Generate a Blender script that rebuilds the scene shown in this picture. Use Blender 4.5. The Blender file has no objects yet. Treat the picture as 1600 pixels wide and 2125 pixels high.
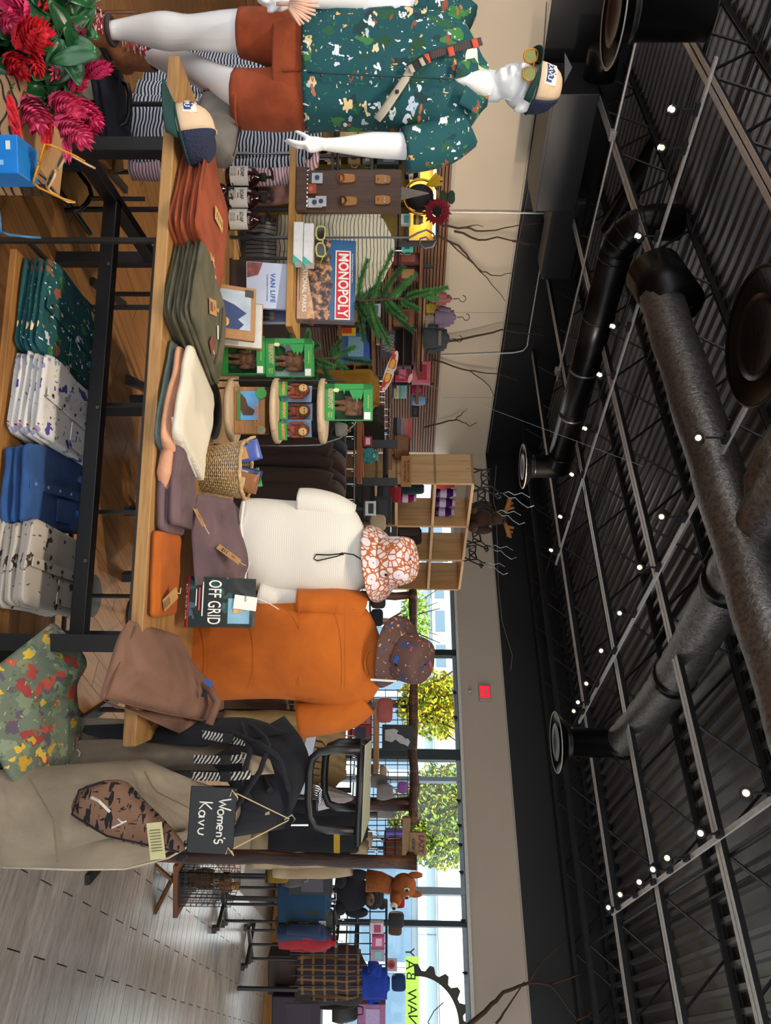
import bpy, bmesh, math, random
import numpy as np
from mathutils import Matrix, Vector, noise
C = bpy.context.scene.collection
PI = math.pi
# ---------------------------------------------------------------- camera (photo is turned: world up points to image right)
FPX, YAW, PITCH, ROLL, EYE = 1541.0, 0.64235, 0.02127, 0.00892, 1.6
_U0 = Vector((0, math.sin(PITCH), math.cos(PITCH))); _F = Vector((0, math.cos(PITCH), -math.sin(PITCH))); _R0 = Vector((1, 0, 0))
_R = _R0*math.cos(ROLL) + _U0*math.sin(ROLL); _U = _U0*math.cos(ROLL) - _R0*math.sin(ROLL)
cam = bpy.data.objects.new('camera', bpy.data.cameras.new('camera')); C.objects.link(cam)
_m = Matrix.Identity(4)
for i in range(3):
    _m[i][0] = _U[i]; _m[i][1] = -_R[i]; _m[i][2] = -_F[i]
_m[2][3] = EYE
cam.matrix_world = _m
cam.data.sensor_fit = 'VERTICAL'; cam.data.sensor_height = 36.0; cam.data.lens = FPX/2125*36; cam.data.clip_start = .05; cam.data.clip_end = 200
sc = bpy.context.scene; sc.camera = cam
# ---------------------------------------------------------------- world light and exposure
w = bpy.data.worlds.new('world'); sc.world = w; w.use_nodes = True
bg = w.node_tree.nodes['Background']; bg.inputs[0].default_value = (.93, .965, 1.0, 1); bg.inputs[1].default_value = 1.35
sl_ = bpy.data.lights.new('sun', 'SUN'); sl_.energy = 4.5; sl_.angle = .02; sl_.color = (1, .95, .86); sun = bpy.data.objects.new('sun', sl_); C.objects.link(sun)   # high sun from behind, lights the street side only
sun.rotation_euler = (math.radians(38), 0, math.radians(-20))
sc.view_settings.view_transform = 'Standard'; sc.view_settings.look = 'None'; sc.view_settings.gamma = 1
sc.view_settings.exposure = 1.0
sc.view_settings.use_curve_mapping = False
sc.cycles.max_bounces = 4; sc.cycles.diffuse_bounces = 2; sc.cycles.glossy_bounces = 2; sc.cycles.transmission_bounces = 2; sc.cycles.transparent_max_bounces = 6; sc.cycles.use_adaptive_sampling = True; sc.cycles.adaptive_threshold = .05
sc.cycles.sample_clamp_indirect = 4; sc.cycles.caustics_reflective = False; sc.cycles.caustics_refractive = False
# ---------------------------------------------------------------- places: u runs along the photo's long side (left to right once upright), v is height
def ray(u, v): return _F + _R*((u-1062.5)/FPX) + _U*((v-800)/FPX)
def P(u, v, y):
    d = ray(u, v); return Vector((0, 0, EYE)) + d*(y/d.y)
def PZ(u, v, z):
    d = ray(u, v); return Vector((0, 0, EYE)) + d*((z-EYE)/d.z)
SY, CY = math.sin(YAW), math.cos(YAW)
ROOMROT = PI/2 - YAW
def RM(s, t, z=0): return Vector((s*SY - t*CY, s*CY + t*SY, z))
def ST(p): return (p.x*SY + p.y*CY, -p.x*CY + p.y*SY)
def PS(u, v, s):      # on a plane parallel to the window wall, returns (t, z)
    d = ray(u, v); k = s/(d.x*SY + d.y*CY); p = d*k; return (-p.x*CY + p.y*SY, EYE + p.z)
def PT(u, v, t):      # on a plane parallel to the back wall, returns (s, z)
    d = ray(u, v); k = t/(-d.x*CY + d.y*SY); p = d*k; return (p.x*SY + p.y*CY, EYE + p.z)
# ---------------------------------------------------------------- mesh helpers
def RX(a): return Matrix.Rotation(a, 4, 'X')
def RY(a): return Matrix.Rotation(a, 4, 'Y')
def RZ(a): return Matrix.Rotation(a, 4, 'Z')
def T(x, y=None, z=None): return Matrix.Translation((x, y, z) if y is not None else x)
class MB:
    def __init__(s): s.v = []; s.f = []
    def add(s, vs, fs, M=None):
        o = len(s.v)
        s.v += [tuple(M @ Vector(p)) for p in vs] if M else [tuple(p) for p in vs]
        s.f += [tuple(i+o for i in f) for f in fs]; return s
    def box(s, c, d, M=None):
        x, y, z = c; a, b, e = d[0]/2, d[1]/2, d[2]/2
        vs = [(x+i*a, y+j*b, z+k*e) for k in (-1, 1) for j in (-1, 1) for i in (-1, 1)]
        return s.add(vs, [(0,2,3,1),(4,5,7,6),(0,1,5,4),(2,6,7,3),(0,4,6,2),(1,3,7,5)], M)
    def rings(s, R, cap=True, closed=True, M=None, loop=False):
        n = len(R[0]); vs = [p for r in R for p in r]; fs = []
        L = len(R)
        for i in range(L if loop else L-1):
            for j in range(n if closed else n-1):
                a = i*n+j; b = i*n+(j+1) % n; c = ((i+1) % L)*n
                fs.append((a, b, c+(j+1) % n, c+j))
        if cap and closed and not loop:
            fs.append(tuple(range(n-1, -1, -1))); fs.append(tuple((L-1)*n+j for j in range(n)))
        return s.add(vs, fs, M)
    def tube(s, pts, r, n=8, M=None, loop=False):
        pts = [Vector(p) for p in pts]; L = len(pts); R = []; prev = None
        for i, p in enumerate(pts):
            d = (pts[(i+1) % L]-pts[i-1]) if loop else (pts[min(i+1, L-1)]-pts[max(i-1, 0)])
            if d.length < 1e-9: d = Vector((0, 0, 1))
            d.normalize()
            if prev is None: x = d.orthogonal().normalized()
            else:
                x = prev - d*prev.dot(d); x = x.normalized() if x.length > 1e-6 else d.orthogonal().normalized()
            prev = x; y = d.cross(x); q = r[i] if isinstance(r, (list, tuple)) else r
            R.append([p + (x*math.cos(2*PI*k/n) + y*math.sin(2*PI*k/n))*q for k in range(n)])
        return s.rings(R, M=M, loop=loop)
    def lathe(s, prof, n=24, M=None, cap=True):
        return s.rings([[(r*math.cos(2*PI*k/n), r*math.sin(2*PI*k/n), z) for k in range(n)] for r, z in prof], cap, True, M)
    def ell(s, c, r, nu=12, nv=8, M=None):
        R = []
        for i in range(1, nv):
            a = -PI/2 + PI*i/nv
            R.append([(c[0]+r[0]*math.cos(a)*math.cos(2*PI*k/nu), c[1]+r[1]*math.cos(a)*math.sin(2*PI*k/nu), c[2]+r[2]*math.sin(a)) for k in range(nu)])
        return s.rings(R, M=M)
    def prism(s, poly, h0, h1, M=None):          # outline in local xz, thickness along y
        n = len(poly)
        vs = [(x, h0, z) for x, z in poly] + [(x, h1, z) for x, z in poly]
        fs = [tuple(range(n)), tuple(range(2*n-1, n-1, -1))] + [(i, i+n, (i+1) % n+n, (i+1) % n) for i in range(n)]
        return s.add(vs, fs, M)
    def build(s, name, mat, parent=None, smooth=False, bevel=0, seg=2, sub=0):
        me = bpy.data.meshes.new(name); me.from_pydata(s.v, [], s.f)
        bm = bmesh.new(); bm.from_mesh(me); bmesh.ops.recalc_face_normals(bm, faces=bm.faces)
        bm.to_mesh(me); bm.free()
        if smooth: me.polygons.foreach_set('use_smooth', [True]*len(me.polygons))
        me.materials.append(mat)
        o = bpy.data.objects.new(name, me); C.objects.link(o)
        if parent: o.parent = parent
        if bevel:
            b = o.modifiers.new('b', 'BEVEL'); b.width = bevel; b.segments = seg; b.limit_method = 'ANGLE'; b.angle_limit = .7
        if sub:
            b = o.modifiers.new('s', 'SUBSURF'); b.levels = b.render_levels = sub
        return o
def thing(name, label, cat, loc=(0, 0, 0), rz=0, group=None, rot=None):
    o = bpy.data.objects.new(name, None); C.objects.link(o); o.empty_display_size = .05
    o.location = loc; o.rotation_euler = rot if rot else (0, 0, rz)
    o['label'] = label; o['category'] = cat
    if group: o['group'] = group
    return o
def tag(o, label, cat, group=None):
    o['label'] = label; o['category'] = cat
    if group: o['group'] = group
    return o
def place(o, loc, rz=0, rot=None):
    o.location = loc; o.rotation_euler = rot if rot else (0, 0, rz); return o
def struct(o, label=None):
    o['kind'] = 'structure'
    if label: o['label'] = label
    return o
def copy_tree(o, parent=None):
    c = o.copy(); C.objects.link(c)
    if parent: c.parent = parent
    for ch in o.children: copy_tree(ch, c)
    return c
def dup(o, loc, rz=None, label=None, rot=None):
    c = copy_tree(o); c.location = loc
    if rz is not None: c.rotation_euler = (o.rotation_euler[0], o.rotation_euler[1], rz)
    if rot: c.rotation_euler = rot
    if label: c['label'] = label
    return c
def text(body, size, mat, parent, M, depth=.0006, align='CENTER', sx=1.0, name='lettering', bold=0, space=1.0):
    cu = bpy.data.curves.new('t', 'FONT'); cu.body = body; cu.size = size; cu.align_x = align; cu.align_y = 'CENTER'; cu.extrude = depth; cu.offset = bold; cu.space_character = space; cu.space_line = .95; cu.resolution_u = 3
    o = bpy.data.objects.new('t', cu); C.objects.link(o)
    me = bpy.data.meshes.new_from_object(o.evaluated_get(bpy.context.evaluated_depsgraph_get()))
    bpy.data.objects.remove(o); bpy.data.curves.remove(cu)
    me.transform(Matrix.Diagonal((sx, 1, 1, 1))); me.transform(M)
    me.materials.clear(); me.materials.append(mat)
    r = bpy.data.objects.new(name, me); C.objects.link(r)
    if parent: r.parent = parent
    return r
FACE = RX(PI/2)           # lettering on a face that looks toward the viewer (local -y)
# ---------------------------------------------------------------- materials
MATS = {}
def lin(c):
    if isinstance(c, str):
        c = [int(c[i:i+2], 16)/255 for i in (0, 2, 4)]
        c = [x/12.92 if x < .04045 else ((x+.055)/1.055)**2.4 for x in c]
    return (c[0], c[1], c[2], 1)
class NT:
    def __init__(s, name):
        s.m = bpy.data.materials.new(name); s.m.use_nodes = True; s.t = s.m.node_tree; s.b = s.t.nodes['Principled BSDF']
        s._c = {}
    def n(s, ty, **kw):
        x = s.t.nodes.new('ShaderNode'+ty)
        for k, v in kw.items():
            if hasattr(x, k): setattr(x, k, v)
            else: x.inputs[k].default_value = v
        return x
    def l(s, a, b): s.t.links.new(a, b); return s
    def co(s, kind='Object', scale=(1, 1, 1), rot=(0, 0, 0), loc=(0, 0, 0)):
        if 'tc' not in s._c: s._c['tc'] = s.n('TexCoord')
        mp = s.n('Mapping'); mp.inputs['Scale'].default_value = scale; mp.inputs['Rotation'].default_value = rot; mp.inputs['Location'].default_value = loc
        s.l(s._c['tc'].outputs[kind], mp.inputs[0]); return mp.outputs[0]
    def noise(s, co, scale, detail=3, rough=.5, dist=0):
        x = s.n('TexNoise'); x.inputs['Scale'].default_value = scale; x.inputs['Detail'].default_value = detail; x.inputs['Roughness'].default_value = rough; x.inputs['Distortion'].default_value = dist
        s.l(co, x.inputs['Vector']); return x.outputs['Fac']
    def ramp(s, f, stops, const=False):
        x = s.n('ValToRGB'); e = x.color_ramp.elements
        if const: x.color_ramp.interpolation = 'CONSTANT'
        while len(e) < len(stops): e.new(.5)
        for el, (p, c) in zip(e, stops): el.position = p; el.color = lin(c)
        s.l(f, x.inputs[0]); return x.outputs[0]
    def mix(s, f, a, b, mode='MIX'):
        x = s.n('Mix', data_type='RGBA', blend_type=mode)
        for k, q in ((0, f), (6, a), (7, b)):
            if hasattr(q, 'links'): s.l(q, x.inputs[k])
            else: x.inputs[k].default_value = q if k == 0 else lin(q)
        return x.outputs[2]
    def math(s, op, a, b=0.0):
        x = s.n('Math', operation=op)
        for k, q in ((0, a), (1, b)):
            if hasattr(q, 'links'): s.l(q, x.inputs[k])
            else: x.inputs[k].default_value = q
        return x.outputs[0]
    def bump(s, f, strength=.3, dist=.002):
        x = s.n('Bump'); x.inputs['Strength'].default_value = strength; x.inputs['Distance'].default_value = dist
        s.l(f, x.inputs['Height']); s.l(x.outputs[0], s.b.inputs['Normal']); return s
    def col(s, c):
        if hasattr(c, 'links'): s.l(c, s.b.inputs['Base Color'])
        else: s.b.inputs['Base Color'].default_value = lin(c)
        return s
    def set(s, rough=None, metal=None, **kw):
        if rough is not None: s.b.inputs['Roughness'].default_value = rough
        if metal is not None: s.b.inputs['Metallic'].default_value = metal
        for k, v in kw.items(): s.b.inputs[k.replace('_', ' ')].default_value = v
        return s
def plain(c, rough=.5, metal=0, var=.08, scale=30, name=None, **kw):
    key = ('plain', str(c), rough, metal, var, scale, str(kw))
    if key in MATS: return MATS[key]
    q = NT(name or 'plain'); n = q.noise(q.co(), scale)
    c4 = lin(c); hi = [min(1, x*(1+var)) for x in c4[:3]]; lo = [x*(1-var) for x in c4[:3]]
    q.col(q.ramp(n, [(.3, lo), (.7, hi)])).set(rough, metal, **kw)
    MATS[key] = q.m; return q.m
def fabric(c, c2=None, wr=6, weave=900, rough=.9, name='fabric', wrs=.35):
    key = ('fab', str(c), str(c2), wr, weave, rough, wrs)
    if key in MATS: return MATS[key]
    q = NT(name); co = q.co(); n = q.noise(co, wr, 4, .55, .6); w2 = q.noise(co, weave, 1)
    c4 = lin(c); d = lin(c2) if c2 else [x*.78 for x in c4[:3]]
    q.col(q.ramp(n, [(.3, d), (.65, c4)])).set(rough, Sheen_Weight=.03)
    h = q.math('ADD', q.math('MULTIPLY', n, 6.0), w2); q.bump(h, wrs, .008)
    MATS[key] = q.m; return q.m
def stripes(c1, c2, freq, axis='z', duty=.5, rough=.9, wob=.004, name='striped_fabric'):
    key = ('str', str(c1), str(c2), freq, axis, duty)
    if key in MATS: return MATS[key]
    q = NT(name); co = q.co(); n = q.noise(co, 7, 2); sep = q.n('SeparateXYZ'); q.l(co, sep.inputs[0])
    z = q.math('ADD', sep.outputs['XYZ'.index(axis.upper())], q.math('MULTIPLY', n, wob*10))
    f = q.math('FRACT', q.math('MULTIPLY', z, freq))
    q.col(q.ramp(f, [(0, c1), (duty, c2)], True)).set(rough)
    q.bump(n, .3, .02); MATS[key] = q.m; return q.m
def wood(c1, c2, axis='x', scale=1.0, rough=.55, name='wood', knots=False, bump=.25):
    key = ('wood', str(c1), str(c2), axis, scale, rough, knots)
    if key in MATS: return MATS[key]
    q = NT(name); k = {'x': (.9, 14, 14), 'y': (14, .9, 14), 'z': (14, 14, .9)}[axis]
    oi = q.n('ObjectInfo'); tc = q.n('TexCoord'); va = q.n('VectorMath', operation='ADD'); q.l(tc.outputs['Object'], va.inputs[0])
    cm = q.n('CombineXYZ'); r = q.math('MULTIPLY', oi.outputs['Random'], 37.0)
    for i in range(3): q.l(r, cm.inputs[i])
    q.l(cm.outputs[0], va.inputs[1]); mp = q.n('Mapping'); mp.inputs['Scale'].default_value = [x*scale for x in k]; q.l(va.outputs[0], mp.inputs[0])
    n = q.noise(mp.outputs[0], 2.2, 5, .62, 1.1); f = q.noise(mp.outputs[0], 11, 3, .6, .3)
    m = q.math('ADD', q.math('MULTIPLY', n, .7), q.math('MULTIPLY', f, .3))
    c = q.ramp(m, [(.34, c2), (.52, c1), (.68, [min(1, x*1.18) for x in lin(c1)[:3]])])
    if knots:
        v = q.n('TexVoronoi'); mp2 = q.n('Mapping'); mp2.inputs['Scale'].default_value = [2.2 if x < 2 else 5 for x in k]; q.l(va.outputs[0], mp2.inputs[0]); q.l(mp2.outputs[0], v.inputs['Vector']); v.inputs['Scale'].default_value = 1.2
        c = q.mix(q.ramp(v.outputs['Distance'], [(.05, (1, 1, 1)), (.11, (0, 0, 0))]), c, [x*.35 for x in lin(c2)[:3]])
    br = q.mix(q.math('MULTIPLY', oi.outputs['Random'], .25), c, c2)
    q.col(br).set(rough); q.bump(m, bump, .003); MATS[key] = q.m; return q.m
def glow(c, s, name='lamp_glow'):
    q = NT(name); q.col(c); q.b.inputs['Emission Color'].default_value = lin(c); q.b.inputs['Emission Strength'].default_value = s; return q.m
def mixmat(name, base, layers, rough=.85, bump=.2, wr=6):
    """printed cloth: base colour, then layers (colour or list of colours, voronoi scale, threshold, stretch, seed)"""
    q = NT(name); col = lin(base); n0 = q.noise(q.co(), wr, 3, .5, .4)
    col = q.mix(q.math('MULTIPLY', n0, .35), base, [x*.55 for x in lin(base)[:3]])
    for cols, scale, th, stretch, seed in layers:
        co = q.co(scale=stretch, rot=(seed*.7, seed*1.3, seed*.4), loc=(seed*3.1, seed*1.7, seed*.9))
        nz = q.n('TexNoise'); nz.inputs['Scale'].default_value = scale*1.6; nz.inputs['Detail'].default_value = 2; q.l(co, nz.inputs['Vector'])
        ad = q.n('VectorMath', operation='SCALE'); ad.inputs['Scale'].default_value = 1.3/scale; q.l(nz.outputs['Color'], ad.inputs[0])
        av = q.n('VectorMath', operation='ADD'); q.l(co, av.inputs[0]); q.l(ad.outputs[0], av.inputs[1])
        v = q.n('TexVoronoi'); v.inputs['Scale'].default_value = scale; q.l(av.outputs[0], v.inputs['Vector'])
        mask = q.math('LESS_THAN', v.outputs['Distance'], th)
        if isinstance(cols, list):
            k = len(cols); sp = q.n('SeparateColor'); q.l(v.outputs['Color'], sp.inputs[0])
            c = q.ramp(sp.outputs[0], [(i/k, x) for i, x in enumerate(cols)], True)
            if len(cols) > 2: mask = q.math('MULTIPLY', mask, q.math('GREATER_THAN', sp.outputs[1], .12))
        else: c = cols
        col = q.mix(mask, col, c)
    q.col(col).set(rough); q.bump(n0, bump, .02); return q.m
BLACK = plain('141416', .45, 0, .15, name='black_steel')
BLKMAT = plain('1b1b1d', .8, name='matte_black')
WHITE = plain('e8e6e2', .6, name='white_card', var=.02)
CHROME = plain('c9c9c9', .22, 1, .03, name='chrome')
STEEL = plain('6f7072', .4, .9, .1, name='grey_steel')
BROWNTAG = plain('b08654', .8, name='kraft_card')
CREAM = plain('d9cdb8', .8, name='cream_cloth')
def wav(p, a, f, seed=0): return a*noise.noise(Vector((p[0]*f+seed, p[1]*f-seed*.7, p[2]*f+seed*1.9)))
# ================================================================ the room
TL, SW, ZT, ZS, ZW, ZDECK = 9.81, 11.15, 3.24, 2.25, 2.56, 4.32
def room(o): o.rotation_euler = (0, 0, ROOMROT); return o
GROUT = plain('352e2b', .9, name='grout')
fl = struct(room(MB().box((4.2, 4.2, -.06), (22, 20, .1)).build('floor', plain('6b5646', .6, var=.15, scale=8))), 'plank floor, warm wood and grey tile zones')
TB = 1.4
def plankmat():
    q = NT('grey_wood_tile'); oi = q.n('ObjectInfo'); tc = q.n('TexCoord'); va = q.n('VectorMath', operation='ADD'); q.l(tc.outputs['Object'], va.inputs[0])
    cm = q.n('CombineXYZ'); r = q.math('MULTIPLY', oi.outputs['Random'], 50.0)
    for i in range(3): q.l(r, cm.inputs[i])
    q.l(cm.outputs[0], va.inputs[1]); mp = q.n('Mapping'); mp.inputs['Scale'].default_value = (13, 1.6, 13); q.l(va.outputs[0], mp.inputs[0])
    n = q.noise(mp.outputs[0], 2.0, 6, .65, .8); f = q.noise(mp.outputs[0], 9, 4, .7)
    m = q.math('ADD', q.math('MULTIPLY', n, .6), q.math('MULTIPLY', f, .4))
    c = q.ramp(m, [(.3, '8a7d75'), (.46, 'b5aaa2'), (.6, 'cfc6bf'), (.75, 'ddd6d0')])
    c = q.mix(q.math('MULTIPLY', oi.outputs['Random'], .45), c, '9b8a7e')
    q.col(c).set(.23); q.bump(f, .1, .002); return q.m
PLM = plankmat()
PW, PL, S0, T2 = .13875, .5644, 3.4878, .3602
base = room(MB().box((6.5, TB-2.3, -.009), (10, 4.6, .008)).build('tile_bed', GROUT, fl)); base.rotation_euler = (0, 0, 0)
pm = MB().box((0, 0, 0), (PW-.0075, PL-.006, .008)); far = MB(); cnt = 0
proto = None
for k in range(-12, 58):
    for j in range(-9, 4):
        s = S0+(k+.5)*PW; t = T2 + (j+.5)*PL + (.5*PL if k % 2 else 0)
        if t-PL/2 > TB-.02 or s > SW-.3: continue
        c = RM(s, t); 
        if c.y < 1.0: continue
        d = Vector((c.x, c.y, -EYE)); uu = 1062.5+FPX*d.dot(_R)/d.dot(_F); vv = 800+FPX*d.dot(_U)/d.dot(_F)
        if uu > 2300 or uu < 1640 or vv < -140: continue
        L = PL; t0, t1 = t-PL/2, min(t+PL/2, TB)
        if cnt < 292 and s < 7.4 and t1-t0 > PL*.9:
            if proto is None: proto = pm.build('plank', PLM, fl, bevel=0); o = proto
            else: o = proto.copy(); C.objects.link(o)
            o.location = (s, t, -.0005); cnt += 1
        else: far.box((s, (t0+t1)/2, -.0005), (PW-.0075, t1-t0-.006, .008))
o = far.build('plank_field', PLM, fl); o['kind'] = 'stuff'
WOODF = wood('a9743f', '7d4f28', 'x', .55, .4, 'warm_wood_floor', bump=.08)
pw = MB().box((0, 0, 0), (1.195, .147, .01))
proto = None
for k in range(0, 62):
    for j in range(-1, 9):
        t = TB+.08+k*.15; s = .2+j*1.2+(k % 3)*.41
        c = RM(s, t); 
        if c.y < 1.8 or c.y > 7.8: continue
        d = Vector((c.x, c.y, -EYE)); uu = 1062.5+FPX*d.dot(_R)/d.dot(_F)
        if uu < -350 or uu > 1800: continue
        if proto is None: proto = pw.build('floorboard', WOODF, fl); o = proto
        else: o = proto.copy(); C.objects.link(o)
        o.location = (s, t, -.004)
# walls --------------------------------------------------------------
def wallmat(c, name):
    q = NT(name); n = q.noise(q.co(), 1.3, 3); f = q.noise(q.co(), 90, 2)
    q.col(q.ramp(n, [(.3, [x*.93 for x in lin(c)[:3]]), (.7, c)])).set(.7); q.bump(f, .06, .002); return q.m
BEIGE = wallmat('cdbca6', 'beige_paint'); BLKP = wallmat('0d0d11', 'black_paint'); BLKP.node_tree.nodes['Principled BSDF'].inputs['Roughness'].default_value = .5
wl = struct(room(MB().box((3.1, TL+.1, ZT/2), (16.2, .2, ZT)).build('wall_back', BEIGE)), 'beige painted back wall with dark slats below')
MB().box((3.1, TL+.12, (ZT+5)/2+.01), (16.2, .2, 5-ZT)).build('upper_wall', BLKP, wl)
MB().box((3.1, TL-.006, ZT+.012), (16.2, .03, .024)).build('ledge', plain('b8ad9c', .6), wl)
MB().box((3.1, TL-.012, ZS+.02), (16.2, .03, .045)).build('slat_rail', plain('b9aea0', .5), wl)
for s_ in (-1.2, .45, 2.4, 4.2, 7.7, 9.6): MB().box((s_, TL-.002, (ZS+ZT)/2+.03), (.006, .006, ZT-ZS-.08)).build('panel_joint', plain('9f9486', .7), wl)
SLAT = wood('8a5d40', '5d3b28', 'x', .5, .5, 'slat_wood'); SLATBK = plain('120d0b', .8)
MB().box((6.6, TL-.004, 1.25), (9, .012, 2.0)).build('slat_backing', SLATBK, wl)
sm = MB().box((0, 0, 0), (9, .022, .034)); proto = None
for i in range(44):
    z = ZS-.02-.05*i
    if proto is None: proto = sm.build('slat', SLAT, wl); o = proto
    else: o = proto.copy(); C.objects.link(o)
    o.location = (6.6, TL-.018, z)
# window wall: band over the glass, black above
wr = struct(room(MB().box((SW+.1, 2.3, (ZW+ZT)/2), (.2, 15.2, ZT-ZW)).build('wall_window', BEIGE)), 'beige band over the shop windows')
MB().box((SW+.12, 2.3, (ZT+5)/2+.01), (.2, 15.2, 5-ZT)).build('upper_wall', BLKP, wr)
MB().box((SW-.004, 2.3, ZT+.012), (.03, 15.2, .024)).build('ledge', plain('b8ad9c', .6), wr)
MB().box((SW+.0, 2.3, ZW-.02), (.16, 15.2, .045)).build('soffit_trim', plain('e6dfd2', .5), wr)
MB().box((SW+.1, 2.3, .15), (.2, 15.2, .3)).build('sill_wall', plain('3a2a22', .7), wr)
ALU = plain('2c3335', .4, .6, name='dark_aluminium'); ALU2 = plain('7d8a90', .4, .5, name='grey_aluminium')
def clearmat(name, tint, ior):
    q = NT(name); tr = q.n('BsdfTransparent'); tr.inputs[0].default_value = tint; gl = q.n('BsdfGlossy'); gl.inputs['Roughness'].default_value = .04
    fr = q.n('Fresnel'); fr.inputs['IOR'].default_value = ior; mx = q.n('MixShader'); q.l(fr.outputs[0], mx.inputs[0]); q.l(tr.outputs[0], mx.inputs[1]); q.l(gl.outputs[0], mx.inputs[2]); q.l(mx.outputs[0], q.t.nodes['Material Output'].inputs[0]); return q.m
GL = clearmat('clear_glass', (.97, .99, .98, 1), 1.35)
for i, (u0, u1) in enumerate(((1190, 1345), (1362, 1555), (1575, 1611), (1620, 1843), (1853, 1911), (1921, 2240))):
    # panes between mullions
    t0 = PS(u0, 900, SW)[0]; t1 = PS(u1, 900, SW)[0]
    wn = struct(room(MB().box((SW+.08, (t0+t1)/2, 1.43), (.01, abs(t0-t1)+.08, 2.24)).build('window_%d' % (i+1), GL)), 'tall clear shop window pane')
    MB().box((SW+.08, (t0+t1)/2, ZW-.07), (.1, abs(t0-t1)+.06, .06)).build('head', ALU2, wn)
    MB().box((SW+.08, (t0+t1)/2, .33), (.1, abs(t0-t1)+.06, .08)).build('sill', ALU, wn)
for i, (u, wd, m) in enumerate(((1353, .1, ALU), (1565, .16, ALU), (1616, .06, ALU2), (1848, .09, ALU2), (1916, .07, ALU), (1186, .1, ALU))):
    t0 = PS(u, 900, SW)[0]
    struct(room(MB().box((SW+.07, t0, 1.43), (.13, wd, 2.26)).build('trim_%d' % (i+1), m)), 'window mullion')
# small hooks along the window head
for i, u in enumerate((1440, 1492, 1664, 1715, 1755, 1812, 1912, 2020)):
    t0 = PS(u, 960, SW)[0]
    o = MB().box((0, 0, 0), (.05, .03, .05)).tube([(-.02, 0, -.02), (-.05, 0, -.04), (-.07, 0, -.02)], .008, 6).build('window_hook', BLKMAT)
    tag(place(o, RM(SW-.05, t0, ZW-.09), ROOMROT), 'small dark hook on the window head, %s counting from the pine shelf' % ('first', 'second', 'third', 'fourth', 'fifth', 'sixth', 'seventh', 'last')[i], 'hook', 'hooks along the window head')
# ceiling ---------------------------------------------------------------
DECKM = NT('black_deck'); DECKM.col('757374').set(.34, .7); _n = DECKM.noise(DECKM.co(scale=(6, 1, 6)), 3, 4); DECKM.bump(_n, .25, .01); DECKM = DECKM.m
prof = []; tt = -9.0; i = 0
while tt < TL+.3:
    prof += [(tt, 0), (tt+.07, 0), (tt+.085, -.038), (tt+.125, -.038), (tt+.14, 0)]; tt += .155
b = MB(); A = [(-5.5, t_, ZDECK+z_) for t_, z_ in prof]; B = [(SW+.2, t_, ZDECK+z_) for t_, z_ in prof]
b.rings([A, B], cap=False, closed=False)
ce = struct(room(b.build('ceiling', DECKM)), 'black corrugated metal deck over open joists')
STEELB = plain('2b2a2b', .42, .5, .2, name='joist_steel'); STEELW = plain('cfccc8', .4, .3, .12, name='pale_joist_flange')
ZJ = 3.81
for i in range(-1, 8):
    s = 8.54-1.52*(i-1)
    j = MB()
    for dx in (-.035, .035):
        j.box((0, 0, 0), (.05, 16.5, .012), T(dx, 0, 0)); j.box((0, 0, .025), (.01, 16.5, .05), T(dx*.35, 0, 0))
        j.box((0, 0, .48), (.055, 16.5, .01), T(dx, 0, 0)); j.box((0, 0, .455), (.01, 16.5, .05), T(dx*.35, 0, 0))
    st = thing('roof_joist', ['', 'farthest steel roof joist, close to the window wall', 'second open web roof joist in from the windows', 'third open web roof joist in from the windows', 'fourth open web roof joist in from the windows', 'fifth roof joist from the windows beside the big round duct', 'sixth open web roof joist in from the windows', 'seventh open web roof joist in from the windows', 'eighth open web roof joist, over the mannequin'][i+1] if i > -1 else 'black steel roof joist against the window wall', 'joist', RM(s if i > -1 else SW-.25, 1.6, ZJ), ROOMROT, 'open web roof joists')
    flg = MB()
    for dx in (-.032, .032): flg.box((dx, 0, -.002), (.045, 16.4, .014))
    flg.build('bottom_chord', STEELW if i > 0 else STEELB, st)
    j.build('chord_angles', STEELB, st)
    pts = []; y = -8.2; k = 0
    while y < 8.2: pts += [(0, y, .03 if k % 2 else .45), (0, y+.08, .015 if k % 2 else .465)]; y += .46; k += 1
    MB().tube(pts, .012, 6).build('web_rod', STEELB, st)
# ceiling bridging rods along s
for i, t_ in enumerate((1.2, 3.6, 6.2)):
    for zz in (ZJ+.05, ZJ+.44):
        o = MB().tube([(-4, 0, 0), (SW, 0, 0)], .014, 6).build('bridging_rod', STEELB)
        tag(place(o, RM(0, t_, zz), ROOMROT), '%s black bridging rod crossing the joists, %s row' % ('lower' if zz < ZJ+.2 else 'upper', ('nearest', 'middle', 'farthest')[i]), 'rod')
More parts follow.
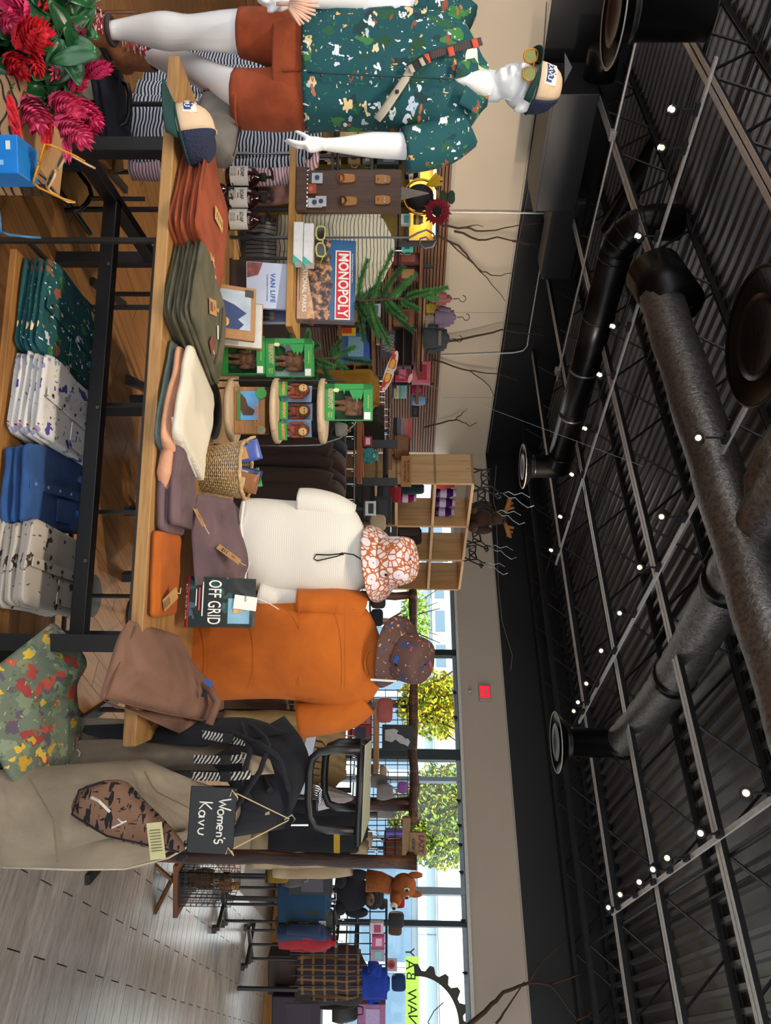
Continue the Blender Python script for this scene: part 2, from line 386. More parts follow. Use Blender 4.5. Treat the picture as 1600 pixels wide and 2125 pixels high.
# ================================================================ ducts, track lights and what hangs under the roof
DUCT = NT('black_duct'); DUCT.col('1d1c1d').set(.32, .75); _n = DUCT.noise(DUCT.co(scale=(1, 6, 1)), 8, 3); DUCT.bump(_n, .2, .01); DUCT = DUCT.m
FOIL = NT('foil_duct'); FOIL.col('8f8c8a').set(.38, .8); _c = FOIL.co(); _n = FOIL.noise(_c, 34, 3, .6, .6); FOIL.bump(_n, .5, .012); FOIL.col(FOIL.ramp(_n, [(.3, '5a5654'), (.6, '827e7b')])); FOIL = FOIL.m
DUCTW = plain('b7b2aa', .5, .2, name='pale_duct_rim')
def tfor(u, v, z): return (z-EYE)/(PT(u, v, 1)[1]-EYE)
def sfor(u, v, z): return (z-EYE)/(PS(u, v, 1)[1]-EYE)
def diffuser(parent, c, r, rn, h, m=DUCT, rim=DUCTW):
    M = T(c)
    MB().lathe([(rn, h), (rn, .10), (rn*1.05, .09), (rn, .08), (rn, .0)], 28, M, False).build('neck', m, parent, True)
    MB().lathe([(rn, .03), (rn*1.3, .02), (r*.8, -.02), (r*.97, -.05), (r, -.055), (r, -.045), (r*.9, -.02), (rn*1.3, .035)], 36, M, False).build('outer_cone', m, parent, True)
    MB().lathe([(r*1.0, -.05), (r*1.02, -.056), (r, -.062), (r*.96, -.056)], 36, M, False).build('rim', rim, parent, True)
    MB().lathe([(.001, -.03), (r*.25, -.035), (r*.5, -.05), (r*.62, -.06), (r*.62, -.055), (r*.4, -.02), (.001, .0)], 32, M, False).build('inner_cone', m, parent, True)
# round duct over the back of the shop
tA = tfor(970, 1158, 3.70); sA1 = PT(970, 1158, tA)[0]; sA0 = PT(500, 1290, tA)[0]
d = thing('round_duct', 'long round black duct running over the back of the shop with seam rings', 'duct', RM(0, tA, 3.70), ROOMROT)
MB().tube([(sA0+.1, 0, 0), (sA1, 0, 0)], .165, 24).build('pipe', DUCT, d, True)
pe = [(sA0+.1, 0, 0)] + [(sA0+.1-.3*math.sin(a), 0, .3-.3*math.cos(a)) for a in (.3, .6, .9, 1.2, 1.5)] + [(sA0-.2, 0, .53)]
MB().tube(pe, .168, 20).build('elbow', DUCT, d, True)
for k in range(5):
    s = sA0+.15+(sA1-sA0)*k/4.6
    MB().tube([(s, 0, 0), (s+.025, 0, 0)], .174, 24).build('seam_ring', STEEL if k in (2, 3) else DUCT, d, True)
for k in range(4):
    a = .3+.3*k; MB().tube([(sA0+.1-.3*math.sin(a), 0, .3-.3*math.cos(a)), (sA0+.1-.3*math.sin(a+.04), 0, .3-.3*math.cos(a+.04))], .176, 20).build('elbow_seam', DUCT, d, True)
diffuser(d, (sA1-.02, 0, -.42), .3, .155, .42)
# duct with white diffuser, fed by foil duct
tB = tfor(1540, 1165, 3.30); sB = PT(1540, 1165, tB)[0]
d = thing('ceiling_diffuser', 'black drop duct with white rimmed round diffuser, fed by silver flexible duct', 'duct', RM(sB, tB, 3.30), ROOMROT)
diffuser(d, (0, 0, 0), .31, .15, .62)
pts = []
for k in range(41):
    f = k/40; pts.append((-.02-f*4.6, -.02*math.sin(f*6), .62+.05*math.sin(f*5)-.12*f*(1-f)*0))
MB().tube(pts, [.165+.012*(k % 2) for k in range(41)], 20).build('flexible_duct', FOIL, d, True)
for k in (0, 14, 27): MB().tube([pts[k], pts[k+1]], .185, 20).build('clamp_band', DUCT, d, True)
# foil wrapped main duct beside a joist
sC = sfor(1000, 1495, 3.78)
t0 = PS(600, 1340, sC)[0]; t1 = PS(1560, 1690, sC)[0]
d = thing('main_duct', 'big foil wrapped main duct hung beside a joist, rust brown to silver', 'duct', RM(sC, t0, 3.78), ROOMROT)
n = 30; pts = [(0, (t1-t0)*k/n, .006*math.sin(k)) for k in range(n+1)]
MB().tube(pts, [.175+.006*noise.noise(Vector((k*.7, 0, 0))) for k in range(n+1)], 22).build('wrapped_pipe', FOIL, d, True)
MB().tube([(0, .25, 0), (0, -.25, .1)], .24, 20).build('collar', DUCT, d, True)
MB().box((-.0, .9, .22), (.5, .04, .02)).build('hanger_strap', BLACK, d); MB().box((-.0, -2.2+t1-t0, .22), (.5, .04, .02)).build('hanger_strap', BLACK, d)
# big dish diffuser close above, and the one over the mannequin
p = P(700, 1592, 3.9); d = thing('dish_diffuser', 'wide black dish diffuser close overhead at the picture top', 'duct', p)
diffuser(d, (0, 0, 0), .36, .15, .6, DUCT, DUCT)
p = P(25, 1290, 5.4); d = thing('corner_diffuser', 'black round diffuser over the mannequin, pale rim', 'duct', p)
diffuser(d, (0, 0, 0), .36, .19, .62)
p = P(930, 1600, 4.6); d = thing('short_flexible_duct', 'short length of silver flexible duct beside the dish diffuser', 'duct', p)
MB().tube([(-.1, 0, .12), (.2, .05, .0), (.45, .1, .02), (.7, .15, .3)], [.13, .135, .13, .12], 18).build('pipe', FOIL, d, True)
# air handler and duct behind the cap
p = P(290, 1165, 9.0); d = thing('air_handler', 'dark box air handler under the roof behind the mannequin cap', 'air unit', p, ROOMROT)
MB().box((0, 0, 0), (1.4, .8, .5)).build('case', plain('17171b', .4), d, bevel=.01)
MB().box((.0, 0, -.26), (1.42, .82, .03)).build('base_rail', BLACK, d)
MB().box((1.3, .1, .25), (1.2, .5, .45)).build('side_case', plain('1c1c20', .4), d, bevel=.05)
MB().tube([(-1.0, 0, .3), (-.7, 0, .3)], .18, 16).build('inlet', DUCT, d, True)
p = P(250, 1400, 8.0); d = tag(place(MB().tube([(-1.6, 0, .5), (1.3, 0, -.4)], .14, 18).build('far_duct', DUCT, smooth=True), p, ROOMROT), 'dim round duct under the dark roof above the mannequin', 'duct')
o = MB().prism([(-.1, 0), (.1, 0), (0, .05)], 0, .02).build('hanging_bracket', plain('565250', .5)); tag(place(o, P(140, 1172, 5.0)), 'small grey sheet metal bracket above the mannequin cap', 'bracket')
# tracks and spot heads ------------------------------------------------
HOT = glow('ffdca0', 4); HOTW = glow('f4ffe9', 4)
tracks = [
 ('first', [(1645, 1548), (1730, 1453), (1780, 1384), (1805, 1354), (1830, 1326), (1857, 1286), (1883, 1262)], (3, 6)),
 ('second', [(908, 1449), (1073, 1372), (1177, 1327), (1273, 1285), (1350, 1247), (1419, 1216), (1457, 1199), (1476, 1190)], (6,)),
 ('third', [(227, 1395), (307, 1373), (490, 1325), (678, 1272), (778, 1245), (890, 1214), (985, 1187), (1073, 1163), (1142, 1144)], ())]
ordn = ['nearest', 'second', 'third', 'fourth', 'fifth', 'sixth', 'seventh', 'eighth', 'ninth']
where = {'first': 'track over the window aisle', 'second': 'middle track crossing the joists', 'third': 'track beside the round duct'}
SPOTS = []
for nm, pts, cool in tracks:
    u0, v0 = pts[len(pts)//2]; tt = tfor(u0, v0, 3.60); ss = [PT(u, v, tt)[0] for u, v in pts]
    zz = [PT(u, v, tt)[1] for u, v in pts]
    o = MB().box((0, 0, 0), (max(ss)-min(ss)+.7, .035, .02)).build('light_track', STEELW)
    tag(place(o, RM((max(ss)+min(ss))/2, tt, 3.76), ROOMROT), 'thin lighting rail, the %s' % where[nm], 'track')
    for i, s in enumerate(ss):
        h = thing('track_spotlight', '%s black spotlight along the %s' % (ordn[i], where[nm]), 'spotlight', RM(s, tt, zz[i]), ROOMROT, 'spotlights on the lighting tracks')
        aim = RZ(math.atan2(tt, s)+(.25 if i % 2 else -.2)) @ RY(math.radians(58 if i % 2 else 66))
        MB().lathe([(.022, .012), (.032, 0), (.036, .005), (.036, .11), (.025, .125), (.001, .126)], 16, aim, False).build('lamp_can', BLKMAT, h, True)
        MB().lathe([(.001, .014), (.017, .014), (.019, .01)], 16, aim).build('lens', HOTW if i in cool else HOT, h, True)
        MB().tube([(0, 0, .05), (.0, .0, 3.74-zz[i])], .008, 6).box((0, 0, 3.735-zz[i]), (.09, .04, .03)).build('stem', BLKMAT, h)
        SPOTS.append((RM(s, tt, zz[i]-.03), nm, i))
def spot(loc, to, w, size=1.1, blend=.6, col=(1, .86, .68), rad=.05):
    l = bpy.data.lights.new('spot', 'SPOT'); l.energy = w; l.spot_size = size; l.spot_blend = blend; l.color = col; l.shadow_soft_size = rad
    o = bpy.data.objects.new('spot_light', l); C.objects.link(o); o.location = loc
    o.rotation_euler = (Vector(to)-Vector(loc)).to_track_quat('-Z', 'Y').to_euler(); return o
# track spots added out of view overhead to brighten the front tables and mannequin
ft = thing('added_front_track', 'added unseen lighting rail over the front tables', 'track', (-.2, 1.15, 3.76), TROT0 := -.13); MB().box((0, 0, 0), (4.6, .035, .02)).build('rail', STEELW, ft)
for i, (x, to, w_) in enumerate(((-2.1, (-1.75, 2.8, 1.3), 95), (-1.3, (-1.2, 2.7, .8), 70), (-.5, (-.7, 3.0, .9), 80), (.1, (-.1, 2.9, .9), 75), (.7, (.45, 2.8, 1.0), 75), (1.5, (1.0, 2.2, .8), 55), (-1.7, (-1.4, 2.0, .5), 45))):
    q = Vector((x, 1.15-.13*x-.026 if i < 6 else .7, 3.6)); h = thing('track_spotlight', '%s added black spotlight on the unseen rail over the front tables' % ordn[i], 'spotlight', q, 0, 'spotlights on the lighting tracks')
    aim = (Vector(to)-q).to_track_quat('-Z', 'Y').to_matrix().to_4x4()
    MB().lathe([(.032, 0), (.036, .005), (.036, .11), (.025, .125), (.001, .126)], 16, aim).build('lamp_can', BLKMAT, h, True); MB().lathe([(.001, .004), (.029, .004), (.031, .0)], 16, aim).build('lens', HOT, h, True); MB().tube([(0, 0, .05), (0, 0, .15)], .008, 6).build('stem', BLKMAT, h)
    spot(q+aim.to_3x3() @ Vector((0, 0, -.02)), to, w_*.5, 1.15, .8)
for (pos, nm, i) in SPOTS:
    if nm == 'third': spot(pos, pos+RM(.2*(i % 3-1), 2.4, -1.0-.25*(i % 2)), 72, 1.25, .9)
    if nm == 'second' and i in (0, 2, 4, 6): spot(pos, pos+Vector((-.4, -.8, -2)), 70, 1.3, .8)
    if nm == 'first' and i in (1, 3, 5): spot(pos, pos+Vector((.2, .5, -2)), 45, 1.3, .8)
# conduits ---------------------------------------------------------------
tq = tfor(0, 1340, 3.78); s0, s1 = PT(-60, 1352, tq)[0], PT(790, 1158, tq)[0]
o = thing('ceiling_conduit', 'thin pale conduit with junction boxes running under the dark roof', 'conduit', RM(0, tq, 3.78), ROOMROT)
MB().tube([(s0, 0, 0), (s1, 0, 0)], .013, 6).build('pipe', STEELW, o)
for u, v in ((280, 1268), (770, 1162)): MB().box((PT(u, v, tq)[0], 0, -.02), (.1, .08, .07)).build('junction_box', plain('a8a6a2', .4, .4), o, bevel=.008)
def wallpath(pts, off=.04): return [RM(PT(u, v, TL-off)[0], TL-off, PT(u, v, TL-off)[1]) for u, v in pts]
o = thing('wall_conduit', 'pale conduit climbing the beige back wall and turning along the black band', 'conduit')
MB().tube(wallpath([(738, 915), (735, 1000), (732, 1065), (728, 1085), (718, 1094), (690, 1098), (560, 1120), (443, 1140), (372, 1152)]), .012, 6).build('pipe', STEELW, o)
MB().tube(wallpath([(440, 935), (441, 1040), (443, 1135)]), .012, 6).build('drop_pipe', STEELW, o)
q = wallpath([(443, 1140)])[0]; MB().box((0, 0, 0), (.14, .08, .14), T(q) @ RZ(ROOMROT)).build('junction_box', plain('a8a6a2', .5), o)
o = MB().tube([(PS(u, v, SW-.03) and RM(SW-.03, *PS(u, v, SW-.03))) for u, v in ((965, 1030), (1040, 1024), (1060, 1030), (1140, 1032), (1215, 1034), (1290, 1042), (1360, 1063), (1390, 1060))], .006, 5).build('hanging_wire', plain('8c8378', .5)); tag(o, 'thin pale string light wire along the window wall top', 'wire')
o = MB().tube(wallpath([(5, 1135), (110, 1128), (180, 1126), (260, 1112), (400, 1095), (520, 1072), (650, 1055), (820, 1030), (940, 1012)], .03), .006, 5).build('hanging_wire', plain('6c655c', .5)); tag(o, 'thin wire drooping along the back wall top', 'wire')
# bare branches on the walls ------------------------------------------------
BARK = plain('4a3527', .9, var=.3, scale=60, name='bark')
def branch(label, mains, fn, r0=.018):
    o = thing('bare_branch', label, 'branch', group='bare branches pinned to the walls')
    for k, pts in enumerate(mains):
        q = fn(pts)
        q2 = []
        for a, b in zip(q, q[1:]):
            for f in (0, .33, .66): q2.append(a.lerp(b, f) + Vector([random.uniform(-.012, .012) for _ in range(3)]))
        q2.append(q[-1]); rr = r0 if k == 0 else r0*.6
        MB().tube(q2, [rr*(1-.75*i/len(q2)) for i in range(len(q2))], 6).build('stem' if k == 0 else 'twig', BARK, o, True)
random.seed(4)
wp = lambda p: wallpath(p, .16)
branch('bare branch reaching up beside the red flower on the back wall', [[(470, 917), (473, 966), (479, 996), (477, 1031), (466, 1075), (462, 1145)], [(474, 966), (466, 985), (470, 1003)]], wp)
branch('longest bare branch, crossing from beige wall into the black band', [[(479, 944), (499, 994), (492, 1031), (501, 1075), (514, 1141), (521, 1202)], [(510, 1110), (540, 1145), (575, 1171)], [(500, 1065), (510, 1100)]], wp)
branch('forked bare branch hanging right of the wire scroll', [[(488, 905), (510, 952), (536, 974), (562, 1000), (573, 1031), (567, 1062)], [(500, 930), (550, 985), (590, 1022), (625, 1048)]], wp)
branch('thick bare twig above the grey sweatshirt', [[(709, 930), (698, 987), (685, 1040), (691, 1088), (696, 1127)]], wp, .024)
branch('drooping bare branch between the conduit and pine shelf', [[(746, 900), (766, 961), (772, 996), (779, 1044), (790, 1075)], [(768, 974), (800, 1014), (825, 1027)]], wp)
branch('small bare fork next to the pine shelf', [[(886, 880), (873, 931), (871, 952), (884, 974), (877, 990)], [(871, 945), (855, 962), (846, 970)]], wp)
sp = lambda p: [RM(SW-.35, *PS(u, v, SW-.35)) for u, v in p]
branch('dark branch sweeping over the window band at lower corner', [[(2130, 972), (2085, 1020), (2059, 1044), (2038, 1097), (2042, 1141), (2116, 1198)], [(2125, 1031), (2090, 1053), (2037, 1088)], [(2037, 1097), (1990, 1130), (1945, 1180)], [(2042, 1141), (2018, 1215)]], sp, .03)
branch('pale twig end on the black band above the window corner', [[(2120, 1195), (2080, 1255)], [(2105, 1215), (2118, 1235)]], sp, .014)
# small signs on the window band ------------------------------------------------
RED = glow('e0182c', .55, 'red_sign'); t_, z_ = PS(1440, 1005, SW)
o = thing('alarm_sign', 'small red notice in a beige case on the window band', 'sign', RM(SW-.03, t_, z_), ROOMROT)
MB().box((0, 0, 0), (.06, .26, .19)).build('case', plain('b5a794', .6), o, bevel=.012)
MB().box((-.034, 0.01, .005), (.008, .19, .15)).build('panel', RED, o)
for k, zz in enumerate((.035, -.005, -.04)): MB().box((-.039, .01, zz), (.004, .12 if k == 0 else .15, .022 if k == 0 else .009)).build('print_line', plain('ff9aa0', .6), o)
o = MB().lathe([(.03, 0), (.03, .05), (.018, .07), (.001, .07)], 14, RY(-PI/2)).build('door_sensor', plain('c9bfae', .5), smooth=True); tag(place(o, RM(SW-.01, *PS(1437, 975, SW)), ROOMROT), 'small round sensor by the red notice on the window band', 'sensor')
# ================================================================ outside the windows
st = struct(room(MB().box((30, 0, -.2), (37, 70, .3)).build('street', plain('8f9498', .8))), 'pale street outside the windows')
bz = PS(2000, 868, 27)[1]; bz2 = PS(2000, 907, 27)[1]
bl = thing('shop_building', 'low pale blue shop across the street with dark storefront glass', 'building', RM(27, 0, 0), ROOMROT)
MB().box((.6, 2, bz2/2), (1, 30, bz2)).build('wall', plain('b4c6d4', .7), bl)
MB().box((0.02, 2, (bz+bz2)/2), (.3, 30.2, bz2-bz)).build('fascia', plain('b8cddd', .7), bl)
MB().box((-.1, 2, bz2+.1), (.6, 30.4, .12)).build('green_coping', plain('9cc9b2', .6), bl)
GLS = plain('5d7890', .15, name='dark_glass')
for k in range(9):
    tt = -11+k*3.0
    w_ = MB().box((.08, tt, bz*.48), (.1, 2.7, bz*.86)).build('storefront_pane', GLS, bl); MB().box((0.02, tt+1.42, bz*.48), (.16, .12, bz*.95)).build('post', plain('aab7c0', .5), w_)
for k in range(8): MB().box((-.14, -11+k*3.6, (bz+bz2)/2), (.01, .03, bz2-bz)).build('fascia_joint', plain('6f8899', .7), bl)
bl = thing('far_office', 'tall pale grey office block beyond the left window panes', 'building', RM(40, 24, -.05), ROOMROT)
MB().box((2, 0, 5.4), (4, 12, 10.8)).build('wall', plain('9fb0bd', .7), bl)
for k in range(5):
    for j in range(4): MB().box((-.02, -4.6+k*2.3, 1.6+j*2.1), (.1, 1.4, 1.3)).build('window_pane', plain('5d7488', .3), bl)
def tree(label, u, v, s, ru, rv, cols, n, seed):
    random.seed(seed); t0, z0 = PS(u, v, s); k = s/FPX*1.25
    o = thing('street_tree', label, 'tree', RM(s, t0, 0), ROOMROT)
    MB().tube([(0, 0, -.05), (.05, .03, z0*.5), (0, -.05, z0+.3)], [.14, .11, .05], 8).build('trunk', BARK, o, True)
    for ci, c in enumerate(cols):
        b = MB()
        for i in range(n//len(cols)):
            th = random.uniform(0, 2*PI); q = random.random()**.45; ph = math.acos(random.uniform(-1, 1))
            p = Vector((q*math.sin(ph)*math.cos(th)*ru*k*.7, q*math.sin(ph)*math.sin(th)*ru*k, z0+q*math.cos(ph)*rv*k))
            a = random.uniform(.04, .085); M = T(p) @ Matrix.Rotation(random.uniform(0, 6.28), 4, Vector((random.random()-.5, random.random()-.5, random.random()-.5)).normalized())
            b.add([(-a, 0, 0), (0, -a*.5, .02), (a, 0, 0), (0, a*.5, .02)], [(0, 1, 2, 3)], M)
        lf = b.build('foliage', c, o); lf['kind'] = 'stuff'
    for i in range(6):
        a = i*1.05; MB().tube([(0, 0, z0*.6), (.4*math.cos(a), .5*math.sin(a), z0), (.8*math.cos(a), 1.0*math.sin(a), z0+.7)], [.04, .03, .01], 5).build('bough', BARK, o)
LG1 = plain('b9b01c', .6, var=.2); LG2 = plain('8fae30', .6, var=.2); LG3 = plain('6d9a3c', .6, var=.2); LG4 = plain('d9c21a', .6, var=.2)
for m_ in (LG1, LG2, LG3, LG4): m_.node_tree.nodes['Principled BSDF'].inputs['Subsurface Weight'].default_value = 0
tree('yellow autumn tree outside the pane above the black picture', 1462, 905, 16, 62, 70, [LG4, LG1, LG2], 3600, 1)
tree('yellow green tree outside the wide pane behind the wooden sign', 1690, 925, 15, 82, 95, [LG1, LG2, LG3], 6000, 2)
tree('young pale green tree outside the farthest panes', 1290, 860, 19, 75, 30, [LG3, LG2], 1500, 3)
# lettering and saw blade stuck on the glass ------------------------------------------------
def wpos(u, v): return PS(u, v, SW+.06)
dc = thing('window_decal', 'saw blade and lettering decal on the window glass', 'decal', RM(SW+.06, 0, 0), ROOMROT)
t0, z0 = wpos(1985, 850); t1, z1 = wpos(2240, 862)
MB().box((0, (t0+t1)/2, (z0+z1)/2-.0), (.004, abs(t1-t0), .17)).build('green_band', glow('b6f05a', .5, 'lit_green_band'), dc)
GREYD = plain('4d4a40', .7)
for ch, u in (('Y', 1976), ('A', 2002), ('B', 2026), ('W', 2069), ('A', 2095), ('N', 2118)):
    tt, zz = wpos(u, 850+ (u-1985)*.045)
    text(ch, .17, GREYD, dc, T(-.008, tt, zz) @ RZ(-PI/2) @ RX(PI/2), sx=-1, depth=.001)
cu_, cv_ = 2125, 868
tc_, zc_ = wpos(cu_, cv_); rr = abs(wpos(2013, 868)[0]-tc_)
poly = []; n = 40
for i in range(n+1):
    a = math.radians(-5+ i*190/n); r2 = rr*(1.12 if i % 4 < 2 else .99)
    poly.append((r2*math.cos(a), r2*math.sin(a)))
poly += [(rr*.88*math.cos(math.radians(185-i*190/n)), rr*.88*math.sin(math.radians(185-i*190/n))) for i in range(n+1)]
b = MB()
for i in range(n):
    q = [poly[i], poly[i+1], poly[2*n+1-i-1], poly[2*n+1-i]]; b.prism(q, -.002, .002)
b.build('saw_blade_arc', GREYD, dc); dc.children[-1].matrix_local = T(-.004, tc_, zc_) @ RZ(PI/2)
b = MB()
for a0 in (0, 1):
    b.tube([(-.005, tc_+.02, zc_+.12), (-.005, tc_-.06+.2*a0, zc_+.2), (-.005, tc_-.12+.35*a0, zc_+.32)], .006, 5)
b.build('antler_drawing', GREYD, dc)
t0, z0 = wpos(2002, 812); MB().box((0, t0, z0), (.004, .15, .15)).build('sticker', plain('f1e3e3', .6), dc); MB().lathe([(.05, 0), (.05, .006), (.03, .006), (.03, 0)], 18, T(-.002, t0, z0) @ RY(-PI/2)).build('sticker_ring', plain('e0686a', .6), dc)
# ================================================================ garment helpers
def interp(rows, m):
    out = []; L = len(rows)-1
    for i in range(m+1):
        x = i/m*L; k = min(int(x), L-1); f = x-k
        p0, p1, p2, p3 = rows[max(k-1, 0)], rows[k], rows[k+1], rows[min(k+2, L)]
        out.append([.5*((2*b)+(-a+c)*f+(2*a-5*b+4*c-d)*f*f+(-a+3*b-3*c+d)*f**3) for a, b, c, d in zip(p0, p1, p2, p3)])
    return out
def sup(n, e):
    r = []
    for k in range(n):
        a = 2*PI*k/n; c, s = math.cos(a), math.sin(a)
        r.append((math.copysign(abs(c)**e, c), math.copysign(abs(s)**e, s)))
    return r
def loftz(b, rows, n=28, m=18, amp=.006, f=9, seed=0, e=.8, M=None, cap=True):
    """rows (cx, cy, z, half width, half thickness)"""
    R = []; sc_ = sup(n, e)
    for i, (cx, cy, z, hw, ht) in enumerate(interp(rows, m)):
        ring = []
        for c, s in sc_:
            p = Vector((cx+c*hw, cy+s*ht, z)); k = 1+wav(p, amp, f, seed)/max(ht, .02)
            ring.append((cx+c*hw*(1+.25*(k-1)), cy+s*ht*k, z+wav(p, amp*.5, f, seed+5)))
        R.append(ring)
    b.rings(R, cap=cap, M=M); return b
def limb(b, rows, n=16, m=12, amp=0, f=9, seed=0, M=None):
    """rows (x, y, z, ra, rb): rings across the path"""
    rows = interp(rows, m); R = []; pr = None
    for i, r in enumerate(rows):
        p = Vector(r[:3]); d = Vector(rows[min(i+1, m)][:3])-Vector(rows[max(i-1, 0)][:3]); d.normalize()
        x = Vector((1, 0, 0)); x = (x-d*x.dot(d)); x = x.normalized() if x.length > .2 else d.orthogonal().normalized()
        y = d.cross(x)
        R.append([p + x*math.cos(2*PI*k/n)*r[3]*(1+wav(p+Vector((k, 0, 0)), amp, f, seed)) + y*math.sin(2*PI*k/n)*r[4]*(1+wav(p+Vector((0, k, 0)), amp, f, seed)) for k in range(n)])
    b.rings(R, M=M); return b
def resample(pts, n):
    pts = [Vector(p) for p in pts]; L = [0]
    for a, c in zip(pts, pts[1:]): L.append(L[-1]+(c-a).length)
    out = []
    for i in range(n+1):
        x = L[-1]*i/n; k = 0
        while k < len(L)-2 and L[k+1] < x: k += 1
        f = (x-L[k])/max(L[k+1]-L[k], 1e-9); out.append(pts[k].lerp(pts[k+1], min(max(f, 0), 1)))
    return out
def ruled(bot, top, th=.02, bulge=.02, nu=22, nv=16, amp=.008, f=9, seed=0, fold=0, toward=None):
    """cloth between two edge curves, puffed toward the viewer, with real thickness"""
    sm = lambda l: [Vector(q) for q in interp([tuple(p) for p in l], 8*(len(l)-1))] if len(l) > 2 else l
    A, B = resample(sm(bot), nu), resample(sm(top), nu); F = []; K = []
    for j in range(nv+1):
        v = j/nv
        for i in range(nu+1):
            u = i/nu; p = A[i].lerp(B[i], v)
            n_ = toward or (Vector((0, 0, EYE))-p).normalized()
            e = (1-(2*u-1)**6)*(1-(2*v-1)**6)
            q = bulge*(max(0, math.sin(PI*u)*math.sin(PI*v))**.5) + wav(p, amp, f, seed)*e + fold*math.sin(u*9+seed)*e*.5
            F.append(p+n_*q); K.append(p-n_*(th*e*.9+.002))
    vs = F+K; W = nu+1; o = len(F); fs = []
    for j in range(nv):
        for i in range(nu):
            a = j*W+i; fs += [(a, a+1, a+W+1, a+W), (o+a, o+a+W, o+a+W+1, o+a+1)]
    rim = [i for i in range(nu)] + [nu+j*W for j in range(nv)] + [nv*W+nu-i for i in range(nu)] + [(nv-j)*W for j in range(nv)]
    for a, c in zip(rim, rim[1:]+rim[:1]): fs.append((a, o+a, o+c, c))
    return MB().add(vs, fs)
def pts(l): return [P(*q) for q in l]
def folded(w, d, h, seed=0, lobes=2, amp=.006, nx=24, n=32):
    """a folded garment: rounded slab, rolled front edge with visible layers"""
    R = []; lobes = max(lobes, round(h/.0095))
    for i in range(nx+1):
        x = (i/nx-.5); k = 1-abs(2*x)**24*.12; ring = []
        for j in range(n):
            a = 2*PI*j/n; c, s = math.cos(a), math.sin(a)
            y = math.copysign(abs(c)**.28, c)*d/2; z = math.copysign(abs(s)**.5, s)*h/2
            if c < -.3: y += .016*(abs(math.sin(lobes*PI*(z/h+.5)))-.5)*min(1, h/.02)
            z += .22*h*noise.noise(Vector((x*w*9, seed*3.7, y*4)))
            p = Vector((x*w, y, z)); top = max(0, s)
            z += wav(p, amp, 8, seed)*(.3+top) + wav(p, amp*.6, 19, seed+3)*top
            y += wav(p, amp*1.4, 6, seed+7); xx = x*w + wav(p, amp*1.2, 7, seed+11)
            ring.append((xx*(1 if abs(x) < .5 else 1), y*k, z*k+h/2))
        R.append(ring)
    return MB().rings(R)
# ================================================================ main table
ZTAB = .80
TA, TBc = PZ(115, 372, ZTAB), PZ(1550, 280, ZTAB); _d = TBc-TA; TROT = math.atan2(_d.y, _d.x); TLEN = _d.length; TDEP = 1.15
def TW(x, y, z=ZTAB):      # a point in the table's own frame (x along the front edge, y away from the viewer)
    return Vector((TA.x+x*math.cos(TROT)-y*math.sin(TROT), TA.y+x*math.sin(TROT)+y*math.cos(TROT), z))
def TP(u, v, z=ZTAB):      # pixel to table frame
    p = PZ(u, v, z)-TA; return (p.x*math.cos(TROT)+p.y*math.sin(TROT), -p.x*math.sin(TROT)+p.y*math.cos(TROT))
TOPW = wood('b58a55', '8a6438', 'x', .9, .6, 'rough_oak', knots=True)
tb = thing('display_table', 'long oak plank display table on a black steel frame', 'table', (TA.x, TA.y, 0), TROT)
for k in range(4):
    w_ = TDEP/4; MB().box((TLEN/2, (k+.5)*w_, ZTAB-.02), (TLEN, w_-.002, .04)).build('top_plank', TOPW, tb, bevel=.003)
yl0, yl1 = .06, .86
xl0 = TP(300, 345, ZTAB-.04)[0]; xl1 = TP(1336, 270, ZTAB-.04)[0]
for x in (xl0, xl1):
    for y in (yl0, yl1): MB().box((x, y, (ZTAB-.05)/2), (.055, .055, ZTAB-.05)).build('leg', BLACK, tb, bevel=.003)
    zs = .44
    MB().box((x, (yl0+yl1)/2, zs), (.045, yl1-yl0, .055)).build('side_rail', BLACK, tb, bevel=.003)
    MB().box((x, (yl0+yl1)/2, ZTAB-.062), (.045, yl1-yl0, .04)).build('top_rail', BLACK, tb, bevel=.003)
MB().box(((xl0+xl1)/2, (yl0+yl1)/2-.08, .44), (xl1-xl0, .05, .055)).build('stretcher', BLACK, tb, bevel=.003)
for k in range(3): MB().box((xl0+(xl1-xl0)*(k+.5)/3, (yl0+yl1)/2-.108, .455), (.012, .006, .012)).build('bolt', STEEL, tb)
# slim hanging frame with lower shelf
ZSH = .27
xs0 = TP(484, 320, ZTAB-.04)[0]; xs1 = xl1+.02
fr = thing('under_table_shelf', 'slim dark steel frame carrying the lower wooden shelf under the table', 'shelf', (TA.x, TA.y, 0), TROT)
GSTL = plain('3c3a38', .45, .6, name='dark_rod')
for x, y in ((xs0, .03), (xs0, .56), (xs0+.42, .56), (xs0+.86, .56), (xs1-.05, .56)):
    MB().box((x, y, (ZTAB-.04)/2+.02), (.016, .016, ZTAB-.08)).build('post', GSTL, fr)
for y in (.03, .56):
    MB().box(((xs0+xs1)/2, y, ZTAB-.048), (xs1-xs0, .014, .014)).build('top_bar', GSTL, fr)
    MB().box(((xs0+xs1)/2, y, ZSH+.03), (xs1-xs0, .014, .014)).build('shelf_bar', GSTL, fr) if y > .1 else None
MB().box((xs0, .3, ZSH+.035), (.014, .55, .014)).build('side_bar', GSTL, fr)
MB().box(((xs0+xs1)/2+.03, .29, ZSH-.012), (xs1-xs0, .52, .024)).build('board', wood('a8763f', '7b5228', 'x', .9, .5), fr, bevel=.003)
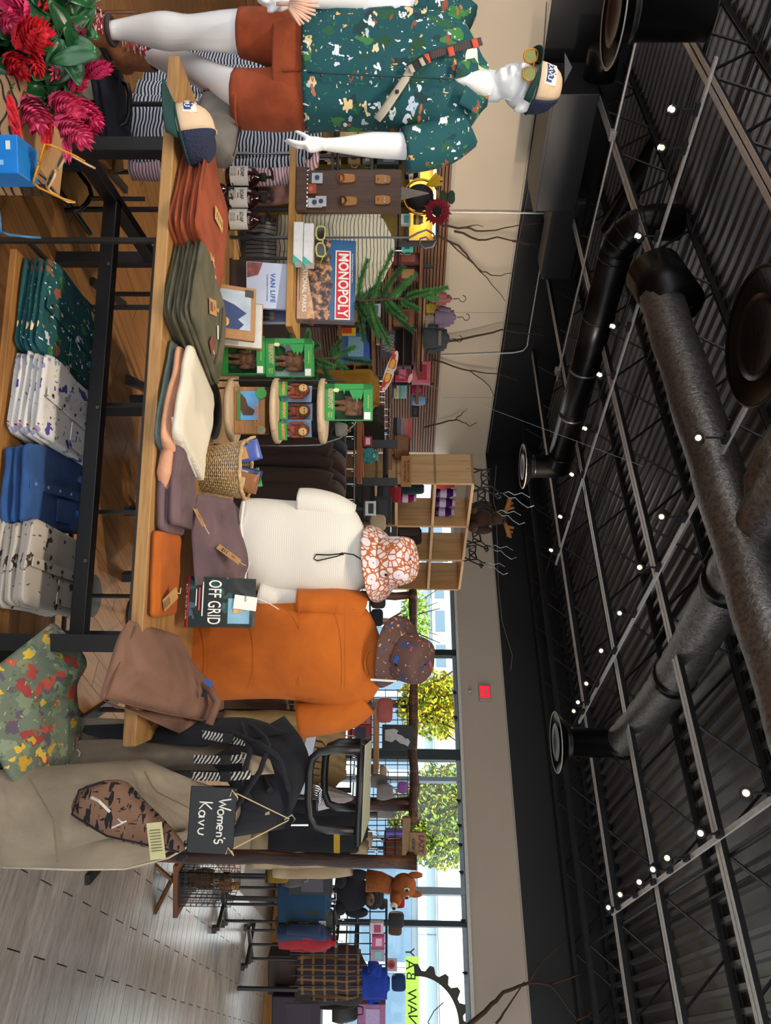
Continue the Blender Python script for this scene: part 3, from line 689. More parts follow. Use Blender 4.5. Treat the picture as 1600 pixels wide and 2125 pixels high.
# piles of folded shirts on the lower shelf
TEAL = mixmat('teal_bird_print', '0e4f56', [(['1d4a30', '3a7a40', '24573a', '12383a'], 15, .36, (1, 1, .7), 1), (['e8cf9a', 'b9683f', 'dfe6ee', '8c4f38', 'b9c9de'], 12.5, .27, (1, 1, 1.7), 2), (['eef0f4', 'e9b36a', 'c9d6ea', '2f6a38'], 21, .2, (1.6, 1, 1), 3), (['f0e6d2', '3d7f4a', '12323a'], 34, .17, (1, 1, 2.2), 33)])
WPRT = mixmat('white_line_print', 'd9d6d2', [(['2c2a2c', '5a5856', '77747a'], 34, .2, (1, 1, .35), 4), ('8a888c', 26, .1, (4, 1, 1), 34), (['3d3a80', '4a4690', '8d8fb0'], 13, .27, (1, 1, 1.3), 5), (['b8332e', '3e6fa8', 'c7c05a'], 17, .15, (1, 1, 1), 6)])
BLUEC = fabric('2a5590', '1b3c6e', 5, wrs=.3)
CANOE = mixmat('canoe_print', 'b7aea2', [('3b2f2c', 13, .2, (1, 1, 3.2), 7), ('54473f', 16, .14, (3, 1, 1), 8)])
FRUIT = mixmat('fruit_print', '6e7a66', [(['56654f', '7c8a6c', '8a9478', '5f5560'], 26, .5, (1, 1, .5), 9), (['b0473a', 'c2563f', '9c3d3a'], 15, .33, (1, 1, 1), 10), (['d9b23c', 'e0bf52', 'c99d2f'], 17, .28, (1, .8, 1), 11), (['a8b183', '4d5a48'], 30, .2, (1, 1, 2), 12)])
def pile(label, mats, x, y, z, w, d, hs, rz=0, seed=1, grp=None, cat='shirt', name='folded_shirt', frame=TW, jit=.012):
    random.seed(seed); out = []
    ords = ['bottom', 'second', 'third', 'fourth', 'fifth', 'sixth', 'seventh']
    for i, h in enumerate(hs):
        m = mats[i % len(mats)]
        o = folded(w*random.uniform(.96, 1.02), d*random.uniform(.95, 1.02), h*1.12, seed*7+i, amp=.006 if i < len(hs)-1 else .009).build(name, m, smooth=True)
        place(o, frame(x+random.uniform(-jit, jit), y+random.uniform(-jit, jit), z), TROT+rz+random.uniform(-.04, .04)); z += h
        tag(o, label % ('top' if i == len(hs)-1 else ords[i]), cat, grp); out.append(o)
    return out, z
def pilex(u0, u1): return (TP(u0, 47-(u0-519)*.123, ZSH)[0]+TP(u1, 47-(u1-519)*.123, ZSH)[0])/2, TP(u1, 47-(u1-519)*.123, ZSH)[0]-TP(u0, 47-(u0-519)*.123, ZSH)[0]
BTN = plain('2e2422', .4)
def buttons(o, n, dx, dy, dz, w, mat=BTN, r=.006):
    for i in range(n):
        b = MB().lathe([(.001, 0), (r, 0), (r, .003), (.001, .003)], 10, T(dx+w*i, dy, dz)); b.build('button', mat, o)
for (u0, u1, mt, nm, hs, sd, cn) in ((528, 728, TEAL, 'teal bird print', [.018]*5, 3, 5), (728, 905, WPRT, 'white line print', [.02]*6, 4, 6), (905, 1075, BLUEC, 'plain blue', [.03]*3, 5, 2), (1078, 1262, CANOE, 'pale canoe print', [.024]*5, 6, 5)):
    cx, w_ = pilex(u0, u1)
    os_, zt = pile('%s folded ' + nm + ' shirt in its pile on the lower shelf', [mt], cx, .29, ZSH+.001, w_*.98, .46, hs, -.06 if sd != 5 else .05, sd, nm + ' shirts on the lower shelf', jit=.008)
    top = os_[-1]; h = hs[-1]*1.12
    # placket, collar and buttons of the top shirt
    MB().box((.0, -.02, h+.003), (w_*.12, .38, .005)).build('placket', mt, top, bevel=.002)
    cb = MB(); cb.tube([(-.07, .15, h+.006), (-.05, .2, h+.02), (0, .215, h+.022), (.05, .2, h+.02), (.07, .15, h+.006)], .014, 8); cb.build('collar', mt, top, True)
    MB().box((w_*.25, .05, h+.004), (w_*.3, .12, .004)).build('pocket', mt, top, bevel=.002)
    for k in range(4): MB().lathe([(.001, 0), (.006, 0), (.006, .003), (.001, .003)], 10, T(0, -.18+.09*k, h+.0065)).build('button', BTN if mt is not BLUEC else plain('7f93b0', .3), top)
# fruit print shorts slipping over the shelf end
o = ruled(pts([(1400, -30, 2.14), (1500, -25, 2.10), (1600, 10, 2.10), (1655, 62, 2.14), (1650, 95, 2.18), (1620, 120, 2.2)]), pts([(1294, 105, 2.34), (1300, 122, 2.36), (1370, 180, 2.42), (1425, 160, 2.40), (1510, 168, 2.42), (1588, 158, 2.4)]), .09, .035, 34, 24, .016, 12, 3, .012).build('printed_shorts', FRUIT, smooth=True)
tag(o, 'fruit and leaf print shorts with gathered waist lying below the table corner', 'shorts')
gp = [P(1598+(1652-1598)*k/16, 150-88*k/16, 2.30-.12*k/16)+Vector((0, -.03, .006*(k % 2))) for k in range(17)]
MB().tube(gp, [.015+.004*(k % 2) for k in range(17)], 8).build('gathered_waist', FRUIT, o, True)
MB().tube(pts([(1556, 160, 2.36), (1562, 166, 2.35), (1570, 164, 2.34)]), .003, 6).build('drawcord', plain('9a9484', .8), o)
o = thing('storage_cube', 'black steel storage stand holding the fruit print shorts below the table corner', 'stand', (P(1460, 40, 2.36).x, 2.36, 0), TROT)
MB().box((0, 0, .29), (.34, .32, .02)).build('top_plate', BLACK, o)
for a in (-1, 1):
    for c in (-1, 1): MB().box((a*.15, c*.14, .14), (.025, .025, .28)).build('leg', BLACK, o)
# ================================================================ goods along the table front
TAGS = plain('b48a58', .85, name='kraft_tag'); TWINE = plain('cdb48a', .9, name='twine'); INK = plain('3a2a22', .8)
def hangtag(parent, c, w=.05, h=.09, rot=None, lines=4, mat=TAGS, logo=True):
    M = T(c) @ (rot or Matrix.Identity(4))
    t_ = MB().box((0, 0, 0), (w, h, .0015), M).build('price_tag', mat, parent)
    for k in range(lines): MB().box((0, -h*.1-k*h*.09, .0013), (w*.6, h*.03, .0006), M).build('print_line', INK, t_)
    if logo: MB().prism([(-w*.2, .0), (w*.2, 0), (0, w*.35)], -.0005, .0008, M @ T(0, h*.12, .001) @ RX(-PI/2)).build('logo_mark', plain('9c4a30', .8), t_)
    MB().tube([(0, h*.45, .002), (.01, h*.6, .004), (-.005, h*.75, .002)], .0018, 5, M).build('tag_string', TWINE, t_)
    return t_
RUST = fabric('a34a22', '7c3316', 7, wrs=.35); OLIVE = fabric('66604a', '474432', 7); ORNG = fabric('c26410', '9e4c08', 4, wrs=.2); MAUVE = fabric('745c60', '54424a', 6); PEACH = fabric('dda585', 'c48a6a', 8); RIB = stripes('e3dccb', 'cfc6b3', 260, 'x', .5); SAGE = fabric('5e6f6c', '46554f', 8); BRNS = fabric('8a6552', '6b4b3c', 6, wrs=.3)
# rust shorts pile
x, y = TP(462, 412, .84)
os_, z = pile('%s rust orange shorts in the pile at the table front', [RUST], x, y, ZTAB+.001, .40, .36, [.017]*6, -.28, 21, 'rust shorts pile', 'shorts', 'folded_shorts')
top = os_[-1]; MB().box((-.02, .03, .024), (.05, .11, .002), RZ(.3)).build('size_strip', plain('c9a063', .8), top)
for k in range(4): MB().box((-.02, .03-.035+k*.024, .0255), (.02, .006, .0006), RZ(.3)).build('size_mark', INK, top)
hangtag(top, (.15, -.02, .024), rot=RZ(-.9) @ RX(.1)); hangtag(top, (.185, .05, .022), .045, .05, RZ(-.5), 0, plain('8c4a32', .7), False)
MB().box((-.07, -.17, .012), (.2, .004, .004)).build('hem_seam', plain('7a3a1e', .9), top)
# olive trousers pile
x, y = TP(655, 400, .84)
os_, z = pile('%s olive green trousers in the pile beside the rust shorts', [OLIVE], x, y, ZTAB+.001, .33, .42, [.015]*7, -.32, 22, 'olive trousers pile', 'trousers', 'folded_trousers')
top = os_[-1]; hangtag(top, (-.02, -.02, .023), .055, .1, RZ(.6)); hangtag(top, (.11, .03, .023), .05, .05, RZ(-.35), 0, plain('7d3b2c', .7), False)
MB().box((.05, .06, .024), (.05, .014, .001), RZ(.5)).build('woven_label', WHITE, top); MB().tube([(-.12, .1, .022), (0, .12, .024), (.14, .1, .022)], .004, 6).build('waist_seam', fabric('4d4a38'), top, True)
# sweaters: sage, peach, cream rib
x, y = TP(862, 385, .84)
lab = ['sage green knit at the bottom of the sweater pile', 'peach ribbed sweater under the cream one, sleeve with a scrunchie', 'cream ribbed sweater on top of the table pile']
z = ZTAB+.001
for k, (m, h, dx) in enumerate(((SAGE, .02, .0), (PEACH, .03, .015), (RIB, .035, 0))):
    o = folded(.40-.02*k, .36, h*1.12, 60+k, amp=.008).build('folded_sweater', m, smooth=True); place(o, TW(x+dx, y, z), TROT-.3); z += h; tag(o, lab[k], 'sweater', 'folded knit sweaters')
    if k == 1: MB().tube([(.2+.012*math.cos(a*.7), -.06+.03*math.cos(a), .02+.014*math.sin(a)) for a in [i*.5 for i in range(13)]], .009, 8).build('scrunchie', plain('e2a79b', .7), o, True); MB().tube([(.17, -.1, .012), (.26, -.08, .006), (.31, -.03, .0)], [.02, .024, .012], 10).build('sleeve', PEACH, o, True)
    if k == 2:
        for q in range(3): MB().tube([(.12, -.17, .008+.009*q), (.17, -.13, .008+.009*q), (.19, .1, .008+.009*q)], .005, 6).build('folded_hem', plain('e9e7e2', .8), o, True)
# mauve garments
x, y = TP(1008, 365, .83)
os_, z = pile('%s mauve folded shorts behind the orange tee', [MAUVE], x, y, ZTAB+.001, .31, .22, [.035, .035], .06, 23, 'mauve folded shorts', 'shorts', 'folded_shorts')
hangtag(os_[-1], (.09, .07, .05), .05, .12, RZ(-1.5) @ RX(.5), 2)
o = ruled(pts([(1025, 410, 2.66), (1085, 398, 2.62), (1150, 400, 2.6), (1215, 405, 2.58)]), pts([(1035, 480, 2.9), (1080, 510, 2.96), (1150, 530, 2.96), (1205, 515, 2.92)]), .05, .02, 22, 16, .014, 10, 8, .012).build('spread_shorts', MAUVE, smooth=True)
tag(o, 'mauve shorts spread flat with a kraft tag below the white sweater', 'shorts')
hangtag(o, P(1150, 475, 2.72), .05, .1, RZ(-1.3) @ RX(.9), 3)
text('LIVSN', .018, INK, o, T(P(1150, 462, 2.70)) @ RZ(-.0) @ RX(1.15), sx=.9)
# orange folded tee
x, y = TP(1192, 345, .82)
o = folded(.27, .24, .034, 71, 3, .007).build('folded_tee', ORNG, smooth=True); place(o, TW(x, y, ZTAB+.001), TROT+.06); tag(o, 'bright orange folded tee with a kraft tag at the table edge', 'tee shirt')
hangtag(o, (.08, -.05, .052), .045, .08, RZ(.6) @ RX(.3), 6, logo=False)
# OFF GRID book
bk = thing('cabin_book', 'hardcover book with cabin photo and red spine leaning beside the orange tee', 'book', P(1248, 388, 2.60)+Vector((0, 0, .006)), TROT*.5, rot=(math.radians(-28), 0, TROT))
MB().box((0, .018, .12), (.17, .03, .235)).build('pages', plain('eeece6', .8), bk)
MB().box((0, .0, .12), (.178, .004, .243)).build('cover', mixmat('cover_forest', '16262a', [(['2a4a48', '0f1c20', '3a5a66'], 12, .4, (1, 1, 1), 13)], .25), bk)
MB().box((0, .035, .12), (.178, .005, .243)).build('back_cover', plain('b8202c', .35), bk); MB().box((0, .018, -.001), (.178, .04, .005)).build('spine', plain('b8202c', .35), bk)
MB().box((.03, -.003, .18), (.09, .002, .08)).build('sky_photo', plain('6fa0bd', .4, var=.3, scale=14), bk); MB().box((.015, -.005, .175), (.045, .002, .035)).build('cabin_photo', plain('c79a62', .4, var=.4, scale=60), bk)
text('OFF GRID', .066, WHITE, bk, T(-.0, -.0045, .088) @ FACE, sx=.55, bold=.0004); text('OFF GRID LIFE', .02, WHITE, bk, T(0, .018, -.0042) @ Matrix.Rotation(PI, 4, 'X') @ RZ(PI) @ Matrix.Diagonal((-1, 1, 1, 1)), sx=-1)
MB().box((-.01, -.0035, .048), (.12, .002, .004)).build('print_line', WHITE, bk); MB().box((-.01, -.0035, .036), (.08, .002, .005)).build('print_line', plain('c2303a', .5), bk); MB().box((-.015, -.0035, .025), (.06, .002, .003)).build('print_line', WHITE, bk)
t_ = MB().box((-.02, -.012, .2), (.05, .002, .085), RY(.1)).build('price_card', WHITE, bk); text('LARGE', .01, INK, t_, T(-.02, -.0135, .2) @ FACE)
MB().tube([(-.02, -.012, .24), (.0, -.02, .29), (.02, -.01, .33)], .0015, 5).build('string', WHITE, bk)
# brown shorts draped over the table corner
o = ruled(pts([(1287, 268, 2.24), (1322, 245, 2.2), (1395, 222, 2.13), (1448, 205, 2.09)]), pts([(1318, 372, 2.56), (1380, 405, 2.58), (1430, 445, 2.6), (1502, 436, 2.5)]), .04, .075, 26, 22, .012, 9, 5, .014).build('draped_shorts', BRNS, smooth=True)
tag(o, 'dusty brown shorts draped over the right table corner', 'shorts')
r_ = ruled(pts([(1448, 205, 2.13), (1490, 300, 2.24), (1515, 355, 2.36), (1522, 372, 2.4)]), pts([(1470, 240, 2.2), (1478, 330, 2.34), (1490, 400, 2.46), (1505, 436, 2.5)]), .03, .008, 18, 8, .006, 9, 6).build('leg_opening', BRNS, o, True)
MB().tube(pts([(1420, 428, 2.5), (1458, 452, 2.48), (1504, 434, 2.42)]), .014, 8).build('waistband', BRNS, o, True)
MB().tube(pts([(1300, 282, 2.26), (1400, 237, 2.13), (1450, 218, 2.09)]), .0025, 6).build('hem_stitch', plain('6b4a3c', .9), o); MB().tube(pts([(1450, 220, 2.09), (1478, 330, 2.26), (1495, 420, 2.42)]), .0025, 6).build('side_seam', plain('6b4a3c', .9), o)
q = P(1417, 433, 2.45); MB().box((0, 0, 0), (.016, .004, .03), T(q) @ RY(.5)).build('blue_label', plain('2b58a8', .5), o); q = P(1441, 424, 2.44); MB().box((0, 0, 0), (.018, .004, .018), T(q) @ RY(.3)).build('black_buckle', BLKMAT, o)
# ================================================================ mannequin
WGL = NT('glossy_white'); WGL.col('e9e9ea').set(.12); WGL.b.inputs['Coat Weight'].default_value = .4; WGL = WGL.m
MD = 2.85; KM = MD/FPX
def shift(b, base): b.v = [(x-base[0], y-base[1], z-base[2]) for x, y, z in b.v]; return b
def mrow(l): return [(*P(u, v, MD+dd), r*KM*(MD+dd)/MD, r2*KM*(MD+dd)/MD) for u, v, dd, r, r2 in l]
mb0 = P(95, 160, MD+.15); mb0.z = .26
mq = thing('mannequin', 'glossy white male mannequin in teal print shirt and rust shorts', 'mannequin', mb0)
b = MB()
limb(b, mrow([(70, 610, 0, 46, 48), (68, 540, 0, 44, 48), (66, 470, 0, 38, 42), (67, 420, 0, 33, 37), (67, 388, 0, 32, 34), (65, 345, .01, 36, 38), (63, 300, .02, 29, 31), (62, 255, .02, 20, 22), (64, 222, .01, 17, 20), (64, 190, 0, 19, 24)]), 20, 26)
limb(b, mrow([(205, 610, 0, 48, 48), (204, 540, 0, 44, 48), (188, 490, .02, 41, 42), (170, 450, .07, 34, 36), (148, 412, .13, 29, 31), (135, 375, .2, 30, 31), (124, 340, .26, 23, 25), (119, 315, .3, 17, 19), (117, 285, .31, 20, 24)]), 20, 26)
limb(b, mrow([(140, 590, 0, 95, 60), (146, 660, 0, 90, 55), (150, 740, 0, 88, 52), (155, 830, 0, 100, 58), (160, 900, 0, 110, 60), (166, 955, 0, 95, 50), (175, 985, 0, 42, 38), (178, 1010, 0, 30, 32), (180, 1040, 0, 29, 32)]), 24, 26)
limb(b, mrow([(174, 1004, -.03, 27, 24), (170, 982, -.07, 23, 18), (166, 962, -.1, 13, 12), (165, 944, -.118, 4, 5)]), 14, 10)
limb(b, mrow([(272, 955, 0, 34, 34), (300, 905, -.02, 30, 31), (303, 830, -.05, 26, 28), (301, 778, -.08, 25, 27), (301, 742, -.11, 21, 22), (301, 702, -.15, 15, 17), (299, 668, -.19, 12, 15)]), 16, 20)
limb(b, mrow([(50, 955, 0, 34, 34), (30, 900, -.02, 30, 31), (22, 820, -.04, 27, 28), (8, 760, -.06, 25, 27), (-2, 700, -.1, 21, 22), (0, 640, -.14, 15, 17), (4, 600, -.17, 12, 15)]), 16, 20)
# hands: palm, four fingers and thumb
def hand(b, w0, palm, dirs, thumb, dd):
    limb(b, mrow([(w0[0], w0[1]+8, dd, 11, 14), (w0[0], w0[1]-6, dd, 14, 15), (palm[0], palm[1], dd-.01, 17, 13), (palm[0]+1, palm[1]-14, dd-.02, 15, 10)]), 14, 10)
    for k, (u, v, l) in enumerate(dirs):
        limb(b, mrow([(u, v, dd-.015-.016*(k-1.5), 5.5, 5.5), (u-1, v-l*.45, dd-.03-.016*(k-1.5), 5.2, 5.2), (u-5, v-l*.8, dd-.035-.014*(k-1.5), 4.6, 4.6), (u-9, v-l, dd-.035-.012*(k-1.5), 3.4, 3.4)]), 8, 8)
    limb(b, mrow([(thumb[0][0], thumb[0][1], dd-.02, 7, 7)] + [(u, v, dd-.03, 5.5, 5.5) for u, v in thumb[1:-1]] + [(thumb[-1][0], thumb[-1][1], dd-.03, 3.5, 3.5)]), 8, 8)
hand(b, (299, 668), (300, 648), [(306, 634, 34), (303, 634, 42), (300, 634, 45), (297, 634, 40)], [(295, 650), (286, 640), (278, 626), (271, 612)], -.2)
hand(b, (4, 598), (6, 580), [(14, 566, 24), (11, 566, 30), (8, 566, 32), (5, 566, 28)], [(0, 582), (16, 574), (22, 562), (22, 552)], -.18)
# head
hc = P(181, 1088, MD)
b.ell(hc+Vector((0, .01, .02)), (.078, .098, .10), 22, 14); b.ell(hc+Vector((-.004, -.028, -.045)), (.064, .066, .075), 20, 12); b.ell(hc+Vector((-.006, -.062, -.092)), (.032, .03, .026), 14, 8)
limb(b, [(*(hc+Vector((-.012, -.092, .02))), .008, .01), (*(hc+Vector((-.015, -.108, -.012))), .011, .013), (*(hc+Vector((-.015, -.108, -.026))), .014, .012), (*(hc+Vector((-.012, -.09, -.034))), .008, .008)], 10, 8)
for dz, w_ in ((-.055, .022), (-.066, .02)): b.ell(hc+Vector((-.012, -.092, dz)), (w_, .011, .006), 12, 6)
b.ell(hc+Vector((.079, .012, -.01)), (.01, .022, .032), 12, 8); b.ell(hc+Vector((-.08, .012, -.01)), (.01, .022, .032), 12, 8)
for sx in (-.034, .022): b.ell(hc+Vector((sx, -.08, .012)), (.02, .012, .012), 10, 6)
shift(b, mb0)
me_o = b.build('body', WGL, mq, True)
rm = me_o.modifiers.new('r', 'REMESH'); rm.mode = 'VOXEL'; rm.voxel_size = .0058; rm.use_smooth_shade = True
sm_ = me_o.modifiers.new('s', 'SMOOTH'); sm_.factor = .5; sm_.iterations = 5
MB().tube([P(286, 702, MD-.15)-mb0, P(317, 703, MD-.15)-mb0], .0004, 4).build('wrist_seam', plain('888888', .5), mq)
# clothes
b = MB()
def zrow(l): return [(P(u, v, MD+dd).x, MD+dd, P(u, v, MD+dd).z, hw*KM, ht) for u, v, dd, hw, ht in l]
loftz(b, zrow([(146, 636, 0, 121, .135), (146, 690, 0, 118, .135), (148, 770, 0, 116, .135), (152, 850, 0, 122, .14), (158, 905, 0, 124, .135), (164, 945, 0, 116, .115), (170, 975, .01, 92, .085), (176, 1000, .01, 52, .065), (178, 1012, .01, 38, .058)]), 40, 34, .012, 7, 2, .75)
limb(b, mrow([(262, 960, 0, 50, 44), (288, 925, 0, 50, 44), (306, 880, -.02, 47, 44), (315, 838, -.03, 46, 45)]), 22, 14, .1, 6, 3)
limb(b, mrow([(60, 962, 0, 48, 44), (38, 930, 0, 50, 46), (22, 890, -.01, 50, 47), (10, 858, -.02, 48, 46)]), 22, 14, .1, 6, 4)
sh = shift(b, mb0).build('shirt', TEAL, mq, True)
def front(u, v, dd=0):   # point on the shirt front
    x = (u-152)/122; return P(u, v, MD-.142*max(.15, 1-abs(x)**2.6)**.5-.012+dd)-mb0
for side in (((148, 1004), (120, 985), (128, 948), (163, 946)), ((207, 1006), (237, 990), (214, 952), (176, 966))):
    q = [Vector(front(u, v, .0)) for u, v in side]; q[0] = P(side[0][0], side[0][1], MD-.06)-mb0; q[1] = P(side[1][0], side[1][1], MD-.075)-mb0
    f_ = ruled([q[0], q[3]], [q[1], q[2]], .006, .01, 10, 8, .002, 9, 1, toward=Vector((0, -1, .2))).build('collar_flap', TEAL, sh, True)
MB().tube([front(164-14*k/12, 944-306*k/12, -.004) for k in range(13)], .004, 6).build('placket_edge', plain('0c3f46', .8), sh, True)
for k in range(5): MB().ell(front(167-13*k/5, 915-62*k, -.006), (.006, .004, .006), 8, 6).build('button', plain('2c2a28', .4), sh)
b = MB()
loftz(b, zrow([(146, 575, 0, 112, .118), (146, 610, 0, 118, .125), (146, 650, 0, 114, .12)]), 36, 10, .005, 7, 5, .8)
limb(b, mrow([(92, 625, 0, 60, 62), (82, 580, 0, 58, 60), (74, 540, 0, 50, 54), (69, 500, 0, 45, 50)]), 24, 12, .06, 6, 6)
limb(b, mrow([(200, 625, 0, 60, 62), (207, 580, .0, 59, 60), (208, 540, .01, 58, 57), (207, 490, .015, 57, 55)]), 24, 12, .06, 6, 7)
so = shift(b, mb0).build('shorts', RUST, mq, True)
MB().tube([P(146, 655-70*k/8, MD-.125)-mb0 for k in range(9)], .004, 6).build('fly_seam', plain('7c3316', .9), so)
MB().tube([P(207+57*math.cos(a), 492+4*math.sin(a), MD+.015-.1*abs(math.sin(a))*(1 if math.sin(a) < 0 else -1)*1)-mb0 for a in [PI+PI*k/10 for k in range(11)]], .004, 6).build('leg_hem', RUST, so)
# boots
SUEDE = plain('96603f', .9, var=.15, scale=80, name='brown_suede'); LACE = stripes('b21f3c', 'e8d9d6', 90, 'z', .62, name='red_lace'); DKS = plain('2a221f', .7)
def boot(u, v, dd, rz):
    a = P(u, v, MD+dd)-mb0; M = T(a) @ RZ(rz)
    bt = MB(); limb(bt, [(0, .01, .035, .052, .058), (0, .008, -.02, .05, .056), (0, 0, -.07, .049, .062), (0, -.02, -.115, .05, .085), (0, -.03, -.125, .048, .09)], 18, 12, M=M)
    limb(bt, [(0, .06, -.1, .04, .04), (0, 0, -.09, .05, .05), (0, -.09, -.11, .05, .036), (0, -.16, -.118, .045, .028), (0, -.2, -.125, .028, .018)], 16, 14, M=M)
    o = bt.build('boot', SUEDE, mq, True)
    MB().lathe([(.053, .03), (.056, .045), (.05, .05), (.046, .035)], 18, M).build('padded_cuff', plain('3c3338', .9), o, True)
    s_ = MB(); s_.prism([(-.052, -.155), (.052, -.155), (.055, -.128), (-.055, -.128)], -.21, .075, M); s_.build('sole', DKS, o, bevel=.01)
    for k in range(7):
        z = .02-.02*k; y = -.052-.011*k-.0022*k*k
        MB().tube([(-.032, y+.012, z), (0, y-.012, z-.012), (.032, y+.012, z-.02)], .0042, 6, M).build('lace', LACE, o, True)
        MB().tube([(.032, y+.012, z), (0, y-.014, z-.008), (-.032, y+.012, z-.02)], .0042, 6, M).build('lace', LACE, o, True)
    for sx in (-1, 1): MB().tube([(0, -.065, .02), (sx*.03, -.08, .035), (sx*.045, -.085, .01), (sx*.02, -.075, .012)], .004, 6, M).build('lace_bow', LACE, o, True)
boot(64, 210, 0.0, .1); boot(117, 300, .31, -.15)
MB().tube([P(25, 135, MD+.12)-mb0, P(25, 280, MD+.12)-mb0, P(34, 298, MD+.08)-mb0, P(46, 306, MD+.04)-mb0], .007, 8).build('support_rod', CHROME, mq, True)
MB().lathe([(.17, 0), (.17, .008), (.165, .01), (.001, .01)], 32, T(0, .05, .0)).build('base_plate', plain('b9b4ac', .25), mq, True)
pl = thing('wooden_plinth', 'low wooden plinth under the white mannequin', 'plinth', (mb0.x-.12, mb0.y-.02, 0), 0)
MB().box((0, 0, .245), (.9, .8, .03)).build('top_board', WOODF, pl, bevel=.004); MB().box((0, 0, .115), (.86, .76, .23)).build('box', wood('7d5630', '55381d', 'x', .6), pl)
# sling bag strap worn across the shirt
ST_ = thing('sling_strap', 'beige sling strap with black buckle and red webbing worn across the teal shirt', 'bag strap', mb0)
def ribbon(pl_, w, name, mat, parent, off=-.006):
    q = [front(u, v, off) for u, v in pl_]; dr = (q[-1]-q[0]).normalized(); sd = dr.cross(Vector((0, -1, 0))).normalized()*w/2
    return ruled([p-sd for p in q], [p+sd for p in q], .003, .002, 14, 3, 0, 1, toward=Vector((0, -1, 0))).build(name, mat, parent, True)
ribbon([(85, 1000), (92, 975), (103, 930), (116, 890)], .03, 'patterned_webbing', stripes('5a4a46', '2f2a2c', 160, 'z', .5), ST_)
for u, v in ((89, 986), (106, 936), (121, 886)): ribbon([(u-1, v+6), (u+2, v-6)], .034, 'red_keeper', plain('c8472c', .6), ST_, -.012)
ribbon([(140, 855), (165, 840), (195, 820), (225, 800), (248, 782)], .03, 'beige_webbing', plain('b3a795', .85), ST_)
bkl = ribbon([(120, 884), (142, 853)], .036, 'buckle', BLKMAT, ST_, -.016); ribbon([(126, 880), (130, 872)], .03, 'buckle_slot', plain('b3a795', .85), bkl, -.02); ribbon([(140, 858), (144, 850)], .03, 'buckle_slot', plain('b3a795', .85), bkl, -.02)
MB().ell(front(190, 824, -.012), (.008, .006, .008), 8, 6).build('slider', BLKMAT, ST_)
# peach fringe held in the far hand
o = thing('fringed_fan', 'peach fringed paper fan in the mannequin hand at the picture edge', 'fan', P(8, 585, MD-.26)); PCH = plain('e8b9a2', .8)
for k in range(14):
    a = .2+2.5*k/13; MB().tube([(0, 0, .05), (.03*math.cos(a), -.01, .03), (.085*math.cos(a), -.012, .05+.085*math.sin(a)*(.9 if k % 2 else 1))], [.006, .008, .004], 6).build('fringe', PCH, o, True)
MB().tube([(0, 0, -.02), (0, 0, .06)], .007, 8).build('handle', PCH, o, True)
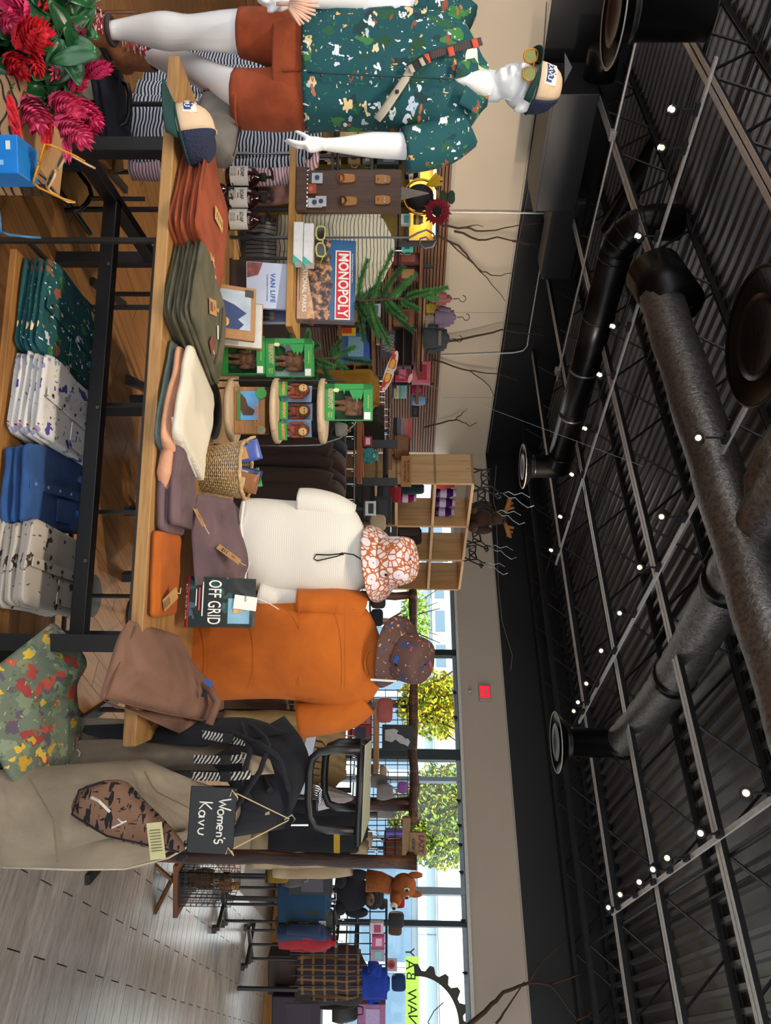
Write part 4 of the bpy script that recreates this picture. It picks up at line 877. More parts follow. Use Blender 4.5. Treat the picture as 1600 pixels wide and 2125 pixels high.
# ---------------------------------------------------------------- caps and sunglasses
CAPT = plain('0f3b3a', .8, name='teal_twill'); CAPC = plain('d9bb9a', .85, name='cream_twill'); CAPN = NT('navy_mesh'); CAPN.col('1d2540').set(.8); _v = CAPN.n('TexVoronoi'); _v.inputs['Scale'].default_value = 160; CAPN.l(CAPN.co(), _v.inputs['Vector']); CAPN.bump(_v.outputs['Distance'], .8, .003); CAPN = CAPN.m
PATCHW = plain('e9e4da', .7); PATCHB = plain('23427f', .6)
def cap(label, loc, rot, brim=CAPT, frontm=CAPC, backm=CAPN, patch=True, s=1.0, name='trucker_hat'):
    o = thing(name, label, 'cap', loc, rot=rot); o.scale = (s, s, s)
    def dome(a0, a1, n=14):
        R = []
        for i in range(9):
            ph = PI/2*i/8*.985; r = math.cos(ph)**.62; z = .105*math.sin(ph)**.9
            R.append([(.086*r*math.cos(a0+(a1-a0)*k/n), .1*r*math.sin(a0+(a1-a0)*k/n)*(1.0), z + (.008 if math.sin(a0+(a1-a0)*k/n) < 0 else 0)*math.sin(ph)) for k in range(n+1)])
        b = MB().rings(R, closed=False, cap=False); return b
    MBf = dome(-PI/2-1.15, -PI/2+1.15).build('crown_front', frontm, o, True); sl = MBf.modifiers.new('s', 'SOLIDIFY'); sl.thickness = .003
    MBb = dome(-PI/2+1.15, 1.5*PI-1.15, 20).build('crown_back', backm, o, True); sl = MBb.modifiers.new('s', 'SOLIDIFY'); sl.thickness = .003
    R = []
    for i in range(8):
        f = i/7; R.append([((.086+.006*f)*math.sin(a)*(1+.05*f), -.1*math.cos(a)*1.0-.075*f*max(0, math.cos(a))**.7, .004-.03*math.sin(a)**2*(.35+.65*f)+.002-.012*f) for a in [-1.35+2.7*k/18 for k in range(19)]])
    br = MB().rings(R, closed=False, cap=False).build('brim', brim, o, True); sl = br.modifiers.new('s', 'SOLIDIFY'); sl.thickness = .004
    MB().ell((0, 0, .111), (.008, .008, .005), 10, 6).build('top_button', frontm, o, True)
    MB().tube([(.0865*math.cos(a), .1*math.sin(a), .006) for a in [2*PI*k/28 for k in range(28)]], .004, 6, loop=True).build('sweatband', brim, o)
    if patch:
        M = T(0, -.0945, .05) @ RX(math.radians(-9))
        b = MB().box((0, 0, 0), (.001, .001, .001)); b = MB()
        for i in range(10): b.box((-.0378+.0084*i, 0, 0), (.0085, .003, .044), M)
        p_ = b.build('patch', PATCHW, o); b = MB()
        top_ = lambda x: max(.004, .015-abs(x+.004)*.9, .012-abs(x-.018)*.9, .011-abs(x+.026)*.9)
        for i in range(24):
            x0, x1 = -.036+.003*i, -.033+.003*i; b.prism([(x0, -.018), (x1, -.018), (x1, top_(x1)), (x0, top_(x0))], -.0032, -.0012, M)
        m1 = b.build('patch_mountains', PATCHB, p_); m2 = text('KAVU', .0235, PATCHW, p_, M @ T(0, -.0058, -.0075) @ FACE, sx=1.05, bold=.0004); m3 = MB().ell((.006, -.003, .016), (.003, .001, .003), 8, 6, M).build('patch_sun', plain('c8402c', .6), p_)
        for q in (p_, m1, m2, m3):
            for vv in q.data.vertices: vv.co.y += .0929*(1-math.sqrt(max(.05, 1-(vv.co.x/.0795)**2)))
    return o
cap('cream and teal trucker cap with blue patch on the mannequin head', P(181, 1108, MD)+Vector((0, .0, -.012)), (math.radians(-8), math.radians(5), math.radians(-8)))
def glasses(label, loc, rot, fm, lm, shape=(.027, .024), gap=.035, temples=.13, name='sunglasses'):
    o = thing(name, label, 'sunglasses', loc, rot=rot)
    for sx in (-1, 1):
        pl_ = []
        for k in range(20):
            a = 2*PI*k/20; pl_.append((sx*gap+shape[0]*math.copysign(abs(math.cos(a))**.8, math.cos(a)), -.004*(math.cos(a))**2*0, shape[1]*math.copysign(abs(math.sin(a))**.85, math.sin(a))+(.006*max(0, sx*math.cos(a)) if math.sin(a) > 0 else 0)))
        MB().tube(pl_, .0042, 6, loop=True).build('rim', fm, o, True)
        MB().prism([(x, z) for x, _, z in pl_], -.0012, .0012).build('lens', lm, o)
        if temples: MB().tube([(sx*(gap+shape[0]), .002, shape[1]*.5), (sx*(gap+shape[0]+.006), .02, shape[1]*.5), (sx*(gap+shape[0]+.008), temples*.75, shape[1]*.4), (sx*(gap+shape[0]+.004), temples, -.01)], .004, 6).build('temple', fm, o, True)
    MB().tube([(-gap+shape[0]-.001, -.001, shape[1]*.4), (0, -.004, shape[1]*.55), (gap-shape[0]+.001, -.001, shape[1]*.4)], .004, 6).build('bridge', fm, o, True)
    return o
AMB = plain('c98418', .2, name='amber_frame'); LENS = plain('6c6a3c', .06, .7, name='mirror_lens'); LENSD = plain('2a1d20', .1, name='dark_lens')
glasses('amber framed mirror sunglasses on the mannequin face', P(171, 1090, MD)+Vector((0, -.112, 0)), (0, math.radians(4), math.radians(-6)), AMB, LENS)
# ================================================================ goods on the back half of the table
def onT(u, y, z=ZTAB):     # table point seen at column u, at depth y
    return Vector((P(u, 500, y).x, y, z))
LEATH = plain('4a2c22', .5, name='brown_leather'); GCAN = fabric('77716b', '5b5651', 8, 700, wrs=.2)
# toiletry bag
o = thing('toiletry_bag', 'grey canvas toiletry bag with brown leather handle behind the cap', 'bag', onT(268, 2.86), TROT-.25)
b = MB(); R = []
for i in range(13):
    x = (i/12-.5)*.3; k = .82+.18*(1-abs(2*i/12-1)**5)
    R.append([(x+.012*s_, c_*.062*k*(1.15-.35*(s_+1)/2), .078+s_*.078*k) for c_, s_ in sup(24, .55)])
b.rings(R).build('body', GCAN, o, True)
MB().tube([(-.14, 0, .15), (0, 0, .162), (.14, 0, .15)], .004, 6).build('zip', BLKMAT, o); MB().box((.075, -.062, .06), (.026, .004, .045)).build('leather_label', LEATH, o)
MB().tube([(-.148, -.02, .15), (-.185, -.02, .135), (-.19, -.02, .09), (-.15, -.02, .06)], .011, 8).build('handle', LEATH, o, True); MB().box((-.146, -.03, .04), (.012, .06, .05)).build('end_patch', LEATH, o, bevel=.004)
MB().tube([(-.13, -.064, .01), (0, -.068, .012), (.13, -.064, .01)], .003, 6).build('piping', plain('5d5853', .9), o)
# second cap, lying on the table
cap('trucker cap with blue patch lying on the oak table', onT(274, 2.6)+Vector((.02, 0, .016)), (math.radians(6), math.radians(-12), math.radians(-48)), s=1.08)
# soap bottles
AMBG = plain('2d0d0c', .08, name='dark_amber_bottle', Coat_Weight=.5); LBL = plain('dedcd8', .6, name='paper_label', var=.03)
def bottle(label, loc, r, h, big=True, rz=0):
    o = thing('soap_bottle' if big else 'lotion_bottle', label, 'bottle', loc, rz, 'amber soap bottles' if big else 'small lotion bottles')
    MB().lathe([(.001, 0), (r*.9, 0), (r, r*.12), (r, h*.72), (r*.85, h*.85), (r*.38, h*.97), (r*.36, h*1.05), (.001, h*1.05)], 28).build('glass', AMBG, o, True)
    R = [[(r*1.012*math.sin(a), -r*1.012*math.cos(a), z) for a in [-1.35+2.7*k/18 for k in range(19)]] for z in (h*.14, h*.68)]
    lb = MB().rings(R, closed=False, cap=False).build('paper_label', LBL, o, True)
    if big:
        text('SOAP', r*.52, plain('3a3230', .7), lb, T(0, -r*1.03, h*.52) @ FACE, sx=.75); MB().box((r*.1, -r*1.018, h*.41), (r*.5, .0015, h*.03)).build('print_line', plain('8a5a48', .7), lb)
        for k in range(4): MB().box((0, -r*1.018, h*.33-k*h*.045), (r*.8, .0015, h*.012)).build('print_line', plain('8d8a86', .7), lb)
    else:
        for k in range(3): MB().box((0, -r*1.02, h*.5-k*h*.1), (r*.9, .0015, h*.02)).build('print_line', plain('9a9792', .7), lb)
    MB().lathe([(r*.42, h*1.02), (r*.42, h*1.17), (r*.2, h*1.19), (r*.14, h*1.19), (r*.14, h*1.34), (r*.3, h*1.34), (r*.3, h*1.4), (.001, h*1.4)], 18).tube([(0, 0, h*1.37), (-r*.3, -r*.5, h*1.38), (-r*.45, -r*.9, h*1.33)], r*.12, 8).build('pump', BLKMAT, o, True)
for i, (u, y, n_) in enumerate(((368, 3.34, 'first big amber soap bottle, beside the toiletry bag'), (412, 3.33, 'middle big amber soap bottle in the row of three'), (456, 3.33, 'third big amber soap bottle, closest to the blue book'))): bottle(n_, onT(u, y), .046, .15, rz=.1*(i-1))
for i, (u, y, n_) in enumerate(((391, 3.02, 'small bottle with white label nearest the cap'), (411, 3.0, 'middle one of three small white label bottles'), (431, 2.98, 'small bottle with white label nearest the rust shorts'))): bottle(n_, onT(u, y), .022, .075, False, .3*(i-1))
# riser shelf
ZR = 1.10; yr = 3.42
rs = thing('riser_shelf', 'pine riser shelf on slim grey posts at the table back', 'shelf', onT(497, yr), TROT*.6)
wR = (690-305)/FPX*yr
MB().box((0, .09, ZR-ZTAB-.015), (wR, .26, .03)).build('board', wood('b98a4a', '95682f', 'x', 1, .5), rs, bevel=.003)
for x in (-wR/2+.02, 0, wR/2-.02):
    for y in (-.02, .2): MB().box((x, y, (ZR-ZTAB)/2-.015), (.012, .012, ZR-ZTAB-.03)).build('post', STEEL, rs)
MB().box((0, .2, .02), (wR-.04, .01, .01)).build('back_rail', STEEL, rs)
def onR(u, dy=0): return Vector((P(u, 620, yr+.05+dy).x, yr+.05+dy, ZR+.001))
# pin display board
DKW = wood('5d4638', '43312a', 'z', .8, .55, 'walnut_board')
o = thing('pin_board', 'upright walnut board with wooden pins and stickers on the riser', 'display board', onR(399, -.02), TROT*.6)
MB().box((0, 0, .245), (.205, .02, .48)).build('board', DKW, o, bevel=.002); MB().box((0, -.015, .025), (.205, .05, .05)).build('foot', DKW, o, bevel=.003)
PIN = plain('b07a42', .6); PIND = plain('3b2418', .6)
for sx, z, m2 in ((-.055, .4, 0), (.045, .4, 1), (-.06, .235, 2), (.05, .245, 3)):
    p_ = MB().prism([(sx-.02, z-.035), (sx+.02, z-.035), (sx+.022, z), (sx+.018, z+.03), (sx+.01, z+.036), (sx-.01, z+.036), (sx-.018, z+.03), (sx-.022, z)], -.018, -.011).build('wooden_pin', PIN, o, bevel=.002)
    if m2 < 2:
        for ex in (-.008, .008): MB().ell((sx+ex, -.019, z+.008), (.006, .002, .004), 8, 6).build('pin_eye', WHITE, p_); MB().ell((sx+ex, -.021, z+.008), (.0025, .002, .0025), 8, 6).build('pin_pupil', BLKMAT, p_)
        MB().box((sx, -.019, z-.022), (.014, .002, .002)).build('pin_mouth', PIND, p_)
    else:
        for k in range(3): MB().tube([(sx+.02*math.cos(a+k*2.1), -.02, z-.03+.016*math.sin(a+k*2.1)) for a in (0, .7, 1.4, 2.1)], .004, 6).build('pin_ornament', PIND if m2 == 3 else plain('8c4428', .6), p_)
for c, s_, m in (((-.06, .095), (.05, .05), 'c9cedb'), ((-.005, .065), (.045, .055), 'b4552f'), ((.06, .085), (.045, .07), 'd8dae0'), ((.055, .115), (.05, .05), 'cfcfd4')):
    k_ = MB().box((c[0], -.016-.002*abs(c[0]*100 % 3), c[1]), (s_[0], .003, s_[1]), ).build('sticker', plain(m, .6), o)
    MB().ell((c[0], -.0225, c[1]), (.012, .002, .012), 10, 6).build('sticker_print', plain('e0707c' if m == 'b4552f' else '3d4a6e', .6), k_)
MB().lathe([(.03, 0), (.002, .13)], 4, T(0, .01, .485) @ RZ(.78)).build('peak', plain('77706a', .6), o)
for k in range(9): MB().ell((-.085+.021*k, -.03, .05), (.007, .005, .009), 8, 6).build('metal_charm', CHROME, o)
# white and teal boxes lying on the riser, green sunglasses, board game
for k, (dz, lb_) in enumerate(((0, 'lower white slipcase book with teal corner on the riser edge'), (.046, 'upper white slipcase book with teal corner on the riser edge'))):
    o = thing('slipcase_book', lb_, 'book', onR(508, -.09)+Vector((.006*k, 0, dz)), TROT*.6)
    MB().box((0, 0, .022), (.19, .06, .043)).build('case', plain('e4e3e6', .6), o, bevel=.002); MB().box((.0, .002, .002), (.194, .062, .006)).build('teal_edge', plain('3fb8a4', .5), o); MB().prism([(.06, 0), (.0955, 0), (.0955, .042)], -.0318, -.03).build('teal_corner', plain('3fb8a4', .5), o)
glasses('lime framed sunglasses resting on the white books', onR(501, -.095)+Vector((0, 0, .12)), (math.radians(-12), 0, .1), plain('b9c06a', .25), LENSD, (.03, .02), .037, .1)
g = thing('board_game_box', 'national parks board game box with red title panel standing on the riser', 'board game', onR(578, .0), rot=(math.radians(-6), 0, TROT*.6))
gw, gh = .395, .275
MB().box((0, .025, gh/2), (gw, .05, gh)).build('box', plain('7d6a66', .5), g, bevel=.002)
MB().box((0, -.002, gh/2), (gw-.004, .004, gh-.004)).build('sky_print', plain('2d5d8c', .35, var=.25, scale=6), g)
ROCK = NT('rock_print'); _n = ROCK.noise(ROCK.co(), 26, 5, .7); ROCK.col(ROCK.ramp(_n, [(.36, '241d22'), (.5, '4a3a38'), (.58, 'b88a66'), (.7, 'd9ad84')])).set(.4); ROCK = ROCK.m
rk = [(-.195, .05), (.195, .05), (.195, .155), (.165, .16), (.13, .15), (.1, .162), (.06, .158), (.02, .168), (-.02, .155), (-.05, .165), (-.08, .15), (-.11, .16), (-.14, .14), (-.17, .16), (-.195, .15)]
MB().prism(rk, -.0055, -.004).build('mountain_print', ROCK, g); MB().box((0, -.005, .028), (gw-.004, .0025, .05)).build('sand_band', plain('b8997c', .5), g)
MB().prism([(-.03, .05), (.195, .05), (.195, .085), (.12, .075), (.05, .062)], -.007, -.0055).build('sand_slope', plain('c9a27c', .5, var=.3, scale=50), g)
MB().box((.025, -.006, .215), (.335, .004, .072)).build('title_border', WHITE, g); MB().box((.025, -.008, .215), (.322, .004, .06)).build('title_panel', plain('c4202e', .4), g)
text('MONOPOLY', .066, WHITE, g, T(.025, -.0108, .215) @ FACE, sx=.83, bold=.0016); text('NATIONAL PARKS', .03, WHITE, g, T(.045, -.008, .036) @ FACE, sx=.95, bold=.0006); MB().box((0, -.0068, .014), (.22, .001, .003)).build('print_line', plain('6b4a3a', .7), g); text('Fast-Dealing Property Trading Game', .0095, WHITE, g, T(-.06, -.006, .2595) @ FACE)
text('MONOPOLY', .03, plain('8e5a5a', .6), g, T(gw/2+.001, .025, .07) @ RZ(PI/2) @ FACE, sx=.6)
# books under the riser
bk = thing('travel_book', 'pale blue van travel book leaning under the riser', 'book', onT(590, 3.36)+Vector((.0, 0, .09)), rot=(math.radians(-14), 0, .05))
MB().box((0, .012, .1), (.2, .02, .2)).build('pages', WHITE, bk); MB().box((0, 0, .1), (.205, .004, .205)).build('cover', plain('b9c3dc', .4, var=.06, scale=5), bk); MB().box((0, .024, .1), (.205, .004, .205)).build('back_cover', plain('c6cbe0', .4), bk)
text('VAN LIFE', .03, plain('2a55a0', .5), bk, T(.01, -.003, .115) @ FACE, bold=.0007, space=1.1); text('YOUR HOME ON THE ROAD', .0095, plain('2a55a0', .5), bk, T(.01, -.003, .09) @ FACE)
MB().prism([(-.1, .0), (-.03, .0), (-.045, .05), (-.1, .07)], -.004, -.0025).build('van_photo', plain('7a3a34', .5, var=.5, scale=40), bk)
o = thing('butterfly_journal', 'violet journal with butterfly and pines beside the pale book', 'book', onT(640, 3.47)+Vector((0, .03, .13)), rot=(math.radians(-8), 0, 0))
MB().box((0, .008, .08), (.12, .016, .155)).build('cover', plain('6f74b0', .45, var=.3, scale=8), o, bevel=.002)
for k in range(5): MB().prism([(-.055+.022*k, .005), (-.035+.022*k, .005), (-.045+.022*k, .04+.012*(k % 2))], -.002, -.0005).build('pine_print', plain('1f4038', .6), o)
for sx in (-1, 1): MB().ell((.025+sx*.01, -.002, .05), (.01, .0015, .013), 8, 6).build('butterfly_print', plain('c9a86a', .6), o)
st_ = thing('book_plinth', 'low dark plinth lifting the books under the riser', 'stand', onT(610, 3.43), 0); MB().box((0, .03, .045), (.3, .12, .088)).build('block', plain('3a2c26', .6), st_, bevel=.003); MB().box((0, .03, .005), (.31, .13, .01)).build('foot', plain('2c211c', .6), st_)
# kraft box frame print
o = thing('framed_print', 'kraft framed mountain print in clear sleeve behind the olive trousers', 'picture', onT(640, 3.02)+Vector((0, 0, .0)), rot=(math.radians(-24), 0, -.08))
MB().box((0, .012, .1), (.225, .024, .2)).build('kraft_frame', plain('a57c52', .8), o, bevel=.003); MB().box((-.01, -.002, .105), (.165, .004, .145)).build('art_sky', plain('aebccb', .12, var=.2, scale=9), o)
MB().prism([(-.05, .05), (.072, .05), (.072, .13), (.05, .15), (.03, .125), (.0, .16), (-.03, .11)], -.0055, -.004).build('art_mountain', plain('3a4a72', .2), o); MB().ell((.045, -.006, .07), (.02, .002, .02), 12, 6).build('art_bloom', plain('d99a3a', .3), o); MB().box((-.085, -.006, .17), (.03, .002, .035)).build('barcode_label', plain('3a3836', .6), o)
o = thing('framed_print', 'second kraft framed print standing behind the first', 'picture', onT(668, 3.14), rot=(math.radians(-20), 0, -.05)); MB().box((0, .012, .1), (.2, .02, .21)).build('kraft_frame', plain('9c744c', .8), o, bevel=.003); MB().box((0, 0, .1), (.19, .003, .2)).build('clear_sleeve', plain('cfd2d0', .1), o)
# ---------------------------------------------------------------- furry figures in boxes
GRN = plain('1f8a3c', .45, name='green_carton'); GRND = plain('0f4a24', .6); FUR = plain('6b4c36', .9, var=.45, scale=120, name='shaggy_brown'); FURR = plain('8a4630', .85, var=.3, scale=90, name='red_brown_plastic'); FACEM = plain('c9a86a', .7)
def ape(b, h, M):
    for c, r in (((0, 0, .62), (.2, .13, .2)), ((0, 0, .42), (.17, .11, .16)), ((0, -.02, .86), (.11, .11, .13)), ((-.09, 0, .2), (.075, .08, .22)), ((.09, 0, .2), (.075, .08, .22)), ((-.09, -.05, .02), (.07, .1, .035)), ((.09, -.05, .02), (.07, .1, .035)), ((-.23, 0, .5), (.06, .065, .24)), ((.23, 0, .5), (.06, .065, .24)), ((-.2, 0, .72), (.09, .09, .08)), ((.2, 0, .72), (.09, .09, .08))):
        b.ell([x*h for x in c], [x*h for x in r], 14, 9, M)
    return b
def figbox(label, loc, w, h, dp, rz, title=True, tilt=0):
    o = thing('figure_box', label, 'toy box', loc, rot=(tilt, 0, rz))
    MB().box((0, dp-.002, h/2), (w, .004, h)).build('back_panel', GRND if tilt == 0 and rz != .12 else plain('b9c2cc', .5), o)
    s_ = MB(); s_.box((-w/2+.002, dp/2, h/2), (.004, dp, h)); s_.box((w/2-.002, dp/2, h/2), (.004, dp, h)); s_.box((0, dp/2, .002), (w, dp, .004)); s_.box((0, dp/2, h-.002), (w, dp, .004)); s_.build('carton', GRN, o)
    fr_ = MB(); fr_.box((-w/2+.012, 0, h/2), (.024, .003, h)); fr_.box((0, 0, h-.018), (w, .003, .036)); fr_.box((0, 0, .02), (w, .003, .04))
    n = 9; zz = [h*.2+i*(h*.62)/n for i in range(n+1)]; tp = [(-w/2+.024, h*.2)] + [q for i in range(n) for q in ((-w/2+.03+.012*(i % 2)+(.035 if i > 5 else 0), zz[i]), (-w/2+.024+(.03 if i > 4 else 0), (zz[i]+zz[i+1])/2))] + [(-w/2+.02, zz[-1])]
    fr_.prism(tp, -.0015, .0015); fr_.build('front_frame', GRN, o)
    a_ = ape(MB(), h*.78, T(.012, dp*.5, .035)).build('shaggy_figure', FUR, o, True); rm = a_.modifiers.new('r', 'REMESH'); rm.mode = 'VOXEL'; rm.voxel_size = .004; rm.use_smooth_shade = True
    MB().ell((.012, dp*.5-h*.1, .035+h*.68), (h*.05, h*.02, h*.06), 10, 6).build('figure_face', FACEM, a_)
    MB().box((.01, .001, h/2), (w-.03, .0012, h-.075)).build('clear_window', CLEAR, o)
    for k in range(3): MB().ell((-.03+.03*k, dp-.012, .05+.02*(k % 2)), (.025, .006, .03), 8, 6).build('fern_print', plain('2f5a34', .8), o)
    if title:
        text('BIGFOOT', h*.12, plain('e8ddb0', .6), o, T(-w*.1, -.0025, .022) @ FACE, sx=.8, bold=.0016); text('BIGFOOT', h*.12, plain('7a3a26', .6), o, T(-w*.1, -.0036, .022) @ FACE, sx=.8, bold=.0)
        text('Action\nFigure', h*.055, plain('d8d86a', .6), o, T(w*.34, -.003, .022) @ FACE, sx=.85)
    MB().ell((-w/2+.026, -.003, h*.24), (.008, .001, .014), 10, 6).build('footprint', plain('e0cf9a', .6), o); MB().tube([(-.03+.006*k, -.003, h-.018+.003*(k % 2)) for k in range(10)], .001, 4).build('script_print', plain('e9e36a', .6), o)
    MB().box((w/2-.02, -.003, h-.02), (.03, .002, .026)).build('price_sticker', WHITE, o)
    return o
CLEAR = clearmat('clear_plastic', (1, 1, 1, 1), 1.08)
figbox('green window box with furry figure, lower one beside the print', onT(737, 3.22), .165, .2, .07, .05, False)
figbox('green window box with furry figure, stacked upper one below the spruce', onT(742, 3.24, ZTAB+.201), .165, .205, .07, .12)
# three tier stand
yt = 3.12; cx = P(853, 560, yt).x
ts = thing('tier_stand', 'three tier stand of pale wooden discs on thin black rods', 'stand', (cx, yt, ZTAB), .05)
PALEW = wood('c2ab8c', '9e8768', 'x', 1.2, .6, 'pale_disc'); tz = [.075, .262, .455]
for z in tz: MB().lathe([(.001, 0), (.13, 0), (.137, .005), (.137, .02), (.13, .025), (.001, .025)], 40, T(0, 0, z)).build('disc', PALEW, ts, True)
for a in (2.5, 3.5): MB().tube([(.13*math.cos(a), .13*math.sin(a), 0), (.13*math.cos(a), .13*math.sin(a), .56)], .004, 6).build('rod', BLACK, ts)
MB().tube([(.142, .02, 0), (.145, .02, .3), (.14, .02, .45), (.11, .02, .54), (.05, .02, .6), (-.02, .02, .62)], .004, 6).build('bent_rod', STEEL, ts, True)
MB().lathe([(.001, 0), (.12, 0), (.12, .01), (.001, .012)], 30).build('foot_plate', BLACK, ts, True)
def tier(k, dx=0, dy=0): return Vector((cx+dx, yt+dy, ZTAB+tz[k]+.026))
o = thing('wooden_puzzle_box', 'wood box with running creature picture on the lowest tier', 'toy box', tier(0, .005, -.05), .08)
MB().box((0, .05, .065), (.195, .1, .13)).build('frame', wood('a5733f', '7d5127', 'x', 1.2, .5), o, bevel=.003); MB().box((-.02, -.002, .06), (.12, .004, .09)).build('picture', plain('5b9bd0', .4, var=.2, scale=10), o)
MB().prism([(-.07, .03), (-.05, .05), (-.02, .06), (.0, .09), (.02, .08), (.02, .04), (.0, .03), (-.02, .02)], -.0055, -.004).build('creature_print', plain('4a3220', .6), o); MB().box((-.02, -.005, .022), (.12, .003, .014)).build('grass_print', plain('3f7a3a', .6), o)
MB().lathe([(.001, 0), (.024, 0), (.022, .003), (.001, .003)], 20, T(-.07, -.004, .115) @ RX(PI/2)).build('green_seal', plain('3f9a4a', .5), o); MB().lathe([(.001, 0), (.018, 0), (.001, .003)], 20, T(.08, -.004, .115) @ RX(PI/2)).build('brass_seal', plain('8a8560', .5), o); text('BIGFOOT', .022, plain('d9842a', .5), o, T(.02, -.0055, .095) @ FACE, bold=.0006)
for k, (dx, n_) in enumerate(((-.09, 'red brown bobble figure box on the middle tier, tilted one'), (.0, 'red brown bobble figure box on the middle tier, centre one'), (.09, 'red brown bobble figure box on the middle tier, by the bent rod'))):
    o = thing('bobble_box', n_, 'toy box', tier(1, dx, -.045+.02*(k % 2)), (-.3, 0, .35)[k], 'bobble figure boxes on the middle tier')
    MB().box((0, .055, .065), (.075, .004, .13)).build('back_card', plain('8fa6c4', .5), o); MB().box((0, .028, .002), (.075, .055, .004)).build('base_card', GRN, o); MB().box((0, 0, .017), (.075, .003, .034)).build('front_card', GRN, o)
    a_ = ape(MB(), .12, T(0, .028, .006)); a_.ell((0, .02, .1), (.026, .026, .026), 14, 9); a_ = a_.build('bobble_figure', FURR, o, True); MB().ell((0, -.003, .1), (.017, .006, .019), 10, 6).build('face', FACEM, a_)
    for ex in (-.006, .006): MB().ell((ex, -.009, .104), (.003, .002, .003), 6, 4).build('eye', BLKMAT, a_)
    text('BIGFOOT', .015, plain('e8962a', .5), o, T(0, -.002, .018) @ FACE, bold=.0006)
figbox('green window box with furry figure on the top tier', tier(2, -.03, -.06), .15, .195, .07, .1)
# wicker basket with snack packs
WICK = plain('b79c70', .8, var=.25, scale=60, name='wicker')
o = thing('wicker_basket', 'small round wicker basket with loop handles holding bright packets', 'basket', onT(975, 2.98), .1)
rb = lambda z: .085+.032*(z/.17)
st2 = MB()
for k in range(44):
    a = 2*PI*k/44; st2.tube([((rb(z)+.002*(1 if (i+k) % 2 else -1))*math.cos(a), (rb(z)+.002*(1 if (i+k) % 2 else -1))*math.sin(a), z) for i, z in enumerate([.17*j/10 for j in range(11)])], .0028, 5)
w_ = st2.build('stakes', WICK, o)
ring = MB()
for j in range(20):
    z = .006+.168*j/20; ring.tube([((rb(z)+.0028*math.cos(k*PI+j*PI))*math.cos(2*PI*k/44), (rb(z)+.0028*math.cos(k*PI+j*PI))*math.sin(2*PI*k/44), z) for k in range(44)], .0026, 5, loop=True)
ring.build('weave', WICK, o); MB().lathe([(.001, 0), (.083, 0), (.083, .006), (.001, .006)], 30).build('base', WICK, o)
MB().tube([((rb(.17))*math.cos(2*PI*k/36), (rb(.17))*math.sin(2*PI*k/36), .172+.002*math.sin(k*2)) for k in range(36)], .008, 8, loop=True).build('rim', WICK, o, True)
for sx in (-1, 1): MB().tube([(sx*.113, -.025, .17), (sx*.13, -.02, .2), (sx*.132, .0, .21), (sx*.13, .02, .2), (sx*.113, .025, .17)], .006, 8).build('loop_handle', WICK, o, True)
for k, (c1, dx, rz_, n_) in enumerate((('4a5fa8', -.045, .2, 'blue packet with sunset print in the wicker basket'), ('2a2f5c', .0, -.1, 'dark navy packet in the middle of the wicker basket'), ('3f8a3c', .055, -.3, 'green packet in the wicker basket by its handle'), ('8a5a34', .03, .3, 'brown packet tucked in the wicker basket front'))):
    q = thing('snack_packet', n_, 'packet', onT(975, 2.98)+Vector((dx, .02 if k != 3 else -.04, .06)), rot=(math.radians(-10), math.radians(14*(1 if k % 2 else -1)), rz_))
    b = MB(); loftz(b, [(0, 0, 0, .04, .004), (0, 0, .02, .042, .014), (0, 0, .09, .042, .016), (0, 0, .14, .042, .012), (0, 0, .165, .042, .003)], 18, 12, .003, 20, k, .8); b.build('bag', plain(c1, .25), q, True)
    MB().box((0, -.016, .1), (.05, .003, .03)).build('print_panel', plain(('d99a5a', 'b9c4e0', 'd8cf6a', 'd9b98a')[k], .4), q); MB().box((0, 0, .163), (.083, .003, .012)).build('crimped_seal', plain(c1, .3), q)
# ---------------------------------------------------------------- spruce cuttings
NEED = plain('3f7a3c', .7, var=.35, scale=12, name='spruce_needle'); NEED2 = plain('2f5d34', .7, var=.3, scale=12)
def spruce(label, stem, tips, y, seed):
    random.seed(seed); base = P(stem[0][0], stem[0][1], y); o = thing('spruce_branch', label, 'branch', base)
    S = [P(u, v, y)-base for u, v in stem]; MB().tube(resample(S, 10), [.008*(1-.06*k) for k in range(11)], 7).build('stem', BARK, o, True)
    for (u0, v0), (u1, v1), dd in tips:
        a = P(u0, v0, y)-base; c = P(u1, v1, y+dd)-base; md = (a+c)/2+Vector((0, 0, -.012)); L = resample([a, md, c], 8)
        tw = MB().tube(L, [.004*(1-.08*k) for k in range(9)], 5).build('twig', BARK, o)
        nb = MB(); n = int((c-a).length*2600)+160
        for i in range(n):
            f = random.random(); k = min(int(f*8), 7); p = L[k].lerp(L[k+1], f*8-k); d = (L[k+1]-L[k]).normalized(); x = d.orthogonal().normalized(); x.rotate(Matrix.Rotation(random.uniform(0, 6.28), 3, d))
            e = (x*.8+d*.75).normalized()*random.uniform(.02, .034)*(1.1-.35*f); sd = d.cross(x)*.0015
            nb.add([p-sd, p+sd, p+e+d*.0004, p+e*.6+x.cross(sd.normalized())*.0016], [(0, 1, 2), (0, 2, 3), (1, 2, 3)])
        q = nb.build('needles', NEED if random.random() > .35 else NEED2, tw); q['kind'] = 'stuff'
    return o
